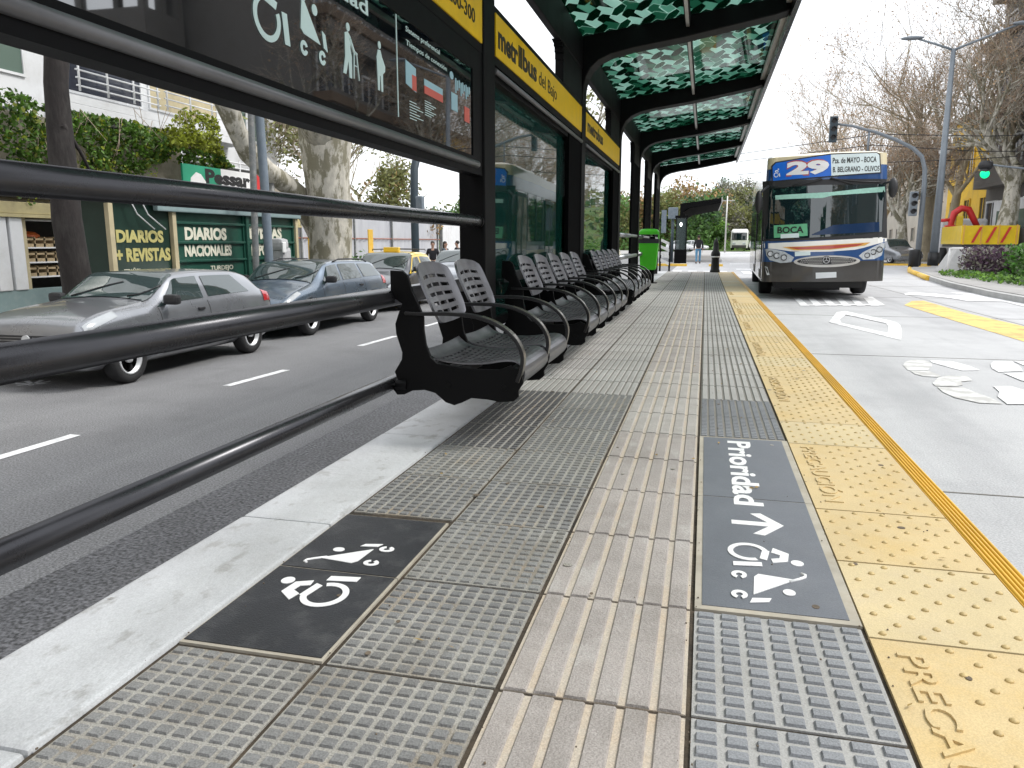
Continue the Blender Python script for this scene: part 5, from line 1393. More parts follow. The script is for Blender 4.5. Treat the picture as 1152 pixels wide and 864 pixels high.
# newspaper kiosk
KX = -8.95
ki = thing('newspaper_kiosk', (-9.7, 13, ZP), 'green metal newspaper kiosk painted DIARIOS NACIONALES behind the parked cars', 'kiosk')
k0, k1, k2 = GX(122, 250, KX).y, GX(194, 250, KX).y, GX(331, 250, KX).y
b = MB(); b.bx(KX - 1.35, KX - .02, k1, k2, ZP, 1.78); b.bx(KX - .6, KX - .02, k0, k1, ZP, 1.78, 1); b.build('body', [M['kiosk'], M['kiosk_dk']], ki)
b = MB(); b.bx(KX - 1.5, KX + .14, k0 - .35, k2 + .15, 1.72, 1.92, bev=.02); b.bx(KX + .02, KX + .12, k1 - .5, k2 + .1, 1.52, 1.70, 1, bev=.02); b.build('roof', [M['polegrey'], M['teal']], ki)
for y, m_ in ((k1 - .07, 'ochre'), (k0 - .05, 'ochre'), (lerp(k1, k2, .52), 'kiosk'), (k2 - .05, 'ochre')):
    b = MB(); b.bx(KX - .02, KX + .06, y, y + .10, ZP, 1.60, bev=.01); b.build('post', M[m_], ki)
for (a_, c_) in ((k1 + .05, lerp(k1, k2, .52)), (lerp(k1, k2, .52) + .12, k2 - .06)):
    b = MB()
    for pyy in (251, 273, 294, 315, 336):
        z = GX(209, pyy, KX).z - .02
        b.bx(KX - .02, KX + .03, a_, c_, z, z + .045, bev=.01)
    b.bx(KX - .02, KX + .012, a_, a_ + .05, ZP + .05, 1.6); b.bx(KX - .02, KX + .012, c_ - .05, c_, ZP + .05, 1.6)
    b.build('shutter', M['kiosk'], ki)
def ktext(txt, px0, px1, ytop, ybot, m_, x=KX + .0, bold=.05):
    a_ = GX(px0, ybot, x); c_ = GX(px1, ytop, x); zt_ = GX(px0, ytop, x).z
    b = MB(); b.text(txt, w=c_.y - a_.y, h=zt_ - a_.z, ex=.006, bold=bold, M=frame((x - .018, a_.y, a_.z), (0, 1, 0), (0, 0, 1), (1, 0, 0))); b.build('lettering', M[m_], ki)
ktext('DIARIOS', 209, 255, 256, 269, 'creampaint'); ktext('NACIONALES', 209, 261, 276, 288, 'creampaint'); ktext('TURDEJO', 238, 263, 299, 304, 'creampaint', bold=.02)
ktext('REVISTAS', 275, 317, 255, 268, 'creampaint'); ktext('DEPORTIVAS', 284, 320, 275, 287, 'creampaint'); ktext('E', 193, 199, 260, 267, 'creampaint')
ktext('DIARIOS', 132, 184, 259, 272, 'goldpaint'); ktext('+ REVISTAS', 132, 192, 280, 294, 'goldpaint'); ktext('ESPAÑOL', 141, 160, 303, 308, 'creampaint', bold=.02)
b = MB()
for o in (0, .25): b.tube([(KX + .1, k0 + .35 + o, 1.72), (KX + .12, k0 + .5 + o, 1.45), (KX + .1, k0 + .9 + o * 1.1, 1.22)], .012, 5)
b.build('cable', M['plaster'], ki)
# public telephones at the end of the kiosk
ph = thing('public_telephone', (KX + .3, GX(322, 280, KX + .3).y, 0), 'grey public telephone hood beside the kiosk end', 'telephone')
y = GX(322, 280, -8.6).y
b = MB(); b.box((-8.75, y - .02, .96), (.32, .30, .26), bev=.09); b.box((-8.75, y + .05, .68), (.3, .36, .46), bev=.08); b.build('hood', M['concrete'], ph)
b = MB(); b.box((-8.58, y - .12, .90), (.04, .14, .22), bev=.02); b.build('handset', M['white'], ph)
b = MB(); b.tube([(-8.8, y + .05, ZP), (-8.8, y + .05, .5)], .05, 10); b.build('post', M['polegrey'], ph)
# dark trunk, poles
def px_tube(mb, pts, X, rpx, n=12, ZB=None, mi=0):
    P = []; R_ = []
    for (x, y), r_ in zip(pts, rpx):
        p = GX(x, y, X); q = GX(x + r_, y, X); P.append(p); R_.append(abs((q - p).y) * math.cos(math.atan2(abs(p.y), abs(p.x))) * 1.0)
    return P, R_
def zc(p): return (Vector(p) - Vector((0, 0, CAM_H))).dot(_fw)
def limb(mb, pts, X, rpx, n=12, mi=0, cap=True):
    P = [GX(x, y, X) for x, y in pts]; R_ = [r_ * zc(p) / F_PX for p, r_ in zip(P, rpx)]
    mb.tube(P, R_, n, mi, cap); return P
dt = thing('street_tree', (-8.62, 9.1, ZP), 'dark rough tree trunk standing between the shop front and the kiosk', 'tree')
b = MB()
limb(b, [(98, 400), (92, 345), (84, 300), (75, 245), (71, 190), (66, 130), (63, 95), (64, 60), (58, 0), (50, -80), (55, -170)], -8.62, [26, 17, 15.5, 15.5, 14.5, 13, 12.5, 13, 12, 11, 9], 14)
limb(b, [(70, 140), (90, 170), (105, 200)], -8.5, [4, 2.0, 1.2], 6)
for pts, r_ in (([(50, -80), (0, -200), (-60, -330)], [8, 6, 3]), ([(55, -150), (110, -260), (190, -380)], [8, 5, 3]), ([(58, 0), (100, -90), (150, -150)], [6, 4, 2])): limb(b, pts, -8.62, r_, 8)
b.build('trunk', M['bark_dark'], dt)
random.seed(5)
b = MB()
for i in range(1600):
    c_ = GX(random.uniform(-100, 230), random.uniform(-460, -180), -8.62 + rnd(1.2)); leafq(b, c_, .09)
b.build('crown', LM['olive'], dt)
def pole(name, label, pts, X, r_, mat, cat='pole', group=None):
    base = GX(*pts[0], X); mb = MB()
    P = [Vector((base.x, base.y, zleft(base.y) + .12))] + [GX(*p, X) for p in pts[1:]]
    t = thing(name, (base.x, base.y, zleft(base.y) + .12), label, cat, group)
    mb.tube(P, r_, 14); mb.build('shaft', mat, t)
    mb = MB(); mb.tube([P[0], P[0] + Vector((0, 0, .25))], r_ * 1.25 if not isinstance(r_, list) else r_[0] * 1.25, 14); mb.build('base', mat, t)
    return t
pole('utility_pole', 'dark greenish pole in front of the kiosk, left of the blue one', [(292, 345), (288, 300), (285, 200), (282, 120), (279, 20), (276, -200)], -8.36, .062, M['polegrey'])
pole('utility_pole', 'blue grey pole in front of the kiosk, right of the greenish one', [(306, 345), (303, 300), (297, 200), (291, 120), (284, 20), (270, -200)], -8.30, .085, M['poleblue'])
tp = pole('traffic_light_pole', 'dark teal pole with a signal box standing beyond the taxi', [(469, 330), (468, 300), (466, 230), (466, 190), (470, 172), (478, 160), (500, 150), (560, 140)], -8.3, .115, M['poleteal'])
q = GX(472, 229, -8.15); b = MB(); b.box(q, (.24, .24, .42), bev=.04); b.build('signal_box', M['poleblue'], tp)
# big plane tree
pt = thing('plane_tree', (-8.95, 17.7, ZP), 'thick pale plane tree with a leaning limb behind the blue grey wagon', 'tree')
b = MB()
limb(b, [(370, 400), (371, 345), (372, 290), (372, 250), (368, 200), (366, 160), (366, 130), (372, 60), (382, -30), (400, -130)], -8.95, [34, 26, 23.5, 24, 25, 29, 32, 24, 20, 15], 18)
limb(b, [(366, 160), (350, 130), (320, 60), (280, -40)], -8.9, [22, 16, 13, 9], 12)
limb(b, [(366, 150), (392, 110), (420, 40), (440, -60)], -8.9, [20, 15, 12, 8], 12)
b.build('trunk', M['bark_pale'], pt)
b = MB(); limb(b, [(362, 262), (340, 225), (322, 207), (300, 192), (280, 172), (267, 148), (258, 125), (246, 98), (236, 60), (240, 10)], -9.6, [16, 13, 11, 11, 12, 10.5, 12, 13, 12, 10], 12)
b.build('limb', M['bark_pale'], pt)
random.seed(3); b = MB(); tips = []
for (x, y) in ((400, -130), (280, -40), (440, -60), (240, 10)):
    for k in range(4):
        grow(b, GX(x, y, -8.95), Vector((rnd(.8), rnd(.8), .7)).normalized(), 2.4, .10, 2, 4, (4, 3, 3), tips)
b.build('branches', M['bark_brown'], pt)
b = MB()
for i in range(1500):
    p, d_ = random.choice(tips); leafq(b, p + Vector((rnd(.3), rnd(.3), rnd(.3))), .08)
b.build('crown', LM['olive'], pt)
pole('lamp_post', 'thin grey post in front of the corrugated fence beside the kiosk', [(312, 330), (311, 290), (308, 250), (305, 200)], -9.6, .06, M['polegrey'])
# corrugated fence
fe = thing('corrugated_fence', (-13.5, 32, ZP), 'tall pale grey corrugated fence with a rusty rail along the far pavement', 'fence')
b = MB(); y0, y1 = 23.4, 38.6
n_ = int((y1 - y0) / .11); vs = []
for k in range(n_ + 1):
    y = lerp(y0, y1, k / n_); x = -13.5 + .05 * math.sin(k * 1.57); vs += [(x, y, -.55), (x, y, 2.05)]
b.add(vs, [(2 * k, 2 * k + 2, 2 * k + 3, 2 * k + 1) for k in range(n_)]); b.build('sheets', M['fencegrey'], fe, solid=.004)
for z in (1.16,): b = MB(); b.tube([(-13.44, y0, z), (-13.44, y1, z)], .025, 6); b.build('rail', M['rust'], fe)
for y in (24.2, 26.2, 28.4, 32.2, 35.4, 38.2): b = MB(); b.bx(-13.47, -13.40, y, y + .07, -.5, 2.15); b.build('post', M['polegrey'], fe)
gt = thing('gate', (-13.5, 42, ZP), 'white ribbed metal gate beyond the corrugated fence', 'gate')
b = MB(); n_ = 90; vs = []
for k in range(n_ + 1):
    y = lerp(38.9, 52, k / n_); vs += [(-13.5 + (.03 if k % 2 else 0), y, -.5), (-13.5 + (.03 if k % 2 else 0), y, 2.3)]
b.add(vs, [(2 * k, 2 * k + 2, 2 * k + 3, 2 * k + 1) for k in range(n_)]); b.build('panel', M['plaster'], gt, solid=.004)
for yg in (38.7, 52): b = MB(); b.bx(-13.5, -13.35, yg, yg + .15, -.5, 2.4); b.build('post', M['polegrey'], gt)
for px_, lab in ((352, 'yellow upright marker board left of the pale plane tree'), (418, 'yellow upright marker board in front of the corrugated fence')):
    p = GX(px_, 297, -10.5); t = thing('marker_post', (p.x, p.y, zleft(p.y) + .13), lab, 'marker post')
    b = MB(); b.bx(p.x - .02, p.x + .02, p.y - .20, p.y + .16, .30, 1.42, bev=.02); b.build('board', M['kerbyel'], t)
    b = MB(); b.bx(p.x - .06, p.x - .03, p.y - .05, p.y + .05, ZP, 1.2); b.build('post', M['polegrey'], t)
p = GX(430, 300, -10.2); b = MB(); b.bx(p.x - .2, p.x + .2, p.y - .6, p.y + 1.5, -.48, .36, bev=.06); tag(b.build('road_barrier', M['kerbyel']), 'yellow block barrier standing in front of the fence behind the taxi', 'barrier')
p = GX(360, 284, -9.4); t = thing('traffic_drum', (p.x, p.y, ZP), 'red and white traffic drum beside the plane tree trunk', 'traffic drum')
b = MB()
for k in range(5): b.lathe([(.26 - .015 * k, ZP + .28 * k), (.25 - .015 * k, ZP + .28 * (k + 1))], 16, k % 2, c=(p.x, p.y, 0))
b.lathe([(.19, ZP + 1.4), (.10, ZP + 1.48), (1e-4, ZP + 1.5)], 16, 0, c=(p.x, p.y, 0)); b.build('body', [M['white'], M['red']], t)
b = MB(); b.bx(p.x - .3, p.x + .3, p.y - .3, p.y + .3, ZP, ZP + .06, bev=.02); b.build('base', M['trim'], t)
b = MB(); random.seed(9)
p = GX(395, 292, -12.6)
for i in range(500): leafq(b, (p.x + rnd(.4), p.y + rnd(.9), -.1 + abs(random.gauss(0, .25))), .09)
tag(b.build('shrub', LM['green']), 'small green shrub at the foot of the corrugated fence', 'shrub')
# trees beyond the fence
gl_ = 'trees beyond the corrugated fence'
bare_tree((-17, 33, -.6), 12, .22, 'sparse olive tree right behind the fence, nearest the pale plane tree', 21, (5, 5, 4, 4), 4, seeds=5200, leaf='olive', lsize=.085, group=gl_, name='street_tree', clump=.5)
bare_tree((-19, 27, -.6), 10, .2, 'sparse tree behind the fence left of the pale plane tree', 22, (4, 4, 4, 4), 4, seeds=3000, leaf='olive', lsize=.085, group=gl_, name='street_tree', clump=.5)
leafy_tree((-15.5, 38, -.5), 5.6, 5.5, .2, 'round bushy olive tree just above the corrugated fence', 23, ('olive', 'autumn'), 3800, .13, gl_, 'street_tree')
leafy_tree((-15, 52, -.4), 7.2, 5.5, .2, 'green leafy tree above the white gate', 24, ('green', 'olive'), 3000, .16, gl_, 'street_tree')
bare_tree((-22, 48, -.6), 13, .25, 'tall thin grey tree farthest behind the fence', 25, (4, 4, 4, 4), 4, seeds=2500, leaf='olive', lsize=.1, group=gl_, name='street_tree', clump=.5)
# distant trunks seen through the far open bays
bare_tree((-8.9, 78, -.2), 18, .62, 'pale plane tree trunk seen through the open shelter bay', 31, (4, 4, 4), 3, bark='bark_pale', seeds=1500, leaf='olive', lsize=.2, trunk_frac=.5)
# ================================================================ people
M['skin'] = pm('skin', (.42, .25, .18), .55, var=.06); M['hair'] = pm('hair_dark', (.02, .014, .01), .6, var=.2)
M['cloth_black'] = pm('cloth_black', (.014, .014, .018), .85, var=.3, scale=8); M['cloth_grey'] = pm('cloth_grey', (.06, .075, .09), .85, var=.3, scale=8); M['jeans'] = pm('jeans', (.10, .26, .42), .8, var=.2, scale=9)
def skinned(name, verts, edges, radii, mat, parent, sub=2):
    me = bpy.data.meshes.new(name); me.from_pydata(verts, edges, []); ob = bpy.data.objects.new(name, me); COL.objects.link(ob); ob.parent = parent
    md = ob.modifiers.new('skin', 'SKIN'); md.use_smooth_shade = True
    sv = me.skin_vertices[0].data
    for i, r_ in enumerate(radii): sv[i].radius = r_ if isinstance(r_, tuple) else (r_, r_)
    sv[0].use_root = True
    s_ = ob.modifiers.new('sub', 'SUBSURF'); s_.levels = sub; s_.render_levels = sub
    me.materials.append(mat); ORG[ob.name] = ORG[parent.name]
    return ob
def person(base, H, face, label, top_m, leg_m, arms='down', walk=.0, hair_long=False, backpack=False, group=None):
    """face: heading angle about z (0 = looking to +Y)"""
    t = thing('person', base, label, 'person', group); t.rotation_euler = (0, 0, face)
    k = H / 1.75
    def S_(l): return [(x * k, y * k, z * k) for x, y, z in l]
    ar = {'down': [(.23, 0, 1.20), (.26, .06, .98), (.29, -.02, 1.20), ], }
    J = {'pel': (0, 0, .95), 'waist': (0, 0, 1.08), 'chest': (0, .01, 1.30), 'neck': (0, .0, 1.47), 'hd0': (0, .02, 1.56), 'hd1': (0, .02, 1.66), 'hd2': (0, .015, 1.71)}
    V = [J['pel'], J['waist'], J['chest'], J['neck'], J['hd0'], J['hd1'], J['hd2']]; R_ = [(.12, .09), (.11, .08), (.125, .08), (.050, .050), (.072, .082), (.078, .09), (.05, .06)]
    E_ = [(0, 1), (1, 2), (2, 3), (3, 4), (4, 5), (5, 6)]
    for sg_ in (-1, 1):
        o = len(V); st_ = walk * sg_
        V += [(sg_ * .10, 0, .88), (sg_ * .105, st_ * .5 + .02, .49), (sg_ * .10, st_, .09), (sg_ * .12, st_ + .15, .03)]; R_ += [.088, .058, .042, .035]; E_ += [(0, o), (o, o + 1), (o + 1, o + 2), (o + 2, o + 3)]
        o = len(V)
        if arms == 'down': A = [(sg_ * .19, 0, 1.40), (sg_ * .25, -.02, 1.14), (sg_ * .26, .07 - st_ * .4, .90), (sg_ * .255, .10 - st_ * .5, .80)]
        else: A = [(sg_ * .19, 0, 1.40), (sg_ * .25, .02, 1.14), (sg_ * .14, .26, 1.10), (sg_ * .06, .33, 1.13)]
        V += A; R_ += [.058, .043, .032, .036]; E_ += [(2, o), (o, o + 1), (o + 1, o + 2), (o + 2, o + 3)]
    body = skinned('body', S_(V), E_, [(a * k, c * k) if True else 0 for a, c in [(r_ if isinstance(r_, tuple) else (r_, r_)) for r_ in R_]], M['skin'], t)
    # face details and hands
    b = MB(); o = ORG[t.name]
    b.sphere((o.x, o.y + .105 * k, o.z + 1.615 * k), (.014 * k, .022 * k, .022 * k), n=8)
    for sg_ in (-1, 1):
        b.sphere((o.x + sg_ * .078 * k, o.y + .01 * k, o.z + 1.62 * k), (.014 * k, .024 * k, .035 * k), n=8)
        hx = A[-1]
        hp = Vector((sg_ * abs(hx[0]), hx[1], hx[2])) * k
        for f_ in range(5):
            b.tube([(o.x + hp.x, o.y + hp.y - .02 * k + f_ * .012 * k, o.z + hp.z), (o.x + hp.x - sg_ * .005, o.y + hp.y - .025 * k + f_ * .017 * k, o.z + hp.z - (.09 if f_ else .05) * k), (o.x + hp.x - sg_ * .02, o.y + hp.y - .02 * k + f_ * .017 * k, o.z + hp.z - (.13 if f_ else .07) * k)], .008 * k, 5)
    b.build('face_and_fingers', M['skin'], t)
    b = MB()
    for sg_ in (-1, 1): b.sphere((o.x + sg_ * .032 * k, o.y + .098 * k, o.z + 1.64 * k), .011 * k, n=8)
    b.sphere((o.x, o.y + .10 * k, o.z + 1.565 * k), (.026 * k, .008 * k, .006 * k), n=8); b.build('eyes_and_mouth', M['hair'], t)
    b = MB(); b.sphere((o.x, o.y - .012 * k, o.z + 1.675 * k), (.092 * k, .10 * k, .09 * k), n=14)
    if hair_long: b.sphere((o.x, o.y - .06 * k, o.z + 1.54 * k), (.085 * k, .06 * k, .17 * k), n=12)
    b.build('hair', M['hair'], t)
    # jacket
    V = [(0, 0, .92), (0, 0, 1.08), (0, .01, 1.30), (0, 0, 1.47)]; R_ = [(.165, .125), (.155, .115), (.19, .135), (.10, .09)]; E_ = [(0, 1), (1, 2), (2, 3)]
    for sg_ in (-1, 1):
        o_ = len(V); st_ = walk * sg_
        if arms == 'down': A = [(sg_ * .195, 0, 1.39), (sg_ * .255, -.02, 1.14), (sg_ * .262, .06 - st_ * .4, .93)]
        else: A = [(sg_ * .195, 0, 1.39), (sg_ * .255, .02, 1.14), (sg_ * .16, .24, 1.10)]
        V += A; R_ += [.075, .062, .050]; E_ += [(2, o_), (o_, o_ + 1), (o_ + 1, o_ + 2)]
    skinned('jacket', S_(V), E_, [(r_[0] * k, r_[1] * k) if isinstance(r_, tuple) else (r_ * k, r_ * k) for r_ in R_], top_m, t)
    V = [(0, 0, .95)]; R_ = [(.145, .11)]; E_ = []
    for sg_ in (-1, 1):
        o_ = len(V); st_ = walk * sg_; V += [(sg_ * .10, 0, .86), (sg_ * .105, st_ * .5 + .02, .49), (sg_ * .10, st_, .10)]; R_ += [.10, .072, .058]; E_ += [(0, o_), (o_, o_ + 1), (o_ + 1, o_ + 2)]
    skinned('trousers', S_(V), E_, [(r_[0] * k, r_[1] * k) if isinstance(r_, tuple) else (r_ * k, r_ * k) for r_ in R_], leg_m, t)
    for sg_ in (-1, 1):
        b = MB(); st_ = walk * sg_; o = ORG[t.name]
        b.sphere((o.x + sg_ * .115 * k, o.y + (st_ + .07) * k, o.z + .045 * k), (.052 * k, .14 * k, .045 * k), n=12); b.build('shoe', M['cloth_black'], t)
    return t
gp = 'people standing by the white gate'
p = GX(487, 290, -10); person((p.x, p.y, -.50), 1.55, math.radians(200), 'person in a black hooded top facing the street beyond the taxi', M['cloth_black'], M['cloth_black'], 'down', 0, group=gp)
p = GX(501, 290, -10); person((p.x, p.y, -.50), 1.55, math.radians(-100), 'person with dark tied hair in a grey jacket looking right', M['cloth_grey'], M['cloth_black'], 'front', 0, True, group=gp)
p = GX(514.5, 290, -10); person((p.x, p.y, -.48), 1.56, math.radians(90), 'person in black nearly hidden by the shelter column', M['cloth_black'], M['cloth_black'], 'front', 0, group=gp)
p = GZ(785, 296.8, ZR)
pw_ = person((p.x, p.y, ZR + .016), 1.60, 0, 'person in a black jacket and pale blue jeans walking away toward the second shelter', M['cloth_black'], M['jeans'], 'down', .12)
o = ORG[pw_.name]; b = MB(); b.box((o.x, o.y - .17, o.z + 1.15), (.30, .16, .42), bev=.06); tag(b.build('backpack', M['cloth_black']), 'dark backpack worn by the person walking away', 'backpack')
# ================================================================ far end of the platform and right side
M['bollard'] = pm('bollard_black', (.012, .012, .013), .5, var=.2)
p = GZ(804, 305.5, 0)
t = thing('bollard', (p.x, 27.6, 0), 'slim black stepped bollard with a white band at the far platform end', 'bollard')
b = MB(); b.lathe([(.17, 0), (.165, .06), (.145, .10), (.125, .45), (.13, .52), (.155, .56), (.15, .66), (.10, .74), (.085, .98), (.06, 1.06), (1e-4, 1.18)], 18, c=(.345, 27.6, 0)); b.build('body', M['bollard'], t)
b = MB(); b.lathe([(.156, .50), (.158, .545)], 18, c=(.345, 27.6, 0)); b.build('band', M['white'], t)
# striped barrier
bt = thing('barrier_railing', (-1.5, 29.4, 0), 'black and white striped barrier beside the green bin', 'barrier')
for x in (-1.62, -1.28): b = MB(); b.tube([(x, 29.4, -.12), (x, 29.4, 1.05)], .035, 10); b.build('post', M['black'], bt)
for k in range(4):
    b = MB(); z = .22 + k * .24
    P = [Vector((-1.60, 29.36, z + .10)), Vector((-1.30, 29.36, z - .04))]
    b.prism([(P[0].x, P[0].z), (P[1].x, P[1].z), (P[1].x, P[1].z + .11), (P[0].x, P[0].z + .11)], .02, 0, XZ(29.36, .02)); b.build('stripe', M['white'], bt)
# signal and totem at the crossing
sg1 = thing('pedestrian_signal', (-2.0, 50, ZR), 'dark boxed signal on a post left of the second shelter', 'traffic light')
b = MB(); b.tube([(-2.05, 50, ZR), (-2.05, 50, 3.1)], .09, 12); b.build('post', M['poleteal'], sg1)
b = MB(); b.bx(-2.35, -1.75, 49.8, 50.1, 2.45, 3.15, bev=.06); b.bx(-2.75, -2.45, 49.9, 50.0, 1.6, 3.0); b.build('housing', M['poleblue'], sg1)
to = thing('information_totem', (-1.3, 47, ZR), 'tall glass information totem with a lit lamp beside the second shelter', 'information totem')
b = MB(); b.bx(-1.75, -1.70, 47, 47.1, ZR, 2.5); b.bx(-1.15, -1.10, 47, 47.1, ZR, 2.5); b.bx(-1.8, -1.05, 46.95, 47.15, 2.42, 2.56); b.bx(-1.78, -1.07, 46.95, 47.15, ZR, .6); b.build('frame', M['black'], to)
b = MB(); b.bx(-1.70, -1.15, 47.03, 47.06, .6, 2.42); b.build('pane', glassy('totem_glass', (.03, .06, .06), .05, 1.5, .5), to)
b = MB(); b.sphere((-1.45, 46.9, 2.05), (.07, .07, .12), n=10); b.build('lamp', emis('lamp_white', (1, 1, 1), 2.0), to)
# second platform and shelter
b = MB(); b.bx(-1.6, 1.0, 49.5, 110, ZR - .1, -.02); struct(b, 'platform_beyond', [M['pave']])
b = MB(); b.bx(-2.4, -.9, 41.2, 41.5, ZR - .1, -.08, bev=.02); b.bx(.2, .9, 41.2, 41.5, ZR - .1, -.08, bev=.02); b.bx(-1.9, -.95, 31, 31.25, ZR - .1, -.12, bev=.02); struct(b, 'yellow_kerb', [M['kerbyel']])
s2 = thing('bus_shelter', (-1.2, 55, 0), 'second smaller black bus shelter with dark sloping roof beyond the crossing', 'bus shelter')
for k in range(4):
    y = 52 + 4.2 * k; b = MB(); b.prism(prof, .29, 0, XZ(y, .29)); b.build('frame', M['black'], s2)
b = MB(); b.add([(-1.7, 51.7, 3.38), (.85, 51.7, 3.70), (.85, 65, 3.70), (-1.7, 65, 3.38), (-1.7, 51.7, 3.46), (.85, 51.7, 3.78), (.85, 65, 3.78), (-1.7, 65, 3.46)], [(0, 3, 2, 1), (4, 5, 6, 7), (0, 1, 5, 4), (1, 2, 6, 5), (2, 3, 7, 6), (3, 0, 4, 7)]); b.build('roof', M['black'], s2)
b = MB(); b.add([(-1.5, 51.75, 2.9), (-1.1, 51.75, 3.17), (.84, 51.75, 3.5), (.84, 65, 3.5), (-1.1, 65, 3.17), (-1.5, 65, 2.9), (-1.69, 51.72, 3.38), (.84, 51.72, 3.68)], [(0, 5, 4, 1), (1, 4, 3, 2), (0, 1, 2, 7, 6)]); b.build('ceiling', M['blackmat'], s2)
b = MB(); b.bx(.86, .92, 51.7, 65, 3.52, 3.82); b.build('fascia', M['alu'], s2)
b = MB(); b.bx(-1.66, -1.6, 51.7, 65, .1, 3.2); b.build('wall_panel', M['black'], s2)
# people-free boundary: far vehicles
def small_bus(loc, rot, label):
    t = thing('coach', loc, label, 'bus')
    o = Vector(loc)
    def R2(z, w, y0, y1): return [(o.x - w, o.y + y0 + .2, o.z + z), (o.x - w + .25, o.y + y0, o.z + z), (o.x + w - .25, o.y + y0, o.z + z), (o.x + w, o.y + y0 + .2, o.z + z), (o.x + w, o.y + y1, o.z + z), (o.x - w, o.y + y1, o.z + z)]
    b = MB(); loft(b, [R2(.35, 1.2, 0, 10), R2(1.5, 1.22, -.1, 10), R2(2.7, 1.18, .1, 10), R2(3.05, 1.0, .5, 9.8)]); b.build('body', M['bus_white'], t)
    b = MB(); b.bx(o.x - 1.05, o.x + 1.05, o.y - .16, o.y - .02, o.z + 1.45, o.z + 2.5, bev=.05); b.build('windscreen', M['bus_glass'], t)
    b = MB(); b.bx(o.x - 1.0, o.x + 1.0, o.y - .16, o.y + .05, o.z + .35, o.z + .75, bev=.04); b.build('bumper', M['bus_grey'], t)
    b = MB(); b.bx(o.x - 1.24, o.x - 1.2, o.y + .6, o.y + 9.5, o.z + 1.5, o.z + 2.4); b.bx(o.x + 1.2, o.x + 1.24, o.y + .6, o.y + 9.5, o.z + 1.5, o.z + 2.4); b.build('side_window', M['bus_glass'], t)
    for sx in (-1, 1):
        for wy in (1.8, 7.5): b = MB(); b.tube([(o.x + sx * .95, o.y + wy, o.z + .45), (o.x + sx * 1.2, o.y + wy, o.z + .45)], .45, 18); b.build('wheel', M['tyre'], t)
        b = MB(); b.bx(o.x + sx * .7 - .2, o.x + sx * .7 + .2, o.y - .15, o.y, o.z + .85, o.z + 1.1, bev=.03); b.build('headlight', M['lamp_clear'], t)
    t.rotation_euler = (0, 0, rot); return t
q = GZ(828, 278.5, ZR); small_bus((4.7, 118, -.1), math.radians(-4), 'distant white coach approaching on the bus road')
for i, (px, Y, m_, lab) in enumerate(((796, 112, 'carwhite', 'distant white car parked left of the far light pole'), (783, 108, 'carwhite', 'distant pale car half hidden behind the second shelter'), (850, 120, 'carwhite', 'distant white van beside the far coach'))):
    x = GY(px, 275, Y).x
    c_ = make_car('distant_car', lab, 'car', 4.0, .85, sedan_st(4.0, 1.45), (.8, 3.2), .31, M[m_], [(1.3, 2.05, 1.72, 2.05, .1, .9), (2.15, 3.1, 2.13, 2.85, .1, .9)], (1.2, 1.78, .93, .9, -.1), (2.85, 3.3, .88, .92, .05), 'distant parked cars', detail=False)
    c_.location = (x, Y, -.12); c_.rotation_euler = (0, 0, math.radians(70 if i < 2 else 0))
pl = thing('light_pole', (GY(816, 270, 100).x, 100, ZR), 'thin pale light pole in front of the wooded hill', 'light pole'); o = ORG[pl.name]
b = MB(); b.tube([o, o + Vector((0, 0, 6.8))], [.11, .07], 8); b.build('shaft', M['alu'], pl)
b = MB(); b.bx(o.x - .9, o.x + .9, o.y - .05, o.y + .05, 6.0, 6.1); b.build('cross_arm', M['alu'], pl)
# wooded hill
h = MB()
def hz(x, y):
    t_ = min(1, max(0, (y - 118) / 130)); t_ = t_ * t_ * (3 - 2 * t_)
    return -.25 + 10 * t_ * (1 + .25 * math.sin(x * .03 + 1)) - .02 * 0
h.grid(lambda u, v: (lerp(-260, 330, u), lerp(112, 420, v), hz(lerp(-260, 330, u), lerp(112, 420, v)) - .3), 40, 30)
struct(h, 'hill', [pm('hill_grass', (.10, .17, .035), .9, var=.4, scale=.15, dirt=(.22, .17, .12), dscale=.08)])
gh = 'trees on the wooded hill'
specs = [  # px, py_top, Y, width, mats, desc
    (772, 203, 135, 15, ('autumn', 'olive'), 'broad russet crown on the left of the hill'), (752, 215, 128, 12, ('olive', 'autumn'), 'yellow olive crown beside the last shelter column'), (782, 222, 118, 10, ('dark', 'green'), 'dark green round tree below the russet crown'),
    (806, 214, 150, 10, ('green', 'dark'), 'bright green tree between russet and grey crowns'), (824, 209, 165, 13, ('grey', 'olive'), 'grey leafless tree on the middle of the hill'), (815, 200, 190, 9, ('dark', 'grey'), 'dark conifer-like tree on the hill top'),
    (838, 203, 175, 14, ('grey', 'olive'), 'wide grey crown behind the bus mirror'), (845, 232, 135, 10, ('olive', 'grey'), 'low pale bush tree beside the bus'), (826, 225, 140, 9, ('olive', 'grey'), 'olive tree right of the light pole'),
    (800, 246, 122, 7, ('green', 'grass'), 'small bright tree behind the second shelter roof'), (735, 222, 125, 11, ('olive', 'green'), 'olive tree hidden by the shelter columns'), (712, 215, 125, 13, ('autumn', 'olive'), 'brown tree seen through the far bays'), (690, 222, 118, 12, ('green', 'olive'), 'green tree seen through the glass bays'),
    (862, 215, 160, 13, ('grey', 'dark'), 'grey tree hidden behind the bus roof'), (650, 215, 120, 14, ('olive', 'green'), 'olive tree left of the far bays'), (610, 210, 118, 14, ('green', 'dark'), 'green tree behind the metrobus sign')]
for i, (px, py, Y, wd, ms, lab) in enumerate(specs):
    tp_ = GY(px, py, Y); zb_ = hz(tp_.x, Y) - .3
    leafy_tree((tp_.x, Y, zb_), tp_.z - zb_, wd, .3, lab, 100 + i, ms, 3600, .29 if wd > 9 else .22, gh, 'hill_tree', 11, .05)
random.seed(78)
b = MB()
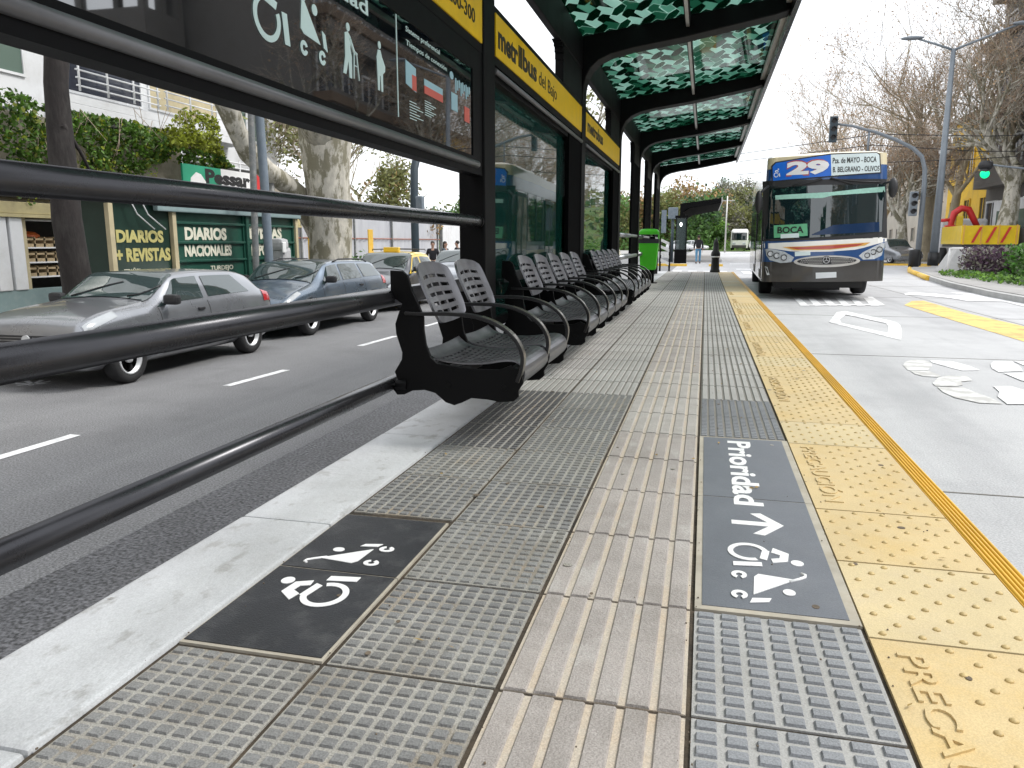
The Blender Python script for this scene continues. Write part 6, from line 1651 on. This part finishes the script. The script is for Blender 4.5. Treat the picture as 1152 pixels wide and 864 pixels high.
for i in range(26000):
    x = random.uniform(-190, 200); y = random.uniform(136, 300)
    c_ = .5 + .5 * noise.noise(Vector((x * .07, y * .07, 2))); c2 = noise.noise(Vector((x * .2, y * .2, 9)))
    leafq(b, (x, y, hz(x, y) + random.uniform(-.5, 1) * (2.5 + 5 * c_) + c2 * 1.5), random.uniform(.45, 1.0), int(min(3, max(0, (noise.noise(Vector((x * .05, y * .05, 5))) + .5) * 4))))
tag(b.build('distant_wood', [LM['green'], LM['olive'], LM['dark'], LM['grey']]), 'mixed green and grey wood covering the far hillside', 'wood', kind='stuff')
random.seed(77)
b = MB()
for i in range(9000):
    x = random.uniform(-60, 60); y = random.uniform(112, 135)
    if 1 < x < 8 and y < 128: continue
    hgt = 1.0 + 1.6 * abs(noise.noise(Vector((x * .15, y * .15, 0)))) * 2
    leafq(b, (x, y, hz(x, y) - .2 + random.uniform(0, hgt)), random.uniform(.15, .4), 0 if noise.noise(Vector((x * .2, 5, y * .1))) > 0 else 1)
tag(b.build('undergrowth', [LM['grass'], LM['green']]), 'bright green undergrowth at the foot of the hill', 'undergrowth', kind='stuff')
# ---- right side: median
isl = [(9.9, 39), (8.9, 38), (8.1, 34.5), (7.5, 30.5), (7.0, 27.3), (6.5, 23.5), (6.2, 19.4), (6.2, 15), (6.8, 9), (9, 7.5), (13, 9), (14.2, 20), (14, 38), (12.5, 43)]
b = MB(); b.prism(isl, .14, 0, Matrix.Translation((0, 0, ZR - .01))); struct(b, 'median_kerb', [M['kerbgrey']])
cxm = sum(p[0] for p in isl) / len(isl); cym = sum(p[1] for p in isl) / len(isl)
b = MB(); b.prism([(lerp(x, cxm, .06), lerp(y, cym, .03)) for x, y in isl], .15, 0, Matrix.Translation((0, 0, ZR - .01 + .004))); struct(b, 'median', [M['pave']])
b = MB(); pp = [(9.95, 39.1), (8.85, 38.05), (8.03, 34.5), (7.42, 30.5), (6.93, 27.4)]
for i in range(4):
    a_, c_ = Vector(pp[i]), Vector(pp[i + 1]); b.tube([(a_.x + .06, a_.y, ZR + .07), (c_.x + .06, c_.y, ZR + .07)], .09, 8)
struct(b, 'median_nose_kerb', [M['kerbyel']])
b = MB(); q0 = [(9, 47), (12, 45), (16, 45), (40, 60), (40, 62), (15, 46.2), (12, 46.2)]
b.bx(5.5, 30, 45.0, 45.3, ZR - .1, ZR + .10); struct(b, 'cross_kerb', [M['kerbyel']])
b = MB(); b.bx(14.5, 60, 45.35, 120, ZR - .1, ZR + .12); struct(b, 'pavement_beyond', [M['pave']])
# planting
def planter(x0, x1, y0, y1, z0, z1, mats, n, s_, name, label, cat):
    b = MB()
    for i in range(n):
        x = random.uniform(x0, x1); y = random.uniform(y0, y1); z = random.uniform(z0, z1) + .12 * noise.noise(Vector((x * 2, y * 2, 0)))
        leafq(b, (x + rnd(.08), y + rnd(.08), z), s_ * random.uniform(.6, 1.3), random.choice(range(len(mats))))
    tag(b.build(name, [LM[m_] for m_ in mats]), label, cat)
random.seed(41)
planter(8.3, 10.3, 25.6, 29.0, .02, .85, ('purple', 'purple', 'grey'), 6500, .07, 'purple_hedge', 'dark purple leaved hedge on the median behind the concrete block', 'hedge')
planter(8.3, 11.4, 20.6, 25.3, -.05, .95, ('lime', 'green'), 9000, .075, 'green_hedge', 'bright green clipped hedge at the right end of the median', 'hedge')
b = MB()
for i in range(1500):
    leafq(b, (random.uniform(7.5, 9), random.uniform(20, 28.5), -.05 + random.random() * .18), .07, random.randrange(2))
tag(b.build('ground_cover', [LM['grass'], LM['green']]), 'low green plants along the foot of the hedges', 'plants', kind='stuff')
b = MB(); b.tube([(8.05, 29.3, .80), (11.5, 28.0, .80)], .03, 6); b.tube([(8.05, 29.3, -.1), (8.05, 29.3, .82)], .03, 6); b.tube([(9.6, 28.7, -.1), (9.6, 28.7, .82)], .03, 6)
tag(b.build('planter_rail', M['white']), 'thin white rail over the purple hedge', 'railing')
b = MB(); o = GY(1082, 306, 31); 
b.add([(o.x - .75, 30.6, -.06), (o.x + 1.0, 30.6, -.06), (o.x + 1.0, 32.2, -.06), (o.x - .6, 32.2, -.06), (o.x - .25, 30.8, .84), (o.x + .95, 30.8, .84), (o.x + .95, 32.0, .84), (o.x - .15, 32.0, .84)], [(3, 2, 1, 0), (4, 5, 6, 7), (0, 1, 5, 4), (1, 2, 6, 5), (2, 3, 7, 6), (3, 0, 4, 7)])
tag(b.build('concrete_block', M['kerbgrey'], bevel=.04), 'wedge shaped grey concrete block left of the purple hedge', 'concrete block')
q = GY(1030, 303, 38); b = MB(); b.lathe([(.22, 0), (.22, .75), (.20, .82), (1e-4, .84)], 16, c=(q.x - .1, 38, -.13)); tag(b.build('bollard', M['bollard']), 'short thick black bollard at the median nose beside the lamp post', 'bollard')
# lamp post with two arms, traffic light mast
M['galv'] = pm('galvanised', (.20, .225, .25), .45, metal=.3, var=.12, scale=3)
lp = thing('street_lamp', (10.33, 40, -.06), 'tall grey street lamp with two arms on the median behind the bus', 'street lamp')
zt_ = 9.48
b = MB(); b.tube([(10.33, 40, -.06), (10.33, 40, 4), (10.33, 40, zt_)], [.19, .15, .10], 14); b.build('shaft', M['galv'], lp)
b = MB(); b.tube([(10.33, 40, -.06), (10.33, 40, .55)], .24, 14); b.build('base', M['bollard'], lp)
for (x, z, d_) in ((8.85, 9.98, -1), (12.8, 10.35, 1)):
    b = MB(); b.tube([(10.33, 40, zt_ - .05), (lerp(10.33, x, .5), 40, lerp(zt_, z, .48)), (x, 40, z)], [.055, .05, .045], 8); b.build('arm', M['galv'], lp)
    b = MB(); b.sphere((x + d_ * .25, 40, z + .05), (.50, .17, .09), n=12); b.build('lamp_head', M['galv'], lp)
tm = thing('traffic_light_mast', (9.6, 39.6, -.06), 'curved grey traffic light mast reaching over the bus', 'traffic light')
b = MB(); P = [(9.56, 39.6, -.06), (9.56, 39.6, 3.6), (9.52, 39.6, 4.3), (9.35, 39.6, 4.85), (8.95, 39.6, 5.22), (8.2, 39.6, 5.62), (7.3, 39.6, 5.98), (6.3, 39.6, 6.28), (5.55, 39.6, 6.40)]
b.tube(catmull([(p[0], p[2]) for p in P], 1) and [Vector(p) for p in P], [.13, .11, .10, .095, .09, .08, .07, .06, .05], 12); b.build('shaft', M['galv'], tm)
b = MB(); b.tube([(9.56, 39.6, -.06), (9.56, 39.6, .6)], .17, 12); b.build('base', M['bollard'], tm)
def signal(x, y, z, par, col=None, which=2, rot=0, hgt=.95, mat='poleteal'):
    b = MB(); b.bx(x - .17, x + .17, y - .12, y + .14, z - hgt / 2, z + hgt / 2, bev=.04); hd = b.build('signal_head', M[mat], par)
    for k in range(3):
        zz = z + hgt * (.32 - .32 * k)
        Mx = frame((x, y - .12, zz), (1, 0, 0), (0, 0, 1), (0, -1, 0))
        b = MB(); b.ring((0, 0), .105, .13, 0, 180, h=.14, M=Mx); b.build('visor', M['trim'], hd)
        b = MB(); b.disc((0, 0), .105, .012, M=Mx); b.build('lens', (emis('signal_green', (.0, .9, .45), 3.0) if k == which and col else M['trim']), hd)
signal(5.50, 39.6, 6.15, tm, hgt=1.15)
b = MB(); b.tube([(7.05, 39.6, 6.0), (7.05, 39.6, 4.9)], .05, 8); b.build('drop_bar', M['galv'], tm)
signal(9.15, 39.5, 2.75, tm, hgt=1.1, mat='galv'); 
tg = thing('traffic_light', (20, 40, -.06), 'traffic light showing green hanging from an arm on the right', 'traffic light')
b = MB(); P = [(12.05, 40, 4.5), (13, 40, 4.35), (14.5, 40, 4.15), (17.5, 40, 4.0), (19.6, 40, 3.7), (20, 40, 3.0), (20, 40, -.1)]; b.tube(P, [.04, .045, .05, .06, .08, .1, .12], 8); b.build('shaft', M['galv'], tg)
b = MB(); b.sphere((12.12, 40.05, 4.42), (.32, .22, .24), n=12); b.build('signal_head', M['trim'], tg)
b = MB(); b.sphere((12.08, 39.9, 4.05), (.20, .12, .20), n=14); b.build('lens', emis('signal_green_lit', (.0, .62, .22), 1.0), tg)
b = MB(); b.lathe([(.17, 0), (.2, .35)], 12, c=(12.08, 39.98, 3.92)); b.build('visor', M['trim'], tg)
b = MB()
for (z0, z1, y_) in ((5.9, 5.3, 44), (5.2, 5.6, 46), (6.3, 6.1, 43)):
    b.tube([(2, y_ + 12, z0 + .5), (8, y_, z0), (13, y_, (z0 + z1) / 2 - .15), (20, y_, z1), (26, y_, z1 + .4)], .02, 4)
tag(b.build('overhead_cable', M['trim']), 'thin black cables crossing above the street on the right', 'cable')
# yellow truck with red crane
tk = thing('truck', (12.6, 43.5, ZR), 'yellow flatbed truck with diagonal red stripes and a red folded crane', 'truck')
A_ = Vector((12.40, 43.2)); dR = Vector((1, .06)).normalized(); dB = Vector((.10, 1)).normalized()
def quadwall(mb, a, d_, ln, z0, z1, th, mi=0):
    n_ = Vector((-d_.y, d_.x)); p = [a, a + d_ * ln, a + d_ * ln + n_ * th, a + n_ * th]
    mb.add([(q.x, q.y, z0) for q in p] + [(q.x, q.y, z1) for q in p], [(3, 2, 1, 0), (4, 5, 6, 7), (0, 1, 5, 4), (1, 2, 6, 5), (2, 3, 7, 6), (3, 0, 4, 7)], mi)
def slabq(mb, P, z0, z1): mb.add([(q.x, q.y, z0) for q in P] + [(q.x, q.y, z1) for q in P], [(3, 2, 1, 0), (4, 5, 6, 7), (0, 1, 5, 4), (1, 2, 6, 5), (2, 3, 7, 6), (3, 0, 4, 7)])
tyel = pm('truck_yellow', (.80, .55, .01), .35, var=.1, coat=.4)
LS, LB = 2.45, 5.4
b = MB(); quadwall(b, A_, dR, LS, .92, 1.84, .08); b.build('tail_board', tyel, tk)
b = MB(); quadwall(b, A_ + dB * LB + dR * .0, -dB, LB, .92, 1.84, -.08); b.build('side_board', tyel, tk)
b = MB(); quadwall(b, A_ + dB * LB + dR * LS, -dB, LB, .92, 1.84, .08); b.build('side_board', tyel, tk)
for k in range(4): b = MB(); quadwall(b, A_ + dR * (k * (LS - .06) / 3) + Vector((0, -.04)), dR, .06, .90, 1.88, .04); b.build('board_post', M['bus_orange'], tk)
b = MB(); slabq(b, [A_, A_ + dR * LS, A_ + dR * LS + dB * LB, A_ + dB * LB], .78, .915); b.build('bed', M['trim'], tk)
for k in range(3):
    b = MB(); a0 = A_ + dR * (.38 + k * .66); Mx = frame((a0.x, a0.y - .045, 0), (dR.x, dR.y, 0), (0, 0, 1)); b.prism([(0, 1.0), (.12, 1.0), (.46, 1.76), (.34, 1.76)], .012, 0, Mx); b.build('stripe', M['red'], tk)
for k in range(9):
    b = MB(); a0 = A_ + dB * (LB - .5 - k * .55); Mx = frame((a0.x - .012, a0.y, 0), (-dB.x, -dB.y, 0), (0, 0, 1)); b.prism([(0, 1.05), (.12, 1.05), (.36, 1.72), (.24, 1.72)], .012, 0, Mx); b.build('stripe', M['bus_orange'], tk)
for (s_, f_) in ((.12, .9), (1.0, .9), (.12, 6.4), (1.0, 6.4)):
    c_ = A_ + dR * (.2 + s_ * (LS - .4) if s_ == 1.0 else .2) + dB * f_; b = MB(); b.tube([(c_.x - .14, c_.y, ZR + .46), (c_.x + .14, c_.y, ZR + .46)], .46, 20); b.build('wheel', M['tyre'], tk)
c_ = A_ + dB * (LB + 1.0)
b = MB(); slabq(b, [c_, c_ + dR * LS, c_ + dR * LS + dB * 1.8, c_ + dB * 1.8], .35, 2.35); b.build('cab', M['carwhite'], tk, bevel=.12)
b = MB(); quadwall(b, c_ + Vector((-.01, .35)), dB, 1.0, 1.45, 2.1, .0 + .006); b.build('side_window', M['carglass'], tk)
o = A_ + dB * (LB - .6) + dR * .55
b = MB(); b.tube([(o.x - .3, o.y, .95), (o.x - .3, o.y, 2.1), (o.x - .2, o.y, 2.6), (o.x + .15, o.y, 2.86), (o.x + .5, o.y, 2.8), (o.x + .75, o.y, 2.35), (o.x + 1.05, o.y, 1.8)], [.16, .16, .18, .18, .18, .17, .14], 8); b.tube([(o.x - .9, o.y, 2.2), (o.x - .3, o.y, 2.25)], .09, 8); b.box((o.x - .35, o.y, 1.5), (.5, .4, .9), bev=.06); b.build('crane', M['red'], tk)
b = MB(); b.box((o.x + .1, o.y + .1, 2.1), (.35, .4, .7), bev=.04); b.tube([(o.x - .6, o.y, 1.8), (o.x - .2, o.y, 2.0)], .07, 8); b.build('crane_mount', tyel, tk)
c_ = make_car('parked_car', 'silver car behind the traffic light mast, left of the yellow truck', 'car', 4.0, .85, sedan_st(4.0, 1.42), (.8, 3.2), .31, M['silver'], [(1.3, 2.05, 1.72, 2.05, .1, .9), (2.15, 3.1, 2.13, 2.85, .1, .9)], (1.2, 1.78, .93, .9, -.1), (2.85, 3.3, .88, .92, .05), detail=False)
c_.location = (11.4, 48.5, ZR); c_.rotation_euler = (0, 0, math.radians(20))
# right side buildings
M['yellowwall'] = pm('facade_yellow', (.74, .47, .03), .75, var=.12, scale=.6, dirt=(.40, .26, .08), dscale=.7, damt=.5, bump=.2)
M['greywall'] = pm('facade_grey', (.15, .14, .13), .8, var=.15, scale=.5, dirt=(.09, .08, .07), dscale=.5, damt=.6)
M['brownwall'] = pm('eaves_brown', (.13, .09, .06), .8, var=.25); M['beigewall'] = pm('facade_beige', (.46, .42, .36), .8, var=.1, scale=.5, dirt=(.3, .27, .23), dscale=.4)
def facade(name, label, X, y0, y1, H, wall, rows, cols, z0, dz, wh, ww, sill=None, roofm=None, eaves=.0, glassm='winglass', thick=9, balc=False):
    t = thing(name, (X + thick / 2, (y0 + y1) / 2, ZR), label, 'building')
    b = MB(); b.bx(X, X + thick, y0, y1, ZR - .1, H); b.build('wall', M[wall], t)
    for r_ in range(rows):
        for c_ in range(cols):
            yc = lerp(y0, y1, (c_ + .5) / cols); z = z0 + r_ * dz
            b = MB(); b.bx(X - .02, X + .015, yc - ww / 2, yc + ww / 2, z, z + wh); wn_ = b.build('window', M[glassm], t)
            b = MB(); b.bx(X - .09, X - .021, yc - ww / 2 - .12, yc - ww / 2, z - .1, z + wh + .1); b.bx(X - .09, X - .021, yc + ww / 2, yc + ww / 2 + .12, z - .1, z + wh + .1); b.bx(X - .12, X - .021, yc - ww / 2, yc + ww / 2, z + wh, z + wh + .12); b.bx(X - .05, X - .021, yc - .04, yc + .04, z, z + wh)
            b.build('frame', M[sill or wall], wn_)
        if balc:
            b = MB(); b.bx(X - .9, X - .001, y0 + .4, y1 - .4, z0 + r_ * dz - .35, z0 + r_ * dz - .18); b.bx(X - .9, X - .82, y0 + .4, y1 - .4, z0 + r_ * dz - .17, z0 + r_ * dz + .75); b.build('balcony', M[wall], t)
    b = MB(); b.bx(X - .35 - eaves, X + thick + .1, y0 - .2, y1 + .2, H + .001, H + .4, bev=.05); b.build('cornice', M[roofm or wall], t)
    return t
facade('house', 'yellow two-storey house with tall windows behind the plane trees', 20, 60, 75, 10.6, 'yellowwall', 2, 4, 2.0, 4.2, 2.3, 1.2, 'yellowwall', 'brownwall')
t = facade('office_building', 'dark grey building with projecting brown eaves at the right edge', 17.0, 38, 55.5, 19, 'greywall', 5, 6, 1.0, 3.6, 2.4, 1.8, 'plaster', 'brownwall', 1.0, balc=True)
for z in (8.2, 12.4, 15.9): b = MB(); b.bx(15.9, 16.999, 38, 55.7, z, z + .5, bev=.05); b.build('eaves', M['brownwall'], t)
b = MB(); b.bx(16.4, 16.9, 40, 52, ZR, 3.4); b.build('ground_floor', M['plaster'], t)
for k in range(4): b = MB(); b.bx(16.36, 16.398, 41 + k * 2.7, 43.2 + k * 2.7, .2, 2.8); b.build('shop_window', M['wingreen'], t)
facade('apartment_building', 'beige apartment block far behind the bus', 21, 88, 108, 9, 'beigewall', 3, 6, 1.2, 2.9, 1.3, 1.1, 'beigewall', 'greywall')
facade('apartment_building', 'low grey apartment block right of the street, seen only in reflections', 26, 4, 34, 7.5, 'greywall', 2, 9, 1.5, 3.5, 1.9, 1.6, 'plaster', 'greywall', balc=True)
gR = 'plane trees along the right side of the street'
bare_tree((13.8, 55, -.1), 15.5, .42, 'plane tree with several pale trunks right behind the bus', 51, (5, 5, 5, 4), 4, seeds=4200, lsize=.06, group=gR, lean=(-.05, 0), trunk_frac=.40, clump=.6, minr=.010)
bare_tree((11.9, 53, -.1), 12.5, .40, 'low branching pale plane tree just right of the bus', 59, (6, 5, 4, 4), 4, bark='bark_pale', seeds=3200, lsize=.06, group=gR, lean=(.05, 0), trunk_frac=.24, spread=.8, clump=.5, minr=.010)
bare_tree((13.2, 66, -.1), 14, .38, 'plane tree second behind the bus, between its mirror and the mast', 60, (5, 5, 4, 4), 4, seeds=3200, lsize=.07, group=gR, trunk_frac=.3, clump=.6, minr=.012)
bare_tree((17.0, 62, -.1), 16, .40, 'plane tree in front of the yellow house', 52, (5, 5, 4, 4), 4, seeds=3000, lsize=.06, group=gR, lean=(-.1, 0), trunk_frac=.42, clump=.6, minr=.010)
bare_tree((15.3, 46.5, -.1), 19, .62, 'huge pale plane tree behind the yellow truck', 53, (5, 4, 4, 4), 4, bark='bark_pale', seeds=1500, lsize=.06, group=gR, lean=(.04, 0), trunk_frac=.26, spread=.75, clump=.5, minr=.010)
bare_tree((18.0, 39.5, -.1), 18, .5, 'plane tree cut by the right edge of the view', 54, (4, 4, 4, 4), 4, bark='bark_pale', seeds=1200, lsize=.06, group=gR, lean=(-.12, .05), trunk_frac=.3, clump=.5, minr=.009)
bare_tree((12.5, 72, -.1), 15.5, .38, 'thin plane tree behind the bus roof', 55, (5, 5, 4, 4), 4, seeds=2600, lsize=.07, group=gR, lean=(-.08, 0), trunk_frac=.38, clump=.7, minr=.012)
bare_tree((11.5, 92, -.1), 15, .35, 'farthest low plane tree left of the traffic light mast', 56, (5, 5, 4, 3), 4, seeds=1800, lsize=.08, group=gR, lean=(-.1, 0), trunk_frac=.36, clump=.8, minr=.014)
bare_tree((17, 50, -.1), 17, .36, 'slender plane tree between the truck and the dark building', 57, (5, 4, 4, 4), 4, seeds=1500, lsize=.06, group=gR, trunk_frac=.42, clump=.6, minr=.010)
t = thing('tower', (25, 37, ZR), 'dark old tower with open loggia mirrored in the black information panel', 'building')
b = MB(); b.bx(24, 28, 34.6, 37.6, ZR, 12.4); b.build('wall', M['greywall'], t)
b = MB()
for (x, y) in ((24.2, 34.8), (24.2, 36.1), (24.2, 37.4), (27.8, 34.8), (27.8, 37.4)): b.bx(x - .18, x + .18, y - .18, y + .18, 12.4, 14.4)
b.build('column', M['greywall'], t)
b = MB(); b.bx(23.7, 28.3, 34.3, 37.9, 14.4, 14.8); b.build('roof', M['greywall'], t)
# unseen trees and blocks added behind the camera to darken reflections in the glass
gB = 'unseen trees and houses added behind the viewpoint'
bare_tree((11.5, -20, -.1), 13, .4, 'unseen plane tree added behind the viewpoint on the bus side', 61, (5, 4, 4, 4), 4, seeds=2500, lsize=.12, group=gR, minr=.02)
bare_tree((-9, -14, -.5), 12, .4, 'unseen plane tree added behind the viewpoint on the kiosk side', 62, (5, 4, 4, 4), 4, seeds=2500, lsize=.12, group=gR, minr=.02)
leafy_tree((5.6, -32, -.1), 12, 5, .3, 'unseen dense dark tree added behind the viewpoint for reflections', 63, ('dark', 'green'), 2500, .35, gR, 'street_tree')
leafy_tree((13.2, -38, -.1), 13, 6, .3, 'unseen dense olive tree added behind the viewpoint for reflections', 64, ('olive', 'dark'), 2500, .35, gR, 'street_tree')
facade('apartment_building', 'unseen grey block added behind the viewpoint on the bus side', 17, -60, -12, 17, 'greywall', 5, 12, 1.5, 3.3, 1.8, 1.5, 'plaster', 'greywall')
t = thing('apartment_building', (-22, -20, ZS), 'unseen cream block added behind the viewpoint on the kiosk side', 'building')
b = MB(); b.bx(-28, -15, -60, 2, ZS, 15); b.build('wall', M['beigewall'], t)
for r_ in range(4):
    for c_ in range(10):
        b = MB(); b.bx(-15.0, -14.97, -55 + c_ * 5.5, -53.4 + c_ * 5.5, 2 + r_ * 3.2, 3.8 + r_ * 3.2); b.build('window', M['winglass'], t)
